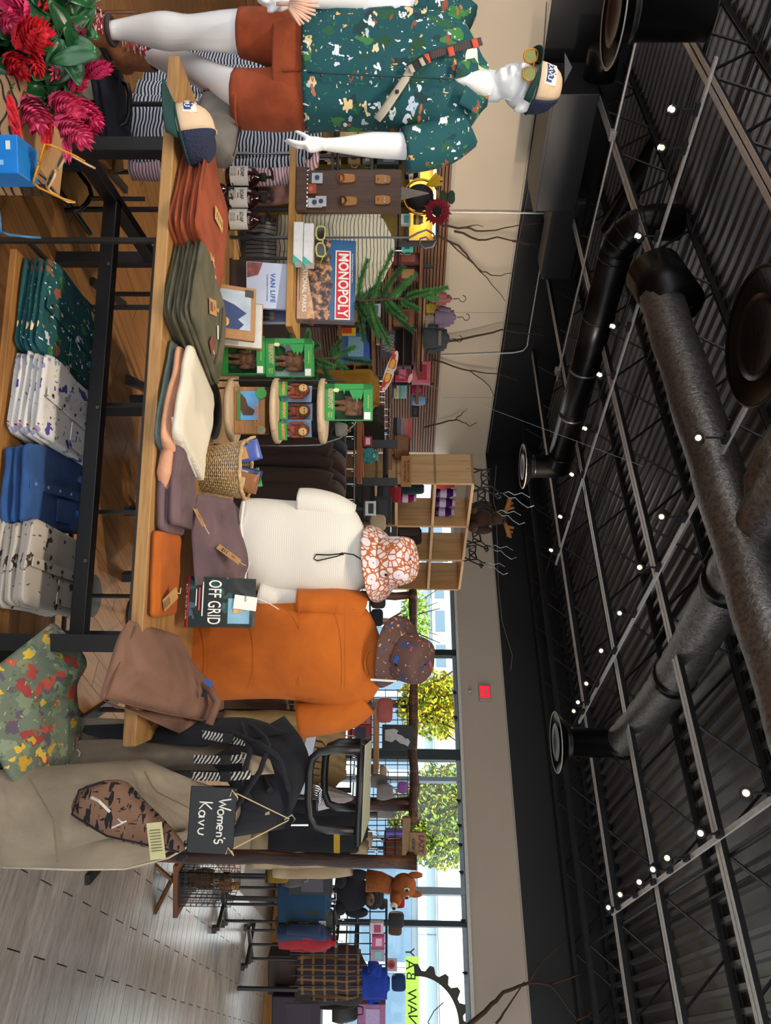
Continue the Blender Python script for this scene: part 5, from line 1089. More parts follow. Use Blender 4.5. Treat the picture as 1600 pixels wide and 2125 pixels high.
spruce('spruce cutting rising above the board game box', [(622, 690), (624, 760), (620, 830), (612, 895)], [((623, 745), (540, 762), -.05), ((622, 775), (522, 815), .0), ((621, 790), (554, 836), -.04), ((620, 810), (571, 862), .03), ((618, 840), (603, 892), -.05), ((615, 870), (597, 927), .0), ((614, 880), (620, 908), .05), ((620, 830), (642, 868), .0), ((622, 800), (661, 840), -.04), ((622, 790), (687, 858), .03), ((623, 770), (716, 808), -.05), ((623, 750), (705, 755), -.06), ((623, 760), (700, 785), .04), ((622, 750), (590, 790), .06), ((622, 800), (640, 830), .06), ((623, 740), (660, 760), -.07), ((620, 820), (585, 850), .05)], 3.5, 5)
spruce('lower spruce cutting behind the stacked green box', [(745, 560), (745, 650), (742, 710), (748, 735)], [((745, 640), (690, 640), -.02), ((745, 600), (692, 602), .02), ((744, 690), (707, 708), .0), ((744, 710), (752, 768), -.03), ((744, 700), (766, 716), .0), ((745, 670), (797, 692), .03), ((745, 660), (790, 655), -.03), ((745, 640), (795, 600), .02), ((745, 690), (720, 735), .03), ((745, 650), (760, 690), -.05), ((745, 630), (715, 660), -.04), ((745, 600), (780, 630), .02)], 3.42, 6)
# wire scroll
o = thing('wire_scroll', 'grey wrought wire rod with scroll top behind the board game', 'hook stand', onT(493, 3.62), 0)
b0 = onT(493, 3.62); sc_ = [P(493, v, 3.62)-b0 for v in (560, 700, 790, 830, 850)] + [P(493+u, v, 3.62)-b0 for u, v in ((-10, 868), (-16, 885), (-8, 900), (8, 905), (20, 897), (23, 882), (14, 870), (3, 872), (-1, 884), (6, 890))]
MB().tube([Vector((sc_[0].x, 0, 0))]+sc_, .005, 7).build('rod', STEEL, o, True); MB().lathe([(.001, 0), (.06, 0), (.06, .006), (.001, .006)], 20).build('foot', STEEL, o)
# ================================================================ displayed tops and bucket hats
def form_rows(l, y): return [(P(u, v, y+dd).x, y+dd, P(u, v, y+dd).z, hw*y/FPX, ht) for u, v, dd, hw, ht in l]
def arms(b, l, y, n=20, m=12, amp=.08, seed=0):
    limb(b, [(*P(u, v, y+dd), r*y/FPX, r2*y/FPX) for u, v, dd, r, r2 in l], n, m, amp, 7, seed)
def bustform(label, u, y, ztop):
    o = thing('bust_form', label, 'bust form', onT(u, y)); MB().lathe([(.001, 0), (.1, 0), (.1, .012), (.001, .014)], 28).build('base', BLACK, o, True)
    MB().tube([(0, 0, .012), (0, 0, ztop-ZTAB)], .012, 10).build('pole', BLACK, o); MB().ell((0, 0, ztop-ZTAB-.18), (.05, .04, .09), 16, 10).build('torso', BLKMAT, o, True)
    MB().lathe([(.035, -.1), (.04, -.02), (.06, .01), (.065, .05), (.04, .09), (.001, .1)], 20, T(0, 0, ztop-ZTAB)).build('head', BLKMAT, o, True); return o
RIBW = stripes('e6e2d8', 'd2ccc0', 150, 'z', .5, name='white_rib_knit')
yw = 3.0
bustform('black bust form under the white sweater and floral hat', 1160, yw+.02, 1.46)
sw = thing('white_sweater', 'white ribbed short sleeve sweater on a bust form behind the table goods', 'sweater', onT(1145, yw)); b0 = onT(1145, yw)
b = MB(); loftz(b, form_rows([(1125, 505, 0, 92, .10), (1130, 540, 0, 97, .11), (1137, 600, 0, 99, .115), (1140, 660, 0, 100, .115), (1142, 705, 0, 100, .105), (1148, 735, 0, 88, .09), (1155, 755, 0, 60, .07), (1158, 766, 0, 36, .055)], yw), 40, 30, .012, 6, 31, .8)
arms(b, [(1075, 715, 0, 36, 34), (1056, 690, -.02, 32, 32), (1045, 650, -.03, 30, 32), (1042, 620, -.03, 28, 32)], yw, seed=32); arms(b, [(1215, 715, 0, 36, 34), (1230, 680, -.02, 32, 32), (1238, 620, -.03, 26, 32), (1238, 570, -.04, 24, 32), (1230, 535, -.05, 26, 32)], yw, seed=33)
q = shift(b, b0).build('knit_body', RIBW, sw, True)
MB().tube([P(1158+32*math.cos(a), 762+9*math.sin(a), yw-.05*math.sin(-a))-b0 for a in [2*PI*k/24 for k in range(24)]], .008, 8, loop=True).build('neck_band', RIBW, sw, True)
MB().tube([P(u, v, yw-.105)-b0 for u, v in ((1040, 506), (1090, 500), (1140, 506), (1215, 510))], .006, 8).build('hem_band', RIBW, sw, True)
MB().tube([P(1165, 520, yw-.13)-b0, P(1210, 505, yw-.2)-b0, P(1222, 470, yw-.25)-b0], .0015, 5).build('tag_string', WHITE, sw)
# orange tee
yo = 2.95
bustform('black bust form under the orange tee and brown hat', 1358, yo+.02, 1.5)
te = thing('orange_tee', 'burnt orange crew neck tee on a bust form beside the bag rack', 'tee shirt', onT(1350, yo)); b0 = onT(1350, yo)
b = MB(); loftz(b, form_rows([(1352, 405, 0, 100, .11), (1350, 450, 0, 101, .115), (1348, 520, 0, 101, .12), (1348, 600, 0, 102, .125), (1352, 660, 0, 108, .125), (1358, 715, 0, 112, .11), (1362, 750, 0, 106, .09), (1368, 775, 0, 78, .07), (1374, 790, 0, 44, .06)], yo), 44, 34, .012, 5, 41, .8)
arms(b, [(1270, 745, 0, 40, 36), (1256, 710, -.02, 34, 36), (1250, 660, -.04, 27, 34), (1248, 615, -.05, 24, 34)], yo, seed=42); arms(b, [(1446, 750, 0, 42, 38), (1470, 720, -.01, 42, 40), (1484, 675, -.02, 38, 40), (1494, 618, -.03, 36, 40)], yo, seed=43)
q = shift(b, b0).build('tee_body', ORNG, te, True)
MB().tube([P(1376+36*math.cos(a), 783+ (26 if math.sin(a) < 0 else 6)*math.sin(a), yo-.02+.075*math.sin(a))-b0 for a in [2*PI*k/28 for k in range(28)]], .007, 8, loop=True).build('neck_band', ORNG, te, True)
MB().box((0, 0, 0), (.03, .003, .015), T(P(1372, 783, yo+.02)-b0) @ RX(-.3)).build('neck_label', plain('2c3038', .6), te); MB().tube([P(1265, 735, yo-.075)-b0, P(1256, 690, yo-.075)-b0, P(1262, 640, yo-.08)-b0], .003, 6).build('sleeve_seam', plain('9a4a0a', .9), te); MB().tube([P(1458, 745, yo-.07)-b0, P(1452, 690, yo-.08)-b0, P(1450, 640, yo-.09)-b0], .003, 6).build('sleeve_seam', plain('9a4a0a', .9), te)
for k in range(4): MB().tube([P(1260+i*24, 430+k*95, yo-.118-.004*math.sin(i*.4))-b0 for i in range(8)], .0012, 4).build('knit_line', plain('a85510', .9), te)
MB().box((0, 0, 0), (.008, .002, .1), T(P(1412, 796, yo-.12)-b0) @ RY(.05)).build('size_sticker', plain('dcd8cf', .6), te)
FL = NT('orange_floral'); _c = FL.co(); _v1 = FL.n('TexVoronoi', feature='DISTANCE_TO_EDGE'); _v1.inputs['Scale'].default_value = 42; FL.l(_c, _v1.inputs['Vector']); _v2 = FL.n('TexVoronoi'); _v2.inputs['Scale'].default_value = 17; FL.l(_c, _v2.inputs['Vector'])
_m = FL.mix(FL.math('LESS_THAN', _v1.outputs['Distance'], .1), 'ddd0d2', 'b0602e'); _m = FL.mix(FL.math('LESS_THAN', FL.math('ABSOLUTE', FL.math('SUBTRACT', _v2.outputs['Distance'], .42)), .035), _m, 'b0602e'); _m = FL.mix(FL.math('LESS_THAN', _v2.outputs['Distance'], .38), _m, 'e0d6dc'); _m = FL.mix(FL.math('LESS_THAN', _v2.outputs['Distance'], .07), _m, 'c98a5a'); FL.col(_m).set(.85); FLORA = FL.m
BRPRT = mixmat('brown_doodle', '5b4038', [(['3a3f66', '2f3c70', '4a3030'], 22, .3, (1, 1, .5), 24), (['b04a4a', '9a3a50', 'c98a6a'], 26, .22, (.6, 1, 1.4), 25), ('d9c0b0', 40, .12, (1, 1, 1), 26)])
def bucket(label, c, rot, mat, r=.098, h=.105, br=.055, drop=.05, seed=0, crease=.015):
    o = thing('bucket_hat', label, 'hat', c, rot=rot); R = []
    for rr, z in ((.002, h), (r*.5, h*1.01), (r*.78, h*.98), (r*.9, h*.9), (r*.97, h*.6), (r, h*.2), (r*1.02, 0)):
        R.append([(rr*math.cos(a)*(1+.06*noise.noise(Vector((math.cos(a)*1.5, z*9, seed)))), rr*1.12*math.sin(a), z+crease*noise.noise(Vector((math.cos(a), math.sin(a)*1.3+z*8, seed+3)))*(1 if z > h*.3 else .0)) for a in [2*PI*k/36 for k in range(36)]])
    q = MB().rings(R, cap=False).build('crown', mat, o, True); s_ = q.modifiers.new('s', 'SOLIDIFY'); s_.thickness = .004; q.modifiers.new('u', 'SUBSURF').render_levels = 1
    R = []
    for i in range(6):
        f = i/5; R.append([((r*.97+br*f)*math.cos(a), (r*1.09+br*f)*math.sin(a), -drop*f*(1+.35*math.sin(2*a+seed)) + .004) for a in [2*PI*k/36 for k in range(36)]])
    q = MB().rings(R, cap=False).build('brim', mat, o, True); s_ = q.modifiers.new('s', 'SOLIDIFY'); s_.thickness = .004
    for i in range(4): MB().tube([((r+br*(i+1)/5)*1.001*math.cos(a), (r*1.12+br*(i+1)/5)*math.sin(a), -drop*(i+1)/5*(1+.35*math.sin(2*a+seed))-.001) for a in [2*PI*k/36 for k in range(36)]], .0008, 4, loop=True).build('brim_stitch', mat, o)
    MB().lathe([(.001, 0), (.006, 0), (.006, .003), (.001, .004)], 12, T(.03, -r*1.1, h*.35) @ RX(PI/2)).build('eyelet', BLKMAT, o)
    return o
h_ = bucket('orange and white floral bucket hat above the white sweater', P(1166, 806, yw-.02), (math.radians(24), math.radians(-12), .1), FLORA, .1, .1, .06, .05, 2)
MB().tube([(.0, -.1, -.01), (-.07, -.14, -.07), (-.085, -.17, -.09), (-.09, -.19, -.15), (-.1, -.2, -.2), (-.085, -.2, -.215), (-.075, -.2, -.2), (-.08, -.185, -.12), (-.085, -.17, -.09)], .0028, 6).build('chin_cord', BLKMAT, h_, True); MB().ell((-.085, -.175, -.1), (.006, .006, .009), 8, 6).build('cord_lock', BLKMAT, h_)
h_ = bucket('brown doodle print bucket hat above the orange tee', P(1362, 838, yo-.02), (math.radians(30), math.radians(16), -.1), BRPRT, .095, .1, .055, .05, 7)
MB().box((0.01, -.113, .04), (.028, .003, .016), RX(.05)).build('blue_label', plain('2a5fae', .5), h_)
# ================================================================ bag rack with hand lettered sign
yk = 2.25; kx = P(1640, 560, yk).x
rk_ = thing('bag_rack', 'black tube rack with a flat topper tray hung with sling bags', 'rack', (kx, yk+.12, 0), .12)
MB().box((0, 0, .02), (.5, .5, .03)).build('base_plate', BLACK, rk_, bevel=.004); MB().tube([(0, 0, .03), (0, 0, P(1640, 640, yk).z)], .013, 10).build('post', BLACK, rk_)
bx = Vector((kx, yk+.12, 0)); RZK = RZ(-.12)
def kl(u, v, y): return RZK @ (P(u, v, y)-bx)
def roundu(pl_, r, name, n=10): MB().tube(pl_, r, n).build(name, BLACK, rk_, True)
roundu([kl(*q) for q in ((1556, 748, 2.24), (1556, 690, 2.24), (1560, 664, 2.24), (1574, 648, 2.24), (1600, 642, 2.235), (1660, 640, 2.225), (1695, 643, 2.22), (1716, 655, 2.215), (1722, 680, 2.215), (1724, 735, 2.215))], .0125, 'front_loop')
roundu([kl(*q) for q in ((1540, 748, 2.5), (1540, 705, 2.5), (1548, 685, 2.5), (1570, 676, 2.5), (1610, 673, 2.49), (1645, 673, 2.48), (1668, 682, 2.47), (1675, 700, 2.47), (1676, 745, 2.47))], .0125, 'back_loop')
q = [kl(*k_) for k_ in ((1546, 750, 2.27), (1750, 742, 2.2), (1702, 760, 2.52), (1535, 764, 2.56))]
tr_ = MB(); z_ = Vector((0, 0, .012)); tr_.add(q+[p+z_ for p in q], [(0, 1, 2, 3), (7, 6, 5, 4), (0, 4, 5, 1), (1, 5, 6, 2), (2, 6, 7, 3), (3, 7, 4, 0)]); tr_.build('topper_tray', plain('b9bca6', .5), rk_, bevel=.002)
for a, c in ((0, 1), (1, 2), (3, 0)): MB().tube([q[a], q[c]], .011, 8).build('tray_edge', BLACK, rk_, True)
MB().tube([kl(1700, 590, 2.22), kl(1690, 606, 2.22), kl(1700, 612, 2.22), kl(1712, 604, 2.22), kl(1712, 640, 2.22)], .003, 6).build('wire_hook', CHROME, rk_)
for i in range(5): MB().tube([kl(1630+i*5, 640, 2.24+.05*i), kl(1632+i*5, 662, 2.24+.05*i), kl(1640+i*5, 668, 2.24+.05*i), kl(1648+i*5, 660, 2.24+.05*i)], .0035, 6).build('ring_hook', CHROME, rk_, True)
MB().tube([kl(1640, 560, 2.24), kl(1560, 520, 2.4), kl(1545, 515, 2.5)], .01, 8).build('side_arm', BLACK, rk_); MB().tube([kl(1640, 590, 2.3), kl(1640, 600, 2.75)], .01, 8).build('back_arm', BLACK, rk_)
LINEN = fabric('a3937c', '8b7c68', 5, 500, wrs=.3, name='beige_canvas'); LINEN2 = fabric('7d6f5f', '665a4d', 5, 500); NAVYB = fabric('14161f', '0b0c12', 6); TRIB = NT('tribal_tape')
_c = TRIB.co(scale=(60, 60, 60)); _w = TRIB.n('TexWave', wave_type='BANDS', bands_direction='DIAGONAL'); _w.inputs['Scale'].default_value = .9; _w.inputs['Distortion'].default_value = 3; TRIB.l(_c, _w.inputs['Vector']); TRIB.col(TRIB.ramp(_w.outputs['Fac'], [(0, '0f1118'), (.55, 'c9c4ba')], True)).set(.8); TRIB = TRIB.m
o = ruled(pts([(1600, -40, 2.12), (1680, -40, 2.08), (1760, -20, 2.08), (1802, 5, 2.1)]), pts([(1575, 300, 2.3), (1625, 420, 2.26), (1660, 540, 2.24), (1690, 560, 2.22)]), .1, .05, 30, 30, .022, 6, 51, .02).build('sling_bag', LINEN, smooth=True); tag(o, 'big beige canvas sling bag hanging at the front of the rack', 'bag')
r_ = ruled(pts([(1798, 8, 2.1), (1803, 100, 2.12), (1806, 210, 2.14), (1800, 300, 2.15)]), pts([(1740, 30, 2.1), (1740, 150, 2.12), (1735, 300, 2.14), (1720, 420, 2.16)]), .06, .02, 18, 10, .01, 7, 52).build('side_gusset', LINEN, o, True)
for pl_ in ([(1615, 60, 2.07), (1700, 110, 2.03), (1790, 120, 2.05)], [(1600, 300, 2.2), (1640, 320, 2.16), (1690, 420, 2.12), (1720, 480, 2.12)]): MB().tube(resample(pts(pl_), 12), .0025, 5).build('seam_line', plain('7d6f5a', .9), o)
MB().tube(pts([(1800, 5, 2.06), (1805, 160, 2.08), (1803, 260, 2.1), (1780, 350, 2.12), (1740, 420, 2.14)]), .003, 6).build('piping', plain('c9bca4', .8), o, True)
o = ruled(pts([(1540, 60, 2.36), (1580, 50, 2.36), (1612, 60, 2.36)]), pts([(1520, 545, 2.45), (1560, 570, 2.42), (1600, 565, 2.4)]), .07, .03, 16, 26, .01, 7, 53, .02).build('sling_bag', LINEN2, smooth=True); tag(o, 'dull taupe sling bag behind the beige one on the rack', 'bag')
o = ruled(pts([(1488, 160, 2.5), (1515, 150, 2.48), (1545, 165, 2.46)]), pts([(1500, 420, 2.55), (1515, 560, 2.5), (1545, 590, 2.46)]), .06, .02, 14, 26, .01, 7, 54, .015).build('sling_bag', fabric('9a8c78', '857865', 5, 500), smooth=True); tag(o, 'pale sling bag nearest the table corner on the rack', 'bag')
o = ruled(pts([(1505, 175, 2.42), (1525, 180, 2.4), (1540, 300, 2.38), (1550, 420, 2.36)]), pts([(1500, 300, 2.5), (1492, 420, 2.5), (1490, 520, 2.46), (1520, 600, 2.4)]), .05, .02, 18, 16, .01, 7, 55).build('sling_bag', NAVYB, smooth=True); tag(o, 'dark navy sling bag with patterned strap at the table corner', 'bag')
ruled(pts([(1575, 430, 2.3), (1620, 470, 2.26), (1680, 500, 2.2), (1740, 470, 2.2)]), pts([(1485, 590, 2.5), (1540, 630, 2.44), (1600, 640, 2.36), (1720, 590, 2.26)]), .08, .03, 20, 16, .016, 8, 56, .012).build('dark_flap', NAVYB, o, True)
for k, (pl_, n_) in enumerate((([(1524, 420), (1532, 465), (1540, 512)], 0), ([(1575, 402), (1577, 460), (1573, 520)], 1), ([(1610, 398), (1612, 460), (1608, 520)], 2))):
    t_ = ruled([P(u-9, v, 2.20+.05*(2-k)) for u, v in pl_], [P(u+9, v, 2.19+.05*(2-k)) for u, v in pl_], .004, .002, 10, 3, 0, 1).build('bag_strap', TRIB, o, True)
    c_ = P(pl_[1][0], pl_[1][1]+8, 2.17+.05*(2-k)); MB().box((0, 0, 0), (.028, .012, .03), T(c_)).build('buckle', BLKMAT, t_, bevel=.003)
for pl_ in ([(1500, 500, 2.35), (1560, 520, 2.22), (1620, 500, 2.2), (1660, 520, 2.22)], [(1505, 520, 2.35), (1540, 560, 2.24), (1600, 540, 2.2), (1690, 480, 2.18)], [(1520, 480, 2.3), (1545, 540, 2.22), (1570, 580, 2.22), (1640, 600, 2.24)]): MB().tube(resample(pts(pl_), 10), .008, 8).build('cord_strap', NAVYB, o, True)
ruled(pts([(1560, 500, 2.26), (1610, 505, 2.2)]), pts([(1575, 560, 2.3), (1606, 570, 2.26)]), .03, .01, 10, 8, .006, 8, 57).build('beige_tab', LINEN, o, True)
TIGER = mixmat('tiger_print', '8a6650', [('16161d', 20, .36, (.8, 1, 3.4), 27), ('16161d', 30, .22, (3, 1, .8), 28)])
o = ruled(pts([(1622, 205, 2.10), (1640, 165, 2.08), (1690, 150, 2.05), (1735, 220, 2.04), (1758, 300, 2.03), (1768, 360, 2.03)]), pts([(1618, 225, 2.10), (1622, 262, 2.10), (1660, 300, 2.08), (1705, 345, 2.06), (1745, 378, 2.04), (1768, 385, 2.03)]), .07, .035, 26, 16, .008, 9, 58).build('printed_pouch', TIGER, smooth=True); tag(o, 'tan and black streaked print pouch hung on the beige bag', 'pouch')
MB().tube(pts([(1622, 215, 2.07), (1640, 164, 2.05), (1690, 149, 2.02), (1735, 222, 2.01), (1768, 372, 2.0)]), .003, 6).build('piping', NAVYB, o, True); MB().tube(pts([(1655, 190, 2.0), (1662, 205, 1.99), (1685, 228, 1.99)]), .004, 6).build('swing_tag', plain('d8d2c6', .7), o); MB().tube(pts([(1700, 245, 1.99), (1706, 252, 1.98), (1704, 262, 1.985), (1718, 232, 1.99)]), .002, 6).build('thread', WHITE, o)
t_ = MB().box((0, 0, 0), (.042, .002, .1), T(P(1745, 324, 2.0)) @ RY(1.45)).build('care_card', plain('c9c291', .7), o)
for k in range(8): MB().box((0, -.002, -.03+.008*k), (.03, .001, .002), T(P(1745, 324, 2.0)) @ RY(1.45)).build('print_line', plain('6b6648', .7), t_)
MB().tube(pts([(1768, 380, 2.01), (1778, 388, 2.0), (1785, 378, 2.0), (1780, 368, 2.0)]), .005, 6).build('hook', BLKMAT, o, True)
# sign board
sg = thing('chalk_sign', 'black board sign with white hand lettering hung on the bag rack', 'sign', P(1702, 440, 2.0), rot=(math.radians(-4), math.radians(4), .03)); sw_, sh_ = 140/FPX*2.0, 96/FPX*2.0
MB().box((0, 0, 0), (sw_, .006, sh_)).build('board', plain('0e0f12', .5), sg, bevel=.002); CHALK = plain('eceae4', .7)
# hand drawn strokes for the lettering
def stroke(pl_, r=.0021): MB().tube([(x, -.0045, z) for x, z in resample2(pl_)], r, 5).build('lettering', CHALK, sg, True)
def resample2(pl_): return [(p.x, p.z) for p in resample([(x, 0, z) for x, z in pl_], max(6, len(pl_)*2))]
def arc(cx_, cz_, r, a0, a1, n=9, e=1): return [(cx_+r*math.cos(math.radians(a0+(a1-a0)*k/n)), cz_+r*e*math.sin(math.radians(a0+(a1-a0)*k/n))) for k in range(n+1)]
X0 = -.062; Z0 = .014
stroke([(X0, Z0+.034), (X0+.007, Z0), (X0+.014, Z0+.022), (X0+.021, Z0), (X0+.03, Z0+.036)]); stroke(arc(X0+.037, Z0+.008, .008, 90, 450, 12))
stroke([(X0+.05, Z0), (X0+.05, Z0+.015)]); stroke(arc(X0+.0545, Z0+.009, .0045, 180, 0) + [(X0+.059, Z0)]); stroke(arc(X0+.0635, Z0+.009, .0045, 180, 0) + [(X0+.068, Z0)])
stroke([(X0+.073, Z0+.008), (X0+.086, Z0+.009)] + arc(X0+.0795, Z0+.008, .0075, 10, 300, 12)); stroke([(X0+.093, Z0), (X0+.093, Z0+.015)]); stroke(arc(X0+.098, Z0+.009, .005, 180, 0) + [(X0+.103, Z0)])
stroke([(X0+.108, Z0+.026), (X0+.107, Z0+.02)]); stroke(arc(X0+.118, Z0+.0125, .006, 60, 270, 8) + arc(X0+.117, Z0+.002, .006, 90, -150, 8))
X0 = -.05; Z0 = -.036
stroke([(X0, Z0), (X0, Z0+.036)]); stroke([(X0+.018, Z0+.034), (X0+.001, Z0+.014), (X0+.019, Z0)]); stroke(arc(X0+.031, Z0+.008, .008, 30, 330, 12) + [(X0+.04, Z0+.016), (X0+.041, Z0)]); stroke([(X0+.049, Z0+.016), (X0+.056, Z0), (X0+.063, Z0+.016)]); stroke([(X0+.071, Z0+.016), (X0+.073, Z0+.004), (X0+.08, Z0), (X0+.087, Z0+.004), (X0+.089, Z0+.017)])
for sx, tgt in ((-.08, (1695, 603)), (.078, (1698, 602))): MB().tube([(sx, -.002, sh_/2-.006), RX(math.radians(4)) @ (P(tgt[0], tgt[1], 2.19)-P(1702, 440, 2.0))], .0017, 5).build('twine', TWINE, sg); MB().tube([(sx, -.005, sh_/2-.004), (sx+.012, -.008, sh_/2+.004), (sx-.008, -.006, sh_/2-.014), (sx+.01, -.006, sh_/2-.018)], .0017, 5).build('twine_knot', TWINE, sg)
# ================================================================ flower arrangement and low table at the picture corner
DKT = wood('3a2a22', '241812', 'x', .8, .45, 'dark_stained_wood')
lt = thing('low_side_table', 'dark stained low table under the pink flower arrangement', 'table', (P(120, 60, 2.0).x-.12, 2.02, 0), -.35)
MB().box((0, 0, .40), (.62, .62, .04)).build('top', DKT, lt, bevel=.004)
for a in (-1, 1):
    for c in (-1, 1): MB().box((a*.27, c*.27, .19), (.05, .05, .38)).build('leg', DKT, lt, bevel=.003)
yp = 2.0; pb = Vector((P(110, 60, yp).x, yp, .421))
pf = thing('flower_arrangement', 'arrangement of pink and red ginger flowers with glossy green leaves', 'flowers', pb)
MB().lathe([(.001, 0), (.08, 0), (.1, .08), (.105, .12), (.095, .12), (.09, .09), (.001, .09)], 28).build('pot', plain('4a352a', .5), pf, True)
LEAFM = NT('glossy_leaf'); _n = LEAFM.noise(LEAFM.co(), 14, 3); LEAFM.col(LEAFM.ramp(_n, [(.3, '123f22'), (.55, '1f5a30'), (.75, '3a7a45')])).set(.28); LEAFM = LEAFM.m
def leaf(c, dr, L, W, up):
    b = MB(); dr = Vector(dr).normalized(); sd = dr.cross(Vector(up)).normalized(); n_ = sd.cross(dr); R = []
    for i in range(9):
        f = i/8; w = W*math.sin(PI*min(1, f*.92+.06))**.8; p = Vector(c)+dr*L*(f-.1)-n_*L*.22*f*f
        R.append([p-sd*w+n_*w*.25, p-sd*w*.5+n_*.02*w, p-n_*w*.06, p+sd*w*.5+n_*.02*w, p+sd*w+n_*w*.25])
    b.rings(R, cap=False, closed=False); o = b.build('leaf', LEAFM, pf, True); s_ = o.modifiers.new('s', 'SOLIDIFY'); s_.thickness = .0015
random.seed(12)
for i in range(190):
    u, v = random.uniform(-20, 195), random.uniform(-30, 165); 
    if ((u-70)/150)**2+((v-50)/135)**2 > 1: continue
    y = yp+random.uniform(-.08, .16); c = P(u, v, y)-pb
    d = Vector((c.x+random.uniform(-.12, .12), -random.uniform(-.05, .25), random.uniform(-.25, .22)))
    leaf(c-d.normalized()*.04, d, random.uniform(.1, .17), random.uniform(.022, .036), (random.uniform(-.3, .3), -1, .8))
PINK = plain('e83a74', .55, var=.25, scale=40, name='pink_bract'); REDB = plain('dc2836', .55, var=.25, scale=40, name='red_bract'); HOT2 = plain('f0527f', .5, var=.2, scale=40)
def ginger(u0, v0, u1, v1, w, m, dy):
    a = P(u0, v0, yp+dy)-pb; c = P(u1, v1, yp+dy-.04)-pb; ax = (c-a); L = ax.length; ax.normalize(); x = ax.orthogonal().normalized(); y = ax.cross(x); b = MB(); n = max(7, int(L/.0085)); w = w*yp/FPX
    for i in range(n):
        f = i/n; r = w*(math.sin(PI*(.16+.8*f))**.8); k = 6 if i < n-2 else 3
        for j in range(k):
            an = 2*PI*(j+.5*(i % 2))/k + i*.3; rd = x*math.cos(an)+y*math.sin(an); tg = ax.cross(rd); p = a+ax*L*f+rd*r*.18
            l1 = p+rd*r*.62+ax*.012; tip = p+rd*r*1.05+ax*(.034+.006*math.sin(i)); q = .5*r*.85
            b.add([p, l1-tg*q-rd*.004, tip, l1+tg*q-rd*.004, l1+rd*.004], [(0, 1, 4), (1, 2, 4), (2, 3, 4), (3, 0, 4)])
    o = b.build('flower', m, pf); MB().tube([pb*0+Vector((0, 0, .1)), a*.5+Vector((0, .02, .06)), a], .004, 6).build('flower_stem', plain('3a5a34', .6), o)
for q in ((10, 60, 20, 18, 30, PINK, -.1), (0, 118, 4, 70, 26, REDB, -.02), (28, 106, 62, 140, 22, PINK, .0), (40, -5, 56, 34, 20, HOT2, -.12), (92, 28, 66, 92, 28, REDB, -.14), (118, 12, 146, 48, 22, REDB, -.1), (104, 72, 148, 78, 14, REDB, -.1), (88, 148, 62, 166, 11, PINK, .02), (116, 140, 112, 178, 17, HOT2, .05), (156, 155, 140, 224, 15, PINK, .03), (196, 142, 166, 168, 16, PINK, .0), (205, 155, 255, 202, 20, PINK, .0), (204, 105, 232, 158, 26, HOT2, -.06), (200, 52, 262, 84, 27, HOT2, -.08), (245, 118, 292, 176, 24, HOT2, -.08), (236, 104, 300, 96, 9, REDB, -.07), (276, 138, 325, 140, 8, HOT2, -.07), (195, 18, 282, 36, 9, REDB, -.12), (240, 165, 270, 192, 14, PINK, .02), (140, 130, 155, 108, 12, HOT2, -.03)): ginger(*q)
# printed carton, blue box and sunglasses at the lower corner
a, c = P(406, 122, 2.1), P(281, 30, 1.86); mid = (a+c)/2; wl_ = (Vector((a.x-c.x, a.y-c.y, 0))).length; rz = math.atan2(a.y-c.y, a.x-c.x)
zb = a.z
o = thing('printed_carton', 'kraft carton printed with contour lines below the flowers', 'carton', (mid.x, mid.y, .0), rz)
KRAFT = NT('contour_kraft'); _w = KRAFT.n('TexWave', wave_type='RINGS'); _w.inputs['Scale'].default_value = 9; _w.inputs['Distortion'].default_value = 9; _w.inputs['Detail'].default_value = 1; _w.inputs['Detail Scale'].default_value = .6; KRAFT.l(KRAFT.co(scale=(1.5, 1.5, 1.5)), _w.inputs['Vector']); KRAFT.col(KRAFT.ramp(_w.outputs['Fac'], [(0, '2a2018'), (.12, '2a2018'), (.16, 'b08a62'), (1, 'b58f66')])).set(.8); KRAFT = KRAFT.m
MB().box((0, .09, zb/2+.18), (wl_, .18, zb-.36)).build('body', KRAFT, o, bevel=.002); MB().box((0, .09, zb), (wl_*1.0, .18, .004)).build('lid', plain('a98258', .8), o)
for k in range(9): MB().box((wl_/2-.05+.006*k, -.001, zb-.05), (.0025, .002, .09)).build('bar_print', plain('3a2a1e', .8), o)
s_ = thing('carton_stand', 'black steel stand carrying the printed carton', 'stand', (mid.x, mid.y, 0), rz); MB().box((0, .09, .35), (wl_, .2, .02)).build('shelf', BLACK, s_)
for sx in (-1, 1):
    for sy in (.01, .17): MB().box((sx*(wl_/2-.02), sy, .17), (.025, .025, .34)).build('leg', BLACK, s_)
o = thing('blue_box', 'bright blue box with small price label at the picture edge', 'box', P(316, 0, 1.76)-Vector((0, 0, .05)), .1)
MB().box((0, .06, .03), (.09, .1, .115)).build('box', plain('1782d8', .4), o, bevel=.002); MB().box((-.02, .009, .065), (.02, .002, .01)).build('price_label', WHITE, o); MB().box((.02, .009, .04), (.012, .002, .024)).build('print_mark', plain('8cc4ee', .5), o); MB().box((0, .06, -.045), (.1, .11, .04)).build('tray', BLACK, o)
glasses('sunglasses with orange and peach frame on the printed carton', P(340, 82, 1.84), (math.radians(70), math.radians(25), .3), AMB, LENSD, (.032, .027), .036, .13).scale = (.72,)*3
glasses('cream framed sunglasses behind the orange pair', P(352, 116, 1.93), (math.radians(60), math.radians(40), .5), plain('d8b48a', .3), LENSD, (.03, .026), .035, .1).scale = (.8,)*3
glasses('blue framed sunglasses at the picture edge', P(430, -4, 2.0), (math.radians(60), 0, .2), plain('3f6f9a', .3), LENSD, (.03, .024), .035, .1)
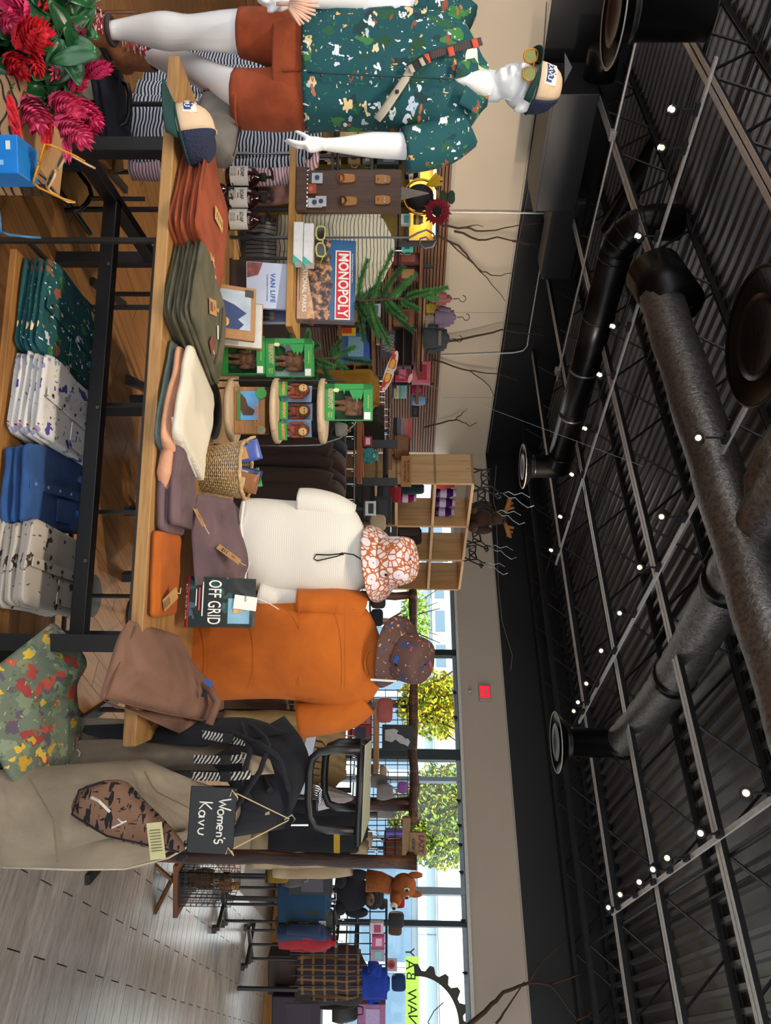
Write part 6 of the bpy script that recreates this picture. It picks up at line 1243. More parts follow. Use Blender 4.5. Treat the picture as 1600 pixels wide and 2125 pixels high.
# ================================================================ striped tops hanging behind the mannequin
def hanging(label, u, y, ztop, w, h, th, mat, rz, seed, name='hanging_top', cat='top', group=None, hood=False, sleeves=True, hook=True):
    c = P(u, 600, y); o = thing(name, label, cat, (c.x, y, ztop), rz, group); b = MB()
    loftz(b, [(0, 0, -h, w*.52, th*.55), (0, 0, -h*.7, w*.5, th*.6), (0, 0, -h*.35, w*.49, th*.6), (0, 0, -h*.14, w*.48, th*.55), (0, 0, -.05, w*.3, th*.45), (0, 0, -.012, w*.13, th*.4)], 26, 20, .02, 7, seed, .7)
    if sleeves:
        for sx in (-1, 1): limb(b, [(sx*w*.42, 0, -.1, .05, th*.45), (sx*w*.52, 0, -.2, .05, th*.45), (sx*w*.57, .0, -h*.55, .045, th*.45), (sx*w*.58, 0, -h*.82, .04, th*.4)], 12, 12, .12, 8, seed+sx)
    if hood: b.ell((0, .02, -.03), (w*.22, th*.6, .07), 14, 8)
    b.build('cloth', mat, o, True)
    if hook: MB().tube([(0, 0, -.02), (0, 0, .03), (.012, 0, .045), (.02, 0, .035), (.016, 0, .02)], .0028, 6).build('hanger_hook', CHROME, o)
    MB().tube([(-w*.4, 0, -.07), (0, 0, -.015), (w*.4, 0, -.07)], .006, 6).build('hanger', BLKMAT, o); return o
BRET = stripes('171c30', 'c9ccd6', 62, 'z', .5, name='breton_stripe'); BRETP = stripes('9a6a78', 'ddc9cc', 70, 'z', .5); FLOW = mixmat('navy_floral', '1a2a44', [(['3f6a4c', '7a9a78', '2c4a3c'], 16, .36, (1, 1, 1), 31), (['b9562f', 'd8a44a', 'c8d0c4'], 14, .24, (1, 1, 1), 32)])
ru = thing('garment_rail', 'black tube garment rail behind the mannequin', 'rail', (P(225, 600, 3.62).x, 3.62, 0), -.2)
MB().tube([(-.5, 0, .0), (-.5, 0, 1.28), (.55, 0, 1.28), (.55, 0, 0)], .013, 10).build('frame', BLACK, ru); MB().tube([(-.5, -.2, .02), (-.5, .2, .02)], .013, 8).build('foot', BLACK, ru); MB().tube([(.55, -.2, .02), (.55, .2, .02)], .013, 8).build('foot', BLACK, ru)
b0 = Vector((P(225, 600, 3.62).x, 3.62, 0))
MB().tube([RZ(.2) @ (P(u, v, 3.3)-b0) for u, v in ((168, 205), (168, 250), (176, 264), (195, 269), (235, 269), (256, 262), (263, 246), (263, 200))], .012, 8).build('front_loop', BLACK, ru, True); MB().tube([RZ(.2) @ (P(216, 269, 3.3)-b0), RZ(.2) @ (P(216, 420, 3.45)-b0), RZ(.2) @ (P(216, 520, 3.6)-b0)], .011, 8).build('arm', BLACK, ru)
for i, (u, y, w, n_) in enumerate(((165, 3.75, .34, 'navy striped top at the left end of the rail'), (200, 3.66, .34, 'navy striped top behind the black rail loop'), (238, 3.58, .36, 'navy striped top in the middle of the rail'), (275, 3.52, .36, 'navy striped top beside the mannequin hand'), (130, 3.84, .34, 'navy striped top half hidden by the mannequin leg'))):
    hanging(n_, u, y, 1.22, w, .92, .12, BRET, -.5+.1*i, 80+i, 'striped_jersey', 'top', 'navy striped tops on the rail', hook=False)
hanging('pink striped top at the right end of the rail', 330, 3.55, 1.2, .26, .9, .1, BRETP, -.6, 88, 'striped_jersey')
hanging('navy floral print top low behind the table leg', 362, 3.7, .82, .22, .42, .09, FLOW, -.3, 89, 'floral_blouse', sleeves=False)
hanging('dark navy trousers hanging behind the table leg', 398, 3.8, .86, .2, .5, .08, fabric('141c2c'), -.2, 90, 'dark_trousers', 'trousers', sleeves=False)
hanging('mustard yellow top behind the soap bottles', 430, 4.0, 1.26, .26, .62, .1, fabric('a8831f', '7d5f14'), -.3, 91, 'mustard_blouse'); hanging('deep blue shirt hanging behind the riser', 500, 4.0, 1.3, .34, .8, .12, fabric('16385e', '0d2642'), -.1, 92, 'blue_shirt', 'shirt')
GRS = stripes('b4b2aa', '55595f', 46, 'x', .72); CRS = stripes('cfc9b4', '55604f', 52, 'z', .78)
hanging('grey pinstripe shirt showing under the riser board', 560, 3.95, 1.26, .36, .7, .13, GRS, .1, 93, 'striped_shirt', 'shirt')
hanging('cream striped shirt hanging behind the board game', 520, 3.9, 1.56, .36, .62, .14, CRS, -.05, 94, 'striped_shirt', 'shirt')
hanging('pale pink knit top behind the first soap bottle', 372, 3.9, 1.15, .2, .5, .1, fabric('c79a94', 'ad827c'), -.3, 95, 'pink_blouse')
rl = thing('garment_rail', 'black garment rail behind the riser shelf', 'rail', (P(480, 600, 3.98).x, 3.98, 0), 0)
MB().tube([(-.32, 0, 0), (-.32, 0, 1.57), (.34, 0, 1.57), (.34, 0, 0)], .013, 10).build('frame', BLACK, rl); MB().tube([(-.32, 0, 1.3), (.34, 0, 1.3)], .012, 8).build('cross_bar', BLACK, rl)
for sx in (-.32, .34): MB().box((sx, 0, .012), (.04, .45, .024)).build('foot', BLACK, rl)
# jeans pile and low wood shelf by the boots
o = thing('low_shelf', 'low wooden shelf edge behind the boots', 'shelf', (P(195, 200, 3.15).x, 3.3, 0), .5); MB().box((0, 0, .22), (.5, .4, .03)).build('board', WOODF, o, bevel=.003); MB().box((0, .02, .1), (.46, .34, .2)).build('plinth', BLKMAT, o)
for k in range(3):
    q = folded(.3, .26, .035, 120+k).build('folded_jeans', fabric('262a38', '171a24', 8), smooth=True); place(q, Vector((P(195, 200, 3.15).x, 3.28, .236+.03*k)), .5); tag(q, ('lowest', 'middle', 'topmost')[k] + ' folded dark jeans on the low shelf behind the boots', 'jeans', 'folded jeans by the boots')
o = thing('tube_stand', 'bent black tube stand on the floor under the table', 'stand', P(430, 135, 3.4)-Vector((0, 0, .0)), 0); b0 = P(430, 135, 3.4)
MB().tube([P(u, v, y)-b0 for u, v, y in ((340, 150, 3.6), (385, 185, 3.5), (405, 190, 3.45), (422, 180, 3.42), (436, 165, 3.4), (436, 135, 3.4))], .011, 8).build('foot_loop', BLACK, o, True); MB().tube([P(u, v, y)-b0 for u, v, y in ((412, 188, 3.44), (413, 300, 3.46))], .011, 8).build('upright', BLACK, o)
# dark wood case under the table, far side
o = thing('dark_bench', 'dark grained bench standing behind the table', 'bench', (P(1010, 200, 4.3).x, 4.3, 0), .3); MB().box((0, 0, .38), (1.05, .5, .05)).build('seat_board', wood('4a413b', '2c2622', 'x', .8, .4), o, bevel=.004); MB().box((0, -.262, .38), (1.06, .025, .055)).build('edge_strip', wood('9a6f45', '6d4b2c', 'x', .8), o)
for sx in (-1, 1):
    for sy in (-1, 1): MB().box((sx*.48, sy*.2, .175), (.05, .05, .35)).build('leg', BLACK, o)
# ================================================================ shelves, racks and goods further back
def yw(u, t=9.2):
    d = ray(u, 830); return d.y*t/(-d.x*CY+d.y*SY)
def item(kind, name, cat, label, u0, u1, v0, v1, y, c, c2='e8e2d4', rz=0, group=None, dp=None):
    if y == 'w': y = yw((u0+u1)/2)
    k = y/FPX; w, h = (u1-u0)*k, (v1-v0)*k; dp = dp or min(w, h)*.6; base = P((u0+u1)/2, v0, y); M1, M2 = plain(c, .6, var=.15, scale=18), plain(c2, .6)
    o = thing(name, label, cat, base, rz, group)
    if kind == 'box':
        MB().box((0, 0, h/2), (w, dp, h)).build('body', M1, o, bevel=min(w, h)*.03); MB().box((0, -dp/2-.001, h*.55), (w*.7, .004, h*.5)).build('front_label', M2, o); MB().box((0, 0, h*.96), (w*1.02, dp*1.02, h*.06)).build('lid', M1, o)
    elif kind == 'crate':
        b = MB(); t_ = min(w, h)*.09; MB().box((0, dp*.45, h/2), (w, t_*.6, h)).build('back', plain('2a1a12', .7), o)
        for a in (-1, 1): b.box((a*(w/2-t_/2), 0, h/2), (t_, dp, h)); b.box((0, 0, h/2+a*(h/2-t_/2)), (w, dp, t_))
        b.build('frame', wood(c, c2, 'x', .6), o); MB().box((0, 0, h*.5), (w, dp*.9, t_*.7)).build('divider', wood(c, c2, 'x', .6), o)
    elif kind == 'cushion':
        loftz(b := MB(), [(0, 0, 0, w*.3, dp*.2), (0, 0, h*.12, w*.47, dp*.42), (0, 0, h*.5, w*.5, dp*.5), (0, 0, h*.88, w*.46, dp*.4), (0, 0, h, w*.3, dp*.15)], 22, 14, .01, 9, u0, .75); b.build('cover', fabric(c, None, 9), o, True); MB().tube([(-w*.47, -dp*.1, h*.15), (-w*.49, -dp*.1, h*.5), (-w*.46, -dp*.1, h*.87)], h*.02, 6).build('seam', M2, o)
    elif kind == 'stack':
        cs = c.split(','); n = len(cs)
        for i, cc in enumerate(cs): folded(w, dp, h/n*1.08, int(u0)+i, amp=.004, nx=10, n=18).build('folded_layer', fabric(cc), o, True).location = (0, 0, i*h/n)
    elif kind == 'jar':
        r = w/2; MB().lathe([(.001, 0), (r*.9, 0), (r, h*.05), (r, h*.7), (r*.7, h*.82), (r*.7, h*.9), (.001, h*.9)], 20).build('body', plain(c, .15), o, True); MB().lathe([(r*.75, h*.86), (r*.75, h), (.001, h)], 20).build('lid', M2, o, True); MB().lathe([(r*1.01, h*.25), (r*1.01, h*.55)], 20, None, False).build('label', M2, o, True)
    elif kind == 'mug':
        r = w*.4; MB().lathe([(.001, 0), (r*.9, 0), (r, h*.1), (r, h), (r*.9, h), (r*.88, h*.12), (.001, h*.1)], 22).build('cup', M1, o, True); MB().tube([(r, 0, h*.8), (r*1.5, 0, h*.7), (r*1.5, 0, h*.35), (r, 0, h*.25)], r*.13, 8).build('handle', M1, o, True); MB().box((0, -r*1.0, h*.5), (r*.9, .004, h*.4)).build('print', M2, o)
    elif kind == 'plush':
        b = MB(); F_ = plain(c, .95, var=.35, scale=50)
        for q, r in (((0, 0, .33), (.42, .36, .34)), ((-.3, -.15, .1), (.16, .2, .12)), ((.3, -.15, .1), (.16, .2, .12)), ((-.42, -.05, .42), (.13, .14, .24)), ((.42, -.05, .42), (.13, .14, .24))): b.ell([q[0]*w, q[1]*dp, q[2]*h], [r[0]*w, r[1]*dp, r[2]*h], 14, 9)
        b.build('body', F_, o, True); b = MB().ell((0, -.1*dp, .76*h), (.33*w, .33*dp, .22*h), 16, 10)
        for sx in (-1, 1): b.ell((sx*.26*w, 0, .93*h), (.11*w, .08*dp, .09*h), 10, 7)
        hd = b.build('head', F_, o, True); MB().ell((0, -.42*dp, .7*h), (.15*w, .14*dp, .09*h), 12, 8).build('muzzle', M2, hd, True)
        for sx in (-1, 1): MB().ell((sx*.13*w, -.4*dp, .82*h), (.035*w, .03*dp, .03*h), 8, 6).build('eye', BLKMAT, hd)
        MB().ell((0, -.56*dp, .73*h), (.05*w, .03*dp, .03*h), 8, 6).build('nose', BLKMAT, hd)
    elif kind == 'bag':
        loftz(b := MB(), [(0, 0, 0, w*.44, dp*.4), (0, 0, h*.3, w*.5, dp*.5), (0, 0, h*.65, w*.42, dp*.3), (0, 0, h*.8, w*.32, dp*.12)], 20, 12, .008, 12, u0, .6); b.build('pouch', M1, o, True); MB().tube([(-w*.2, 0, h*.78), (-w*.15, 0, h*.97), (w*.15, 0, h*.97), (w*.2, 0, h*.78)], w*.03, 6).build('handle', M2, o, True)
    return o
def board(name, label, cat, u0, v, u1, y, d=.3, th=.03, mat=None, brackets=True):
    if y == 'w': y0, y1 = yw(u0), yw(u1)
    else: y0 = y1 = y
    a, c = P(u0, v, y0), P(u1, v, y1); c.z = a.z; L = (c-a).length; o = thing(name, label, cat, (a+c)/2, math.atan2(c.y-a.y, c.x-a.x)); MB().box((0, d*.2, -th/2), (L, d, th)).build('plank', mat or wood('7a4f2c', '55341b', 'x', .6), o, bevel=.002)
    if brackets:
        for sx in (-.45, .45): MB().box((sx*L, d*.3, -.06), (.02, d*.6, .09)).build('bracket', BLACK, o)
    return o
def frame(label, us, vs, y, r=.018, u_ext=None, name='grid_rack'):
    o = thing(name, label, 'rack', group=None); yy = (lambda u: yw(u)) if y == 'w' else (lambda u: y)
    z0 = 0
    for u in us:
        p = P(u, vs[-1]+25, yy(u)); MB().box((p.x, p.y, p.z/2), (r*2, r*2, p.z)).build('post', BLACK, o)
    for v in vs: MB().tube([P(us[0]-(u_ext or 0), v, yy(us[0])), P(us[-1]+(u_ext or 0), v, yy(us[-1]))], r*.7, 6).build('rail', BLACK, o)
    return o
# ---- lit niche behind the mannequin and pin board
yn = 7.6
o = thing('lit_niche', 'yellow lit wall niche shelves behind the pin board', 'shelf', P(360, 520, yn), .25); nw, nh = 270/FPX*yn, 390/FPX*yn
GOLD = plain('c8a24a', .6, name='gold_backing'); MB().box((0, .32, nh/2), (nw, .03, nh)).build('back_panel', GOLD, o)
for x in (-nw/2, -nw*.12, nw*.2, nw/2): MB().box((x, .14, nh/2), (.03, .36, nh)).build('upright', DKT, o)
for z in (0, .42, .85, 1.25, 1.62, nh): MB().box((0, .14, z), (nw, .36, .03)).build('shelf_board', DKT, o)
NL = bpy.data.lights.new('niche_lamp', 'AREA'); NL.shape = 'RECTANGLE'; NL.size = 1.1; NL.size_y = .05; NL.energy = 7; NL.color = (1, .72, .3)
for k, z in enumerate((nh-.06,)):
    q = bpy.data.objects.new('niche_lamp', NL); C.objects.link(q); q.parent = o; q.location = (0, 0.1, z); q.rotation_euler = (.25, 0, 0)
MB().box((0, .06, nh-.03), (1.2, .03, .03)).build('lamp_strip', glow('ffd98a', 3), o)
for a_ in ((('mug', 'souvenir_mug', 'mug', 'tan mug with dark print in the lit niche'), 318, 345, 722, 748, yn, 'a98a5e', '3a2a20'), (('box', 'gift_box', 'box', 'tan striped gift box in the lit niche'), 318, 345, 680, 708, yn, 'b58f4e', '3a2618'), (('mug', 'souvenir_mug', 'mug', 'grey mug in the lit niche'), 322, 346, 752, 774, yn, '77736c', 'b9b2a4'), (('box', 'dark_case', 'box', 'dark glass box high in the lit niche'), 312, 346, 782, 828, yn, '1c2326', '5d686c'), (('jar', 'candle_jar', 'candle', 'dark candle jar beside the mannequin elbow'), 300, 318, 640, 690, yn, '2a1f1a', '8c7a5a'), (('box', 'picture_card', 'card', 'yellow picture card behind the mannequin forearm'), 262, 290, 705, 742, yn, 'c9a34c', 'd8bc74'), (('box', 'picture_card', 'card', 'second yellow picture card behind the elbow'), 262, 290, 745, 774, yn, 'b98f3c', 'cfae66'), (('jar', 'vase', 'vase', 'zebra striped vase right of the pin board'), 352, 372, 840, 872, yn-.2, '1f1a18', 'cfc8b8'), (('box', 'tea_pad', 'pad', 'white and teal pad under the red flower'), 446, 468, 832, 852, yn, 'dfe6e2', '57b0b0'), (('jar', 'brass_lamp', 'ornament', 'small amber ornament below the red flower'), 446, 466, 858, 878, yn, '8a6a3c', 'd8b878')): item(*a_[0], *a_[1:])
o = thing('gold_ring_basket', 'round black basket with gold ring and yellow sprigs above the pin board', 'basket', P(410, 842, yn-.25)); MB().ell((0, 0, .14), (.13, .1, .14), 18, 12).build('basket', plain('17120f', .7), o, True); MB().tube([(.17*math.cos(a), -.02, .15+.17*math.sin(a)) for a in [2*PI*k/28 for k in range(28)]], .012, 8, loop=True).build('ring', plain('b8862c', .3, .7), o, True)
for k in range(7): MB().tube([(-.1, -.05, .2), (-.2+.02*k, -.08, .3+.03*(k % 3))], [.006, .018], 6).build('sprig', plain('c9a51f', .6), o)
o = thing('red_cloth_flower', 'big dark red cloth sunflower on the back wall', 'flower', P(440, 907, 7.3)); FR_ = plain('8a1626', .7, var=.2)
for k in range(22):
    a = 2*PI*k/22; r = .15 if k % 2 else .13; d = Vector((math.cos(a), 0, math.sin(a))); sd = Vector((-math.sin(a), 0, math.cos(a)))
    MB().add([d*.04, d*.09-sd*.026+Vector((0, -.02, 0)), d*r+Vector((0, -.005, 0)), d*.09+sd*.026+Vector((0, -.02, 0)), d*.09+Vector((0, .01, 0))], [(0, 1, 2, 3), (0, 4, 1), (1, 4, 2), (2, 4, 3), (3, 4, 0)]).build('petal', FR_, o)
MB().ell((0, -.02, 0), (.05, .025, .05), 16, 8).build('centre', plain('1d120e', .9), o, True); MB().tube([(0, .03, -.03), (-.02, .04, -.2), (-.02, .05, -.36)], .01, 6).build('stalk', plain('3a2a1c', .8), o)
for sx in (-1, 1): MB().ell((-.15, .01, .1+.04*sx), (.07, .01, .04), 10, 6).build('green_leaf', plain('1f3420', .7), o)
# ---- grid racks against the slatted back wall
frame('black grid rack with game boxes against the slatted wall', (490, 553, 677, 797), (700, 765, 820, 874), 'w', .022, 8)
for v, lb in ((695, 'lowest'), (772, 'middle'), (812, 'upper'), (880, 'top')): board('grid_shelf', lb + ' wood shelf of the back wall grid rack', 'shelf', 486, v, 830, 'w', .35, .05, brackets=False)
L_ = [('box', 'patterned_box', 'box', 'dark red patterned box on the grid rack', 527, 549, 817, 872, 'w', '5a1c22', '8a4a3c'), ('box', 'patterned_box', 'box', 'second red patterned box half behind the spruce', 557, 584, 818, 870, 'w', '641a24', 'b08a5c'), ('mug', 'teal_mug', 'mug', 'teal mug on the grid rack shelf', 506, 526, 832, 858, 'w', '3fa596', '2c5a54'), ('box', 'blue_tin', 'tin', 'bright blue tin under the spruce tip', 558, 584, 778, 791, 'w', '2a86c9', '6db4e0'), ('box', 'copper_tin', 'tin', 'copper tin behind the spruce stem', 586, 604, 752, 770, 'w', 'a8603a', '7a3c22'), ('box', 'white_books', 'books', 'white and blue books behind the spruce', 632, 656, 766, 790, 'w', 'c6cdd8', '4a62a8'), ('box', 'brown_box', 'box', 'brown carton left of the dark crate', 644, 676, 816, 858, 'w', '7a4c2c', '5a341c'), ('crate', 'dark_crate', 'crate', 'dark walnut crate on the grid rack', 680, 764, 816, 858, 'w', '4a2c1e', '2c1810'), ('box', 'puzzle_box', 'game box', 'blue puzzle box with comic print and white spine', 694, 752, 705, 768, 'w', '2f5ea8', '7fa6c4'), ('box', 'yellow_game', 'game box', 'yellow game box above the blue puzzle', 676, 696, 700, 738, 'w', 'd8b81f', 'c8402c'), ('crate', 'orange_crate', 'crate', 'orange fretwork crate right of the blue puzzle', 754, 792, 702, 770, 'w', 'b8641f', '8a3c14'), ('box', 'pink_gift_bag', 'gift bag', 'big pink and red gift bag on the top shelf', 752, 797, 854, 893, 'w', 'c96a7c', 'a82c40'), ('box', 'magenta_box', 'box', 'magenta box beside the pink gift bag', 797, 818, 854, 878, 'w', 'a01048', 'd8487c'), ('bag', 'sky_pouch', 'pouch', 'sky blue printed pouch on the top shelf', 820, 842, 856, 890, 'w', '7aa4cc', '3a4a6a'), ('box', 'black_speaker', 'box', 'small black box at the shelf end', 842, 866, 854, 868, 'w', '15151a', '3a3a40'), ('stack', 'towel_stack', 'towels', 'stack of mint, white, yellow and blue towels', 797, 826, 812, 843, 'w', '3f64a8,d8c86a,dcdcd8,6fc0a4,9ad4c8,a4cfe0'), ('box', 'pink_tray', 'box', 'flat pink tray behind the glider tail', 756, 792, 820, 848, 'w', 'c8305c', 'e08aa4'), ('bag', 'lemon_pouch', 'pouch', 'yellow print pouch left of the purple sweatshirt', 630, 650, 884, 910, 'w', 'c9a83c', 'd8c49a'), ('bag', 'white_pouch', 'pouch', 'white line print pouch under the purple sweatshirt', 652, 688, 882, 908, 'w', 'd0c8b8', '6a5c50'), ('box', 'cow_print_box', 'box', 'black and white print box under the grey sweatshirt', 684, 708, 884, 904, 'w', '2a2828', 'd8d4cc'), ('jar', 'amber_jar', 'jar', 'amber jar under the glider wing', 700, 716, 775, 800, 'w', '7a3c1c', 'c8a468'), ('cushion', 'tan_cushion', 'cushion', 'tan cushion on the lowest grid shelf', 500, 548, 700, 760, 'w', '7a5a3c'), ('box', 'wood_game', 'game box', 'wooden game box low on the grid rack', 556, 620, 700, 745, 'w', '6d4526', 'a8743c'), ('box', 'black_game', 'game box', 'black and orange game box under the blue puzzle', 640, 676, 700, 760, 'w', '181412', 'b8741f'), ('box', 'pink_flat_box', 'box', 'pale pink flat box low beside the black post', 798, 850, 700, 735, 'w', 'c9909c', 'e0b4bc')]
for r in L_: item(*r)
o = thing('graphic_novel', 'dark graphic novel with grey title letters on the grid rack', 'book', P(714, 790, yw(714)-.3), .3); k = yw(714)/FPX; MB().box((0, .03, 14*k), (52*k, .03, 28*k)).build('cover', plain('2a2a34', .5, var=.3, scale=9), o)
for i, s_ in enumerate(('DONNER', 'DINNER', 'PARTY')): text(s_, .085, plain('9a9690', .6), o, T(0, .013, 22.5*k-i*8.5*k) @ FACE, sx=.8)
# toy glider
gy = 5.2; a, c = P(728, 824, gy), P(812, 795, gy); m_ = (a+c)/2; o = thing('toy_glider', 'toy glider with red and yellow flame wings hanging over the racks', 'toy', m_, rot=(0, math.atan2(a.z-c.z, c.x-a.x), 0)); L = (c-a).length
el = lambda rx, rz_, n=28, cx_=0, cz_=0: [(cx_+rx*math.cos(2*PI*k/n), cz_+rz_*math.sin(2*PI*k/n)) for k in range(n)]
MB().prism(el(L/2, .034), -.004, .004).build('wing', plain('e0cbb4', .5), o)
for sx in (-1, 1):
    fl_ = [(sx*.02, -.022), (sx*.02, .022)] + [(sx*(.05+.018*i+(.02 if i % 2 else 0)), .026*(1-2*i/6)) for i in range(7)]
    MB().prism(fl_, -.0065, -.0045).build('flame_print', plain('c8241c', .5), o); MB().prism(el(.035, .018, 16, sx*.05), -.0085, -.0065).build('flame_core', plain('e8a81f', .5), o)
MB().tube([(0, 0, -.02), (0, .02, .14)], .006, 6).build('fuselage', plain('7a1c18', .5), o); MB().prism(el(.034, .014, 20, 0, .15), .012, .02).build('tail', plain('d8a890', .5), o)
MB().tube([(0, 0, .03), (0, 0, .06)], .012, 8).build('propeller_boss', BLKMAT, o); MB().tube([(0, .02, .14), (.05, .05, 1.9)], .0012, 4).build('hanging_line', plain('8a8a8a', .5), o)
# sweatshirts on scroll hangers
for (n_, u, v1, h, w, c, rz, txt) in (('lilac sweatshirt on a wire hanger above the pouches', 657, 948, 46, 30, '75637c', .5, None), ('charcoal sweatshirt with faded print above the crate', 702, 934, 56, 44, '3c4046', .1, 1), ('dusty pink sweatshirt edge on against the slats', 619, 940, 44, 14, '9a5a5e', .7, None)):
    y = yw(u)-.35; k = y/FPX; o = hanging(n_, u, y, P(u, v1, y).z, w*k*.95, h*k, .12, fabric(c), rz, u, 'hung_sweatshirt', 'sweatshirt'); MB().tube([(0, 0, .0)]+[(.0+.05*math.cos(a), 0, .14+.05*math.sin(a)) for a in (-1.6, -.6, .4, 1.4, 2.4, 3.2)], .006, 6).build('scroll_hook', BLKMAT, o)
    if txt:
        for q_ in range(8): MB().box((-.1+.028*q_, -.085, -.16), (.02, .004, .045)).build('worn_print', plain('8d7a70', .7), o)
board('back_ledge', 'narrow ledge under the hung sweatshirts', 'shelf', 600, 884, 745, 'w', .2, .03, wood('a8845a', '80603c', 'x', .8), False)
# ---- clothes racks behind the tier stand
def rail(label, u0, u1, v, y, rz=0, mat=BLACK):
    a, c = P(u0, v, y), P(u1, v, y); m_ = (a+c)/2; o = thing('clothes_rack', label, 'rack', (m_.x, y, 0), rz); L = (c-a).length
    MB().tube([(-L/2, 0, 0), (-L/2, 0, m_.z), (L/2, 0, m_.z), (L/2, 0, 0)], .014, 8).build('frame', mat, o)
    for sx in (-1, 1): MB().box((sx*L/2, 0, .015), (.05, .5, .03)).build('foot', mat, o)
rail('black clothes rack holding dark jackets behind the tier stand', 805, 1065, 735, 4.5)
for i, (u, c, h, w, n_) in enumerate(((835, '2c2a1c', .9, .3, 'olive black jacket behind the figure boxes'), (872, '10151d', 1.0, .34, 'black jacket behind the bent rod'), (905, '0f1826', 1.05, .36, 'midnight blue jacket with tan toggles'), (940, '111722', 1.05, .36, 'second midnight blue jacket on the dark rack'), (972, '2c1512', 1.0, .34, 'dark wine jacket on the dark rack'), (1003, '23120f', 1.0, .34, 'oxblood leather jacket on the dark rack'), (1035, '2a1a14', .95, .34, 'dark brown leather jacket beside the white sweater'))):
    o = hanging(n_, u, 4.45+.03*(i % 2), P(u, 722, 4.45).z, w, h, .1, fabric(c, None, 7), .75, 200+i, 'hung_jacket', 'jacket', 'dark jackets on the rack')
    if i == 2:
        for z in (-.36, -.41): MB().ell((-.02, -.07, z), (.018, .012, .012), 8, 6).build('toggle', plain('8a5236', .6), o)
for i in range(5): hanging(('first', 'second', 'third', 'fourth', 'fifth')[i] + ' mustard garment behind the top figure box', 790+i*11, 5.6+.05*i, P(790, 790, 5.6).z, .2, .55, .05, fabric('a87a1c', '7d5812'), .9, 230+i, 'mustard_blouse', 'top', 'mustard tops on the far rack', sleeves=False)
for i in range(6): hanging(('first', 'second', 'third', 'fourth', 'fifth', 'sixth')[i] + ' dark olive garment with a steel hook on the far rack', 848+i*13, 5.9+.04*i, P(848, 800, 5.9).z, .2, .5, .06, fabric('33301f', '221f14'), .9, 240+i, 'olive_blouse', 'top', 'olive tops on the far rack', sleeves=False)
rail('far black rack holding mustard and olive tops', 782, 925, 806, 5.8)
board('wood_edge_shelf', 'orange brown wood shelf behind the dark jackets', 'shelf', 872, 752, 1004, 5.5, .4, .035, wood('9a5524', '6d3614', 'x', .6)); board('wood_edge_shelf', 'long wood shelf under the folded blankets', 'shelf', 888, 815, 1012, 6.2, .4, .045, wood('8a5a30', '62391a', 'x', .6))
frame('black steel shelf uprights behind the dark jackets', (922, 1000), (700, 800), 5.6, .03, 0, 'shelf_uprights')
L_ = [('stack', 'blanket_stack', 'blankets', 'coral to grey folded blanket stack on the long shelf', 868, 912, 816, 854, 6.2, '2c2a2c,6d6a6c,a08a8a,c2766c,c85a50'), ('stack', 'dark_blankets', 'blankets', 'dark patterned blankets on the long shelf', 950, 1008, 816, 834, 6.2, '3a3038,54484e'), ('plush', 'teal_plush', 'plush toy', 'teal plush toy on the orange brown shelf', 930, 962, 754, 786, 5.5, '3f8a86', 'b8c8b8'), ('box', 'red_pack', 'pack', 'small red pack on the orange brown shelf', 906, 926, 754, 772, 5.5, 'b01c2c', 'd8d0c8'), ('bag', 'camo_pouch', 'pouch', 'faded print pouch hung on a dark jacket', 876, 906, 696, 728, 4.3, '6d7266', 'b05a48'), ('stack', 'red_rolls', 'blankets', 'red and charcoal folded throw beside the pine shelf', 1010, 1042, 782, 830, 6.0, '3a3a42,54545c,8a1c26,a8242c'), ('cushion', 'teal_cushion', 'cushion', 'dark teal cushion under the pine shelf', 1003, 1026, 832, 880, 6.1, '123038'), ('box', 'black_bin', 'bin', 'black bin under the pine shelf', 1030, 1080, 775, 812, 5.6, '0d0d10', '2a2a2e'), ('cushion', 'cream_bundle', 'cushion', 'cream quilted bundle beside the floral hat', 1068, 1100, 768, 800, 5.2, 'c2ab84'), ('box', 'white_rack_box', 'box', 'small white slatted box behind the sweater shoulder', 1040, 1070, 758, 780, 5.0, 'cfccc6', '2a2a2c')]
for r in L_: item(*r)
o = thing('pleated_pouf', 'brown pleated round hat box on the long shelf', 'hat', P(928, 816, 6.15)); MB().lathe([(.001, 0), (.08, 0), (.1, .04), (.1, .1), (.085, .13), (.001, .135)], 24).build('crown', plain('7d5236', .7), o, True)
for k in range(7): MB().lathe([(.1-.002*abs(k-3)+.002, .012+.016*k), (.106-.002*abs(k-3), .018+.016*k), (.1-.002*abs(k-3)+.002, .024+.016*k)], 24, None, False).build('pleat', plain('8a5c3e', .7), o, True)
o = thing('blanket_sign', 'kraft card sign about blankets on the long shelf', 'sign', P(978, 833, 6.0)); MB().box((0, 0, .04), (.25, .012, .082)).build('card', plain('a8743c', .8), o)
text('BLANKETS FOR', .026, plain('2a1c12', .8), o, T(0, -.007, .055) @ FACE, bold=.0005); text('EVERYWHERE!', .026, plain('2a1c12', .8), o, T(0, -.007, .027) @ FACE, bold=.0005)
def prop(label, u, v, y):
    c = P(u, v, y); o = thing('pole_stand', label, 'stand', (c.x, y, 0)); MB().lathe([(.001, 0), (.11, 0), (.11, .015), (.001, .018)], 20).build('base', BLACK, o); MB().tube([(0, 0, .015), (0, 0, c.z-.01)], .011, 8).build('pole', BLACK, o); MB().lathe([(.001, 0), (.06, 0), (.06, .008), (.001, .008)], 16, T(0, 0, c.z-.009)).build('top_disc', BLACK, o)
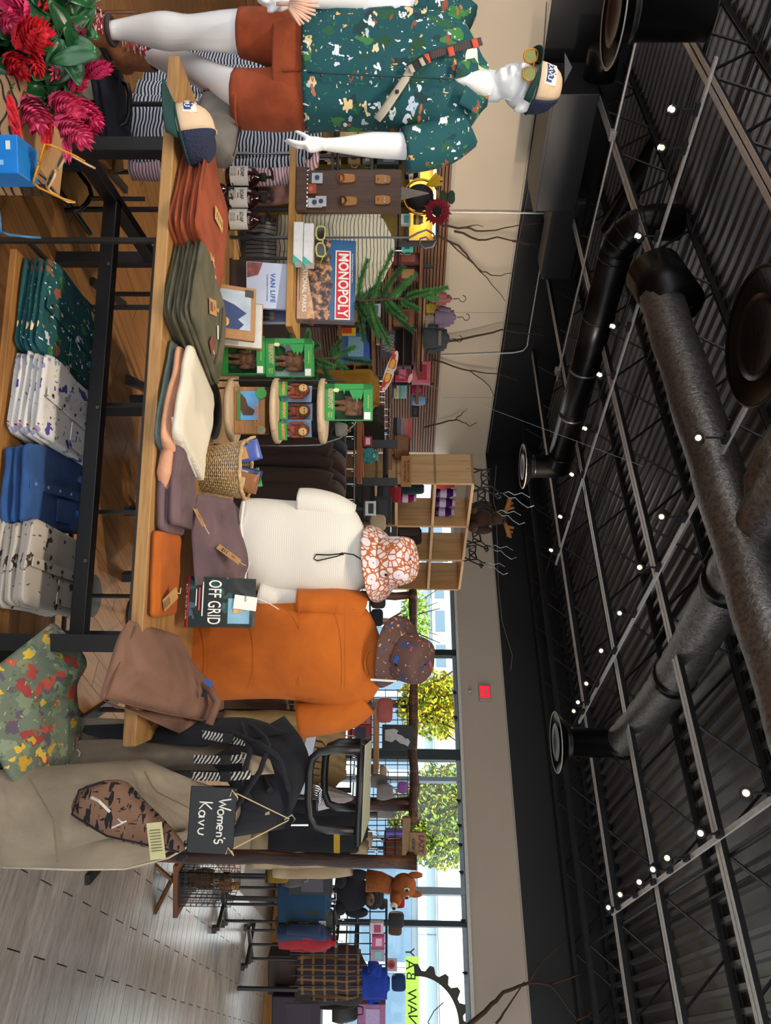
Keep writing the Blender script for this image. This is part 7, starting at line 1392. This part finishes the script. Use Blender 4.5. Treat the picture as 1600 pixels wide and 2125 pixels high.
for lb, u, v, y in (('pole stand under the cream quilted bundle', 1084, 768, 5.2), ('pole stand under the small white slatted box', 1055, 758, 5.0), ('pole stand under the black fur hat', 1243, 770, 3.8), ('pole stand under the dark beanie', 1282, 770, 4.4), ('pole stand under the rust fur bundle', 1761, 798, 5.2), ('pole stand under the violet card', 1741, 800, 5.6), ('pole stand under the tin cone', 1655, 663, 3.4), ('pole stand under the black bin', 1055, 775, 5.6), ('pole stand under the yellow cushion', 1816, 555, 5.6), ('pole stand under the fringed bag', 1823, 590, 5.8)): prop(lb, u, v, y)
# ---- pine shelf unit with plush moose and wire deer
PINE = wood('c09766', 'a37c4c', 'z', .6, .55, 'knotty_pine', knots=True); PINEX = wood('c7a175', 'a8845a', 'x', .6, .55, 'pine_board', knots=True)
pc = P(1003, 985, 6.0); s0, t0 = ST(pc); zt = pc.z; Lp = 0
while True:
    q = RM(s0+Lp, t0, zt)-Vector((0, 0, EYE)); uu = 1062.5+FPX*q.dot(_R)/q.dot(_F)
    if uu > 1224: break
    Lp += .02
Dp = 0
while True:
    q = RM(s0, t0+Dp, zt)-Vector((0, 0, EYE)); uu = 1062.5+FPX*q.dot(_R)/q.dot(_F)
    if uu < 943: break
    Dp += .01
ps = thing('pine_shelf', 'knotty pine open shelf unit standing before the windows', 'shelf', RM(s0, t0, 0), ROOMROT)
zb_ = 1.0
for x in (.012, Lp*.36, Lp*.68, Lp-.012): MB().box((x, Dp/2, (zt+zb_)/2), (.024, Dp, zt-zb_)).build('upright_panel', PINE, ps, bevel=.002)
zl = [zb_+.012, P(1003, 780, 6.0).z, P(1003, 822, 6.0).z, P(1003, 903, 6.0).z, zt-.012]
for z in zl: MB().box((Lp/2, Dp/2, z), (Lp, Dp, .024)).build('shelf_board', PINEX, ps, bevel=.002)
MB().box((Lp/2, Dp/2, zb_/2), (Lp-.1, Dp-.06, zb_)).build('plinth_case', DKT, ps)
def psi(kind, n, cat, lb, fx, z, w, h, c, c2='d8d0c4'):
    p = RM(s0+Lp*fx, t0+Dp*.45, zl[z]+.013); k = p.y/FPX
    q = p-Vector((0, 0, EYE)); uu = 1062.5+FPX*q.dot(_R)/q.dot(_F); vv = 800+FPX*q.dot(_U)/q.dot(_F); item(kind, n, cat, lb, uu-w/2/k, uu+w/2/k, vv, vv+h/k, p.y, c, c2, .3, None, .1)
psi('bag', 'red_bag', 'bag', 'red and orange felt bag in the upper pine cubby', .1, 3, .1, .2, 'b82c34', 'd8642c')
for i, fx in enumerate((.19, .27, .35)): psi('jar', 'purple_jar', 'jar', ('first', 'second', 'third')[i] + ' purple lantern jar in the upper pine cubby', fx-.01, 3, .085, .18, '3a1050', 'b8a8c4')
psi('jar', 'purple_jar', 'jar', 'purple lantern jar in the middle pine cubby', .1, 2, .1, .17, '3a1058', 'c4b4cc'); psi('jar', 'magenta_jar', 'jar', 'magenta lantern jar in the middle pine cubby', .22, 2, .09, .16, '9a1458', 'd8c4cc'); psi('cushion', 'fur_cushion', 'cushion', 'brown fur cushion in the middle pine cubby', .46, 2, .2, .2, '3c2a24'); psi('cushion', 'fur_cushion', 'cushion', 'second brown fur cushion deeper in the pine cubby', .56, 2, .18, .22, '2e201c')
psi('box', 'grey_sign_box', 'box', 'slate grey lettered box in the right pine cubby', .74, 3, .12, .16, '3c4446', '8a9294'); psi('plush', 'dark_plush', 'plush toy', 'dark plush toy in the lower pine cubby', .85, 1, .2, .24, '2a1c16', '4a342a')
def ptop(fx, dz=0, fy=.5): return RM(s0+Lp*fx, t0+Dp*fy, zt+dz)
o = thing('plush_moose', 'brown plush moose with tan antlers sitting on the pine shelf', 'plush toy', ptop(.4), ROOMROT-.9); MF = plain('3a2318', .95, var=.3, scale=60); AT = plain('9a6024', .8)
b = MB()
for q, r in (((0, 0, .11), (.11, .1, .12)), ((-.08, -.1, .04), (.05, .1, .045)), ((.08, -.1, .04), (.05, .1, .045)), ((-.11, -.03, .13), (.04, .05, .09)), ((.11, -.03, .13), (.04, .05, .09)), ((0, -.02, .22), (.07, .07, .08))): b.ell(q, r, 14, 9)
b.build('body', MF, o, True); hd = MB().ell((0, -.06, .28), (.06, .07, .06), 14, 9).ell((0, -.13, .25), (.055, .06, .05), 14, 9).build('head', MF, o, True)
for sx in (-1, 1):
    b = MB().tube([(sx*.03, -.03, .32), (sx*.09, -.03, .35), (sx*.16, -.04, .37)], [.014, .022, .02], 8)
    for k in range(3): b.tube([(sx*(.08+.035*k), -.03, .35), (sx*(.09+.04*k), -.03, .41-.01*k)], [.016, .01], 8)
    b.build('antler', AT, hd, True); MB().ell((sx*.035, -.12, .3), (.008, .008, .008), 8, 6).build('eye', BLKMAT, hd)
WIRE = plain('15130f', .5, .3); WIREW = plain('8f9296', .35, .4)
def wiredeer(label, fx, sc_, seed, m=WIRE):
    random.seed(seed); o = thing('wire_deer', label, 'ornament', ptop(fx), ROOMROT-1.2)
    nd = [(-.18, 0), (-.16, .16), (-.17, .3), (-.02, .28), (.14, .32), (.16, .14), (.2, 0), (.1, 0), (.06, .16), (-.06, .15), (-.1, 0), (.22, .42), (.3, .46), (.34, .42), (.26, .36), (.24, .5)]
    ed = [(0, 1), (1, 2), (2, 3), (3, 4), (4, 5), (5, 6), (5, 7), (5, 8), (8, 9), (9, 1), (1, 10), (2, 9), (3, 8), (3, 9), (4, 8), (4, 11), (11, 12), (12, 13), (13, 14), (14, 5), (11, 14), (12, 14), (11, 15)]
    b = MB()
    for a, c in ed: b.tube([(nd[a][0]*sc_, random.uniform(-.02, .02), nd[a][1]*sc_), (nd[c][0]*sc_, random.uniform(-.02, .02), nd[c][1]*sc_)], .007, 5)
    b.build('body_wire', m, o); MB().tube([(x*sc_, .02, z*sc_) for x, z in ((.24, .5), (.2, .6), (.26, .7), (.22, .82), (.3, .95))], .0042, 5).build('antler_wire', WIREW, o, True); MB().tube([(x*sc_, -.02, z*sc_) for x, z in ((.26, .5), (.34, .6), (.33, .7), (.42, .78), (.5, .9), (.46, 1.0))], .0042, 5).build('antler_wire', WIREW, o, True)
wiredeer('black wire deer at the left end of the pine shelf top', .08, .5, 1); wiredeer('black wire deer behind the plush moose', .24, .46, 2); wiredeer('black wire deer right of the plush moose', .56, .46, 3); wiredeer('thin wire deer at the right end of the pine shelf top', .74, .42, 4)

# tall dark display panel between the jackets and the pine shelf
pc_ = P(1062, 810, 6.5); o = thing('slotted_display', 'tall dark slotted display panel behind the white sweater', 'panel', (pc_.x, 6.5, 0), .1); pw_ = 150/FPX*6.5
MB().box((0, 0, pc_.z/2), (pw_, .04, pc_.z)).build('board', plain('1c1512', .6, var=.3), o); MB().box((0, 0, .03), (pw_+.1, .4, .06)).build('foot', BLACK, o)
for k in range(14): MB().box((0, -.024, .5+k*.08), (pw_, .008, .05)).build('slat', wood('3a2a20', '241812', 'x', .6), o)
for k, (dx, dz, c) in enumerate(((-.2, 1.1, '5a2c20'), (-.05, 1.2, '2c3a30'), (.12, 1.05, '6a5a3c'), (-.12, .85, '3c3a40'), (.2, 1.25, '4a2a3a'))): item('bag', 'hung_purse', 'purse', ('brown', 'dark green', 'khaki', 'charcoal', 'plum')[k] + ' small purse hung on the dark display panel', 1062+dx*FPX/6.4-14, 1062+dx*FPX/6.4+14, 830-(1.6-dz)*FPX/6.4-30, 830-(1.6-dz)*FPX/6.4+20, 6.4, c, '1a1614')
# ================================================================ log rack, pajamas and the window side
LOG = NT('barked_log'); _n = LOG.noise(LOG.co(scale=(8, 8, 1.2)), 2.5, 5, .65, .6); LOG.col(LOG.ramp(_n, [(.3, '1c0f0a'), (.5, '3a2016'), (.68, '7a4a24')])).set(.6); LOG.bump(_n, .6, .02); LOG = LOG.m
lr = thing('log_rack', 'rustic log frame rack with black wire grid near the windows', 'rack')
def log(a, c, r, nm, n=14):
    L = resample([a, c], n); MB().tube([p+Vector([random.uniform(-.008, .008) for _ in range(3)]) for p in L], [r*random.uniform(.9, 1.08) for _ in L], 12).build(nm, LOG, lr, True)
random.seed(8); yl = 3.55
p = P(1787, 866, yl); log(Vector((p.x, yl, 0)), p, .032, 'log_post'); log(P(1225, 858, 5.6), P(1712, 858, 5.0), .032, 'log_beam'); p = P(1668, 850, 5.05); log(Vector((p.x, 5.05, 0)), p, .045, 'log_post'); p = P(1236, 852, 5.6); log(Vector((p.x, 5.6, 0)), p, .03, 'log_post'); log(P(1700, 842, 5.0), P(1786, 856, 4.45), .03, 'log_beam')
b = MB()
for v in (775, 800, 825, 846): b.tube([P(1430, v, 5.35), P(1665, v, 5.1)], .0035, 4)
for k in range(16): b.tube([P(1432+15.5*k, 770, 5.35-.016*k), P(1432+15.5*k, 850, 5.35-.016*k)], .0035, 4)
b.build('wire_grid', BLACK, lr); b = MB()
for v in (800, 820, 842): b.tube([P(1700, v, 5.0), P(1780, v, 4.6)], .0035, 4)
for k in range(8): b.tube([P(1702+11*k, 760, 5.0-.05*k), P(1702+11*k, 846, 5.0-.05*k)], .0035, 4)
b.build('wire_grid', BLACK, lr)
o = thing('squirrel_picture', 'square black picture with pale squirrel on the log rack', 'picture', P(1529, 793, 5.0)); k = 5.0/FPX; MB().box((0, 0, 32*k), (50*k, .015, 64*k)).build('panel', plain('17181b', .6), o)
SQ = plain('b4b0ac', .6); MB().prism([(x*k, z*k) for x, z in ((-16, 6), (6, 6), (10, 20), (4, 28), (12, 38), (14, 46), (4, 50), (-4, 42), (-8, 30), (-14, 34), (-18, 26))], -.012, -.008).build('squirrel_print', SQ, o); MB().prism([(x*k, z*k) for x, z in ((2, 44), (14, 46), (18, 54), (8, 58), (2, 54))], -.0125, -.0085).build('squirrel_head', SQ, o)
o = thing('wood_sign', 'carved wooden sign with painted words over the pajamas', 'sign', P(1750, 850, 4.5)); k = 4.5/FPX; MB().box((0, 0, 17*k), (48*k, .02, 35*k)).build('board', plain('8a6a46', .7, var=.2), o, bevel=.003); text('LAZY', .045, plain('6a1c22', .7), o, T(0, -.012, 24*k) @ FACE, bold=.001); text('one', .042, plain('2a2420', .7), o, T(0, -.012, 9*k) @ FACE)
MB().box((0, .02, -.02), (.3, .03, .05)).build('mount', plain('8a6a46', .7), o)
board('slim_shelf', 'slim pale shelf on the log rack', 'shelf', 1465, 786, 1612, 5.0, .25, .03, wood('a87a48', '7d562c', 'x', .7)); board('slim_shelf', 'lower wood shelf of the log rack', 'shelf', 1440, 772, 1560, 5.3, .25, .03, wood('8a5a34', '62391c', 'x', .7))
for r in (('cushion', 'pink_knit_hat', 'cap', 'pink knit cap beside the orange tee shoulder', 1446, 1500, 784, 815, 4.9, 'b8605c'), ('bag', 'tan_slipper', 'slipper', 'tan slipper on the slim shelf', 1588, 1622, 788, 806, 5.0, '9a7a5c', '3a2418'), ('box', 'red_print_pack', 'pack', 'red and navy print pack under the slim shelf', 1500, 1540, 722, 770, 5.1, 'a03038', '2a2c44'), ('box', 'pink_pack', 'pack', 'salmon pink pack behind the orange tee', 1476, 1500, 722, 770, 5.0, 'b8625c', '7a2c34'), ('bag', 'grey_mitten', 'mitten', 'grey wool mitten with red moose on the wire grid', 1625, 1660, 782, 824, 4.7, '77706a', '8a1c30'), ('bag', 'grey_mitten', 'mitten', 'second grey mitten with dark cuff above the tray', 1606, 1634, 770, 812, 4.8, '6a645e', '2a2426'), ('cushion', 'purple_pompom', 'pompom', 'small purple pompom on the wire grid', 1622, 1645, 826, 846, 4.8, '9a5aa4'), ('cushion', 'rust_fur', 'cushion', 'rust fur bundle behind the wooden sign', 1738, 1784, 798, 846, 5.2, '6a3018'), ('box', 'violet_card', 'card', 'violet card behind the wire grid', 1722, 1760, 800, 846, 5.6, '6a5ac0', '8a7ad4'), ('cushion', 'black_fur_hat', 'hat', 'black brown fur hat below the floral brim', 1225, 1262, 770, 800, 3.8, '2a1c16'), ('cushion', 'dark_beanie', 'hat', 'dark beanie between the two bust forms', 1264, 1300, 770, 795, 4.4, '1c1a1c')): item(*r)
# khaki trousers on the near rack
rail('black rack of khaki trousers beneath the topper tray', 1480, 1640, 728, 3.9)
for i in range(6): hanging(('first', 'second', 'third', 'fourth', 'fifth', 'sixth')[i] + ' khaki trousers on the rack behind the bags', 1505+i*20, 3.8+.02*i, P(1505, 722, 3.8).z, .2, .62, .055, fabric('a88a5c', '82683f'), .7, 260+i, 'khaki_trousers', 'trousers', 'khaki trousers on the rack', sleeves=False)
for i in range(3): hanging(('first', 'second', 'third')[i] + ' brown patterned garment behind the orange tee', 1462+i*12, 4.2+.05*i, P(1462, 600, 4.2).z, .22, .6, .06, fabric(('5a3a24', '8a6a3c', '3a2018')[i]), .6, 270+i, 'brown_garment', 'garment', 'brown garments behind the tee', sleeves=False)
o = thing('steel_hanger_bar', 'pale steel bar with wire hangers under the topper tray', 'rack', P(1560, 640, 3.2)); MB().box((0, 0, 0), (.36, .03, .04), RY(.2)).build('bar', plain('8d9296', .3, .6), o)
for i in range(6): MB().tube([(-.05+.03*i, 0, .02), (-.05+.03*i, -.02, .06), (-.03+.03*i, -.03, .08), (-.02+.03*i, -.02, .05)], .004, 6).build('hanger_hook', CHROME, o)
MB().tube([(.0, .0, -.02), (.0, .02, -1.0)], .014, 8).build('post', BLACK, o)
o = thing('tin_cone', 'grey tin cone ornament seen under the topper tray', 'ornament', P(1655, 690, 3.4)); MB().lathe([(.06, -.06), (.045, .0), (.012, .09), (.001, .1)], 10).build('cone', plain('8d8683', .4, .4), o)
# pajamas with printed moose
PAJ = mixmat('moose_pajama', 'b39c7c', [('2a1c18', 11, .3, (1.4, 1, 1), 41), ('8a2420', 9, .1, (1, 1, 1), 42)])
for i, (u, y, v1, w, h, m, n_) in enumerate(((1738, 3.9, 778, .22, .62, fabric('b59d7c', '9a8262'), 'cream long sleeve pajama top below the wooden sign'), (1757, 3.75, 770, .2, .6, fabric('bda684', 'a08a68'), 'cream pajama top with red trim beside the log post'), (1712, 4.2, 740, .4, .75, PAJ, 'cream pajama set printed with dark moose'))): hanging(n_, u, y, P(u, v1, y).z, w, h, .12, m, -.1+.15*i, 280+i, 'pajama_shirt', 'pajamas')
o = hanging('black tee with yellow print hung over the cream pajamas', 1722, 3.7, P(1722, 768, 3.7).z, .22, .5, .1, fabric('14161c'), .1, 284, 'black_tee', 'tee shirt'); MB().box((.02, -.07, -.16), (.14, .004, .03)).build('yellow_print', plain('c8a41c', .6), o)
rail('black rack holding pajamas beside the log post', 1690, 1790, 782, 4.0)
# wire basket with plush below the log post
o = thing('wire_basket', 'black wire basket on the floor stand by the log post', 'basket', P(1822, 385, 5.0)); b = MB(); bw, bd, bh = .22, .3, .34
for z in [bh*i/9 for i in range(10)]: b.tube([(-bw/2, -bd/2, z), (bw/2, -bd/2, z), (bw/2, bd/2, z), (-bw/2, bd/2, z)], .0022, 4, loop=True)
for i in range(9):
    x = -bw/2+bw*i/8
    for s_ in (-1, 1): b.tube([(x, s_*bd/2, 0), (x, s_*bd/2, bh)], .0022, 4); b.tube([(s_*bw/2, x*bd/bw, 0), (s_*bw/2, x*bd/bw, bh)], .0022, 4)
b.build('wire_mesh', BLACK, o); MB().box((0, 0, .004), (bw, bd, .006)).build('floor_panel', BLACK, o)
item('plush', 'bear_plush', 'plush toy', 'brown plush bear inside the wire basket', 1802, 1842, 389, 478, 5.0, '4a3018', '8a6a44'); item('plush', 'fox_plush', 'plush toy', 'small tan plush leaning out of the wire basket', 1824, 1850, 455, 498, 4.9, '7a5630', 'b8946a')
o = thing('folding_stand', 'wooden folding stand leg under the wire basket', 'stand', (P(1822, 330, 5.0).x, 5.0, 0)); zb2 = P(1822, 385, 5.0).z; MB().box((0, 0, zb2-.015), (.34, .36, .03)).build('top', wood('7a4c20', '55320f', 'x', .7), o)
for sx in (-1, 1): MB().tube([(sx*.16, -.15, 0), (sx*-.02, 0, zb2*.5), (sx*.14, .12, zb2-.03)], .016, 8).build('leg', wood('7a4c20', '55320f', 'z', .7), o)
# ---- plush and tees on the round racks by the window
def stand(label, u, v, y, hh, w=.4):
    c = P(u, v, y); o = thing('round_rack', label, 'rack', (c.x, c.y, 0)); zt_ = P(u, hh, y).z
    for k in range(4): MB().box((w*.5*math.cos(k*PI/2+.4), w*.5*math.sin(k*PI/2+.4), .02), (.05, .05, .04)).build('caster_foot', BLACK, o)
    for a in (.4, .4+PI/2): MB().box((0, 0, .05), (w, .045, .03), RZ(a)).build('base_bar', wood('3a2216', '241208', 'x', .7), o)
    for sx in (-1, 0, 1): MB().tube([(sx*w*.3, 0, .06), (sx*w*.3, 0, zt_)], .013, 8).build('post', BLACK, o)
    MB().tube([(w*.62*math.cos(a), w*.62*math.sin(a), zt_) for a in [2*PI*k/24 for k in range(24)]], .012, 6, loop=True).build('hang_ring', BLACK, o); MB().tube([(-w*.62, 0, zt_), (w*.62, 0, zt_)], .012, 6).build('cross_bar', BLACK, o)
stand('round black rack of tees nearest the log post', 1876, 480, 6.6, 700, .5); stand('round black rack under the plaid shirt', 1960, 540, 7.8, 740, .5)
for i, (u, v1, y, w, h, c, rz, n_, cat) in enumerate(((1874, 690, 6.3, .34, .46, '12405e', .1, 'teal blue tee on the nearest round rack', 'tee shirt'), (1905, 705, 6.35, .22, .5, '3a3c36', .5, 'charcoal tee with white block print', 'tee shirt'), (1922, 690, 6.4, .2, .48, '5a4a20', .7, 'dark gold tee behind the charcoal one', 'tee shirt'), (1936, 690, 6.3, .18, .46, '26385a', .8, 'slate blue tee on the round rack', 'tee shirt'), (1950, 700, 6.35, .2, .5, 'a81826', .6, 'red tee at the right of the round rack', 'tee shirt'), (1855, 690, 6.6, .22, .42, '241a30', .4, 'dark violet tee behind the blue one', 'tee shirt'))):
    o = hanging(n_, u, y, P(u, v1, y).z, w, h, .1, fabric(c), rz, 300+i, 'rack_tee', cat, 'tees on the round rack')
    if i == 1: [MB().box((-.06+.04*q_, -.068, -.14), (.028, .004, .06)).build('block_print', plain('b8b4a8', .7), o) for q_ in range(4)]; MB().box((0, -.07, -.3), (.1, .004, .08)).build('gold_print', plain('8a7434', .7), o)
PLD = NT('plaid'); _s = PLD.n('SeparateXYZ'); PLD.l(PLD.co(), _s.inputs[0]); _a = PLD.math('LESS_THAN', PLD.math('FRACT', PLD.math('MULTIPLY', _s.outputs[0], 9)), .22); _b = PLD.math('LESS_THAN', PLD.math('FRACT', PLD.math('MULTIPLY', _s.outputs[2], 9)), .22)
PLD.col(PLD.mix(PLD.math('MULTIPLY', _a, .6), PLD.mix(PLD.math('MULTIPLY', _b, .6), '2a1420', '8a6a34'), '8a6a34')).set(.9); PLD = PLD.m
hanging('purple and gold plaid shirt on the far round rack', 2015, 7.4, P(2015, 765, 7.4).z, .46, .7, .16, PLD, .2, 320, 'plaid_shirt', 'shirt')
hanging('dark brown coat behind the plaid shirt', 2050, 7.9, P(2050, 760, 7.9).z, .4, .75, .16, fabric('24160f'), .4, 321, 'dark_coat', 'coat')
for r in (('plush', 'black_bear', 'plush toy', 'big black bear plush beside the log post', 1806, 1898, 698, 800, 6.0, '10121c', '5a3c22'), ('box', 'print_bag', 'bag', 'black print tote under the bear plush', 1812, 1850, 600, 690, 6.0, '17151a', '4a4650'), ('bag', 'snow_bag', 'bag', 'snow print bag beside the bear plush', 1840, 1880, 640, 700, 6.3, '2a2c44', 'c9ccd8'), ('bag', 'grey_fur_bag', 'bag', 'grey fringed bag under the log beam end', 1806, 1840, 590, 640, 5.8, '4a4038', 'b0a490'), ('cushion', 'yellow_cushion', 'cushion', 'yellow and black patterned cushion by the log post', 1800, 1832, 555, 600, 5.6, '8a6a14'), ('cushion', 'charcoal_hat', 'hat', 'charcoal brimmed hat on the window grid', 1892, 1926, 806, 838, 6.2, '24262a'), ('cushion', 'red_hood', 'hat', 'red knit hood beside the deer plush', 1862, 1884, 812, 840, 6.3, 'a81c1c'), ('cushion', 'brown_hat', 'hat', 'brown felt hat right of the charcoal hat', 1918, 1940, 806, 834, 6.3, '5a4028'), ('box', 'pink_card', 'card', 'pink card on the window grid', 1940, 1962, 772, 798, 6.6, 'c0487a', 'e4b4c8'), ('box', 'floral_card', 'card', 'floral card on the window grid', 1966, 1990, 770, 798, 6.7, 'b08aa4', '7ac0c4'), ('box', 'white_card', 'card', 'pale card with pink print on the window grid', 1912, 1934, 768, 796, 6.6, 'c9c0cc', 'a8305c'), ('box', 'pink_poster', 'poster', 'pink poster board at the window corner', 2072, 2135, 742, 800, 8.6, 'a86a94', 'c4a8d0'), ('box', 'dark_cabinet', 'cabinet', 'dark brown cabinet under the plaid shirt', 1968, 2050, 560, 640, 8.2, '2a160c', '3a2012'), ('box', 'violet_cabinet', 'cabinet', 'dark violet display case at the window corner', 2050, 2140, 568, 668, 8.0, '1c1020', '2a1a2c'), ('box', 'flat_brown_box', 'box', 'brown flat box on the dark cabinet', 1975, 2040, 640, 660, 8.1, '3a2212', '5a3418'), ('bag', 'black_tote', 'bag', 'black tote hanging at the window corner', 2072, 2120, 690, 755, 8.0, '14100e', '3a2c24')): item(*r)
hanging('bright blue child jacket hung at the window', 2036, 7.0, P(2036, 812, 7.0).z, .28, .27, .14, fabric('1440b0', '0c2c84'), .1, 330, 'blue_jacket', 'jacket'); item('cushion', 'blue_hood', 'hat', 'blue knit hat above the blue jacket', 2022, 2056, 812, 842, 7.0, '123468')
fb = thing('window_grid', 'black wire grid panel of cards and hats in front of the window', 'rack'); b = MB()
for v in (700, 740, 768, 802): b.tube([P(1868, v, 6.8), P(2060, v, 7.4)], .012 if v == 802 else .006, 5)
for k in range(9): b.tube([P(1870+22*k, 600, 6.8+.065*k), P(1870+22*k, 802, 6.8+.065*k)], .006, 5)
b.build('mesh', BLACK, fb)
for u, y in ((1870, 6.8), (2058, 7.4)): q = P(u, 802, y); MB().box((q.x, q.y, q.z/2), (.03, .03, q.z)).build('leg', BLACK, fb)
# plush deer head
dy = 5.6; o = thing('deer_plush', 'orange brown plush deer with white ringed eye on the rack top', 'plush toy', P(1838, 800, dy), .35); DF = plain('8a4a1c', .95, var=.25, scale=60); k = dy/FPX
b = MB().ell((0, 0, 38*k), (26*k, 24*k, 26*k), 18, 12).ell((8*k, -22*k, 22*k), (13*k, 20*k, 13*k), 14, 9); b.build('head', DF, o, True); MB().ell((10*k, -40*k, 18*k), (8*k, 6*k, 8*k), 12, 8).build('muzzle', plain('cfc0aa', .9), o, True); MB().ell((11*k, -46*k, 18*k), (4*k, 2.5*k, 4*k), 8, 6).build('nose', BLKMAT, o)
for sx in (-1, 1): MB().ell((sx*26*k, 4*k, 62*k), (8*k, 5*k, 16*k), 10, 7, T(0, 0, 0)).build('ear', DF, o, True); MB().ell((sx*10*k-4*k, -22*k, 44*k), (5*k, 2*k, 6*k), 10, 6).build('eye_ring', plain('e0d8cc', .8), o); MB().ell((sx*10*k-4*k, -24*k, 44*k), (3.4*k, 2*k, 4.2*k), 10, 6).build('eye', BLKMAT, o)
MB().tube([(0, 0, 12*k), (0, 10*k, -10*k), (0, 12*k, -40*k)], [.06, .07, .08], 12).build('neck', DF, o, True)
# window bench and baseboard
wb = struct(room(MB().box((SW-.25, 2, .16), (.4, 14, .32)).build('baseboard_window', wood('a8742c', '7d5418', 'y', .5))), 'warm wood plinth along the window wall')
MB().box((SW-.25, 2, .34), (.44, 14, .04)).build('sill_board', wood('3a2416', '24140b', 'y', .5), wb)
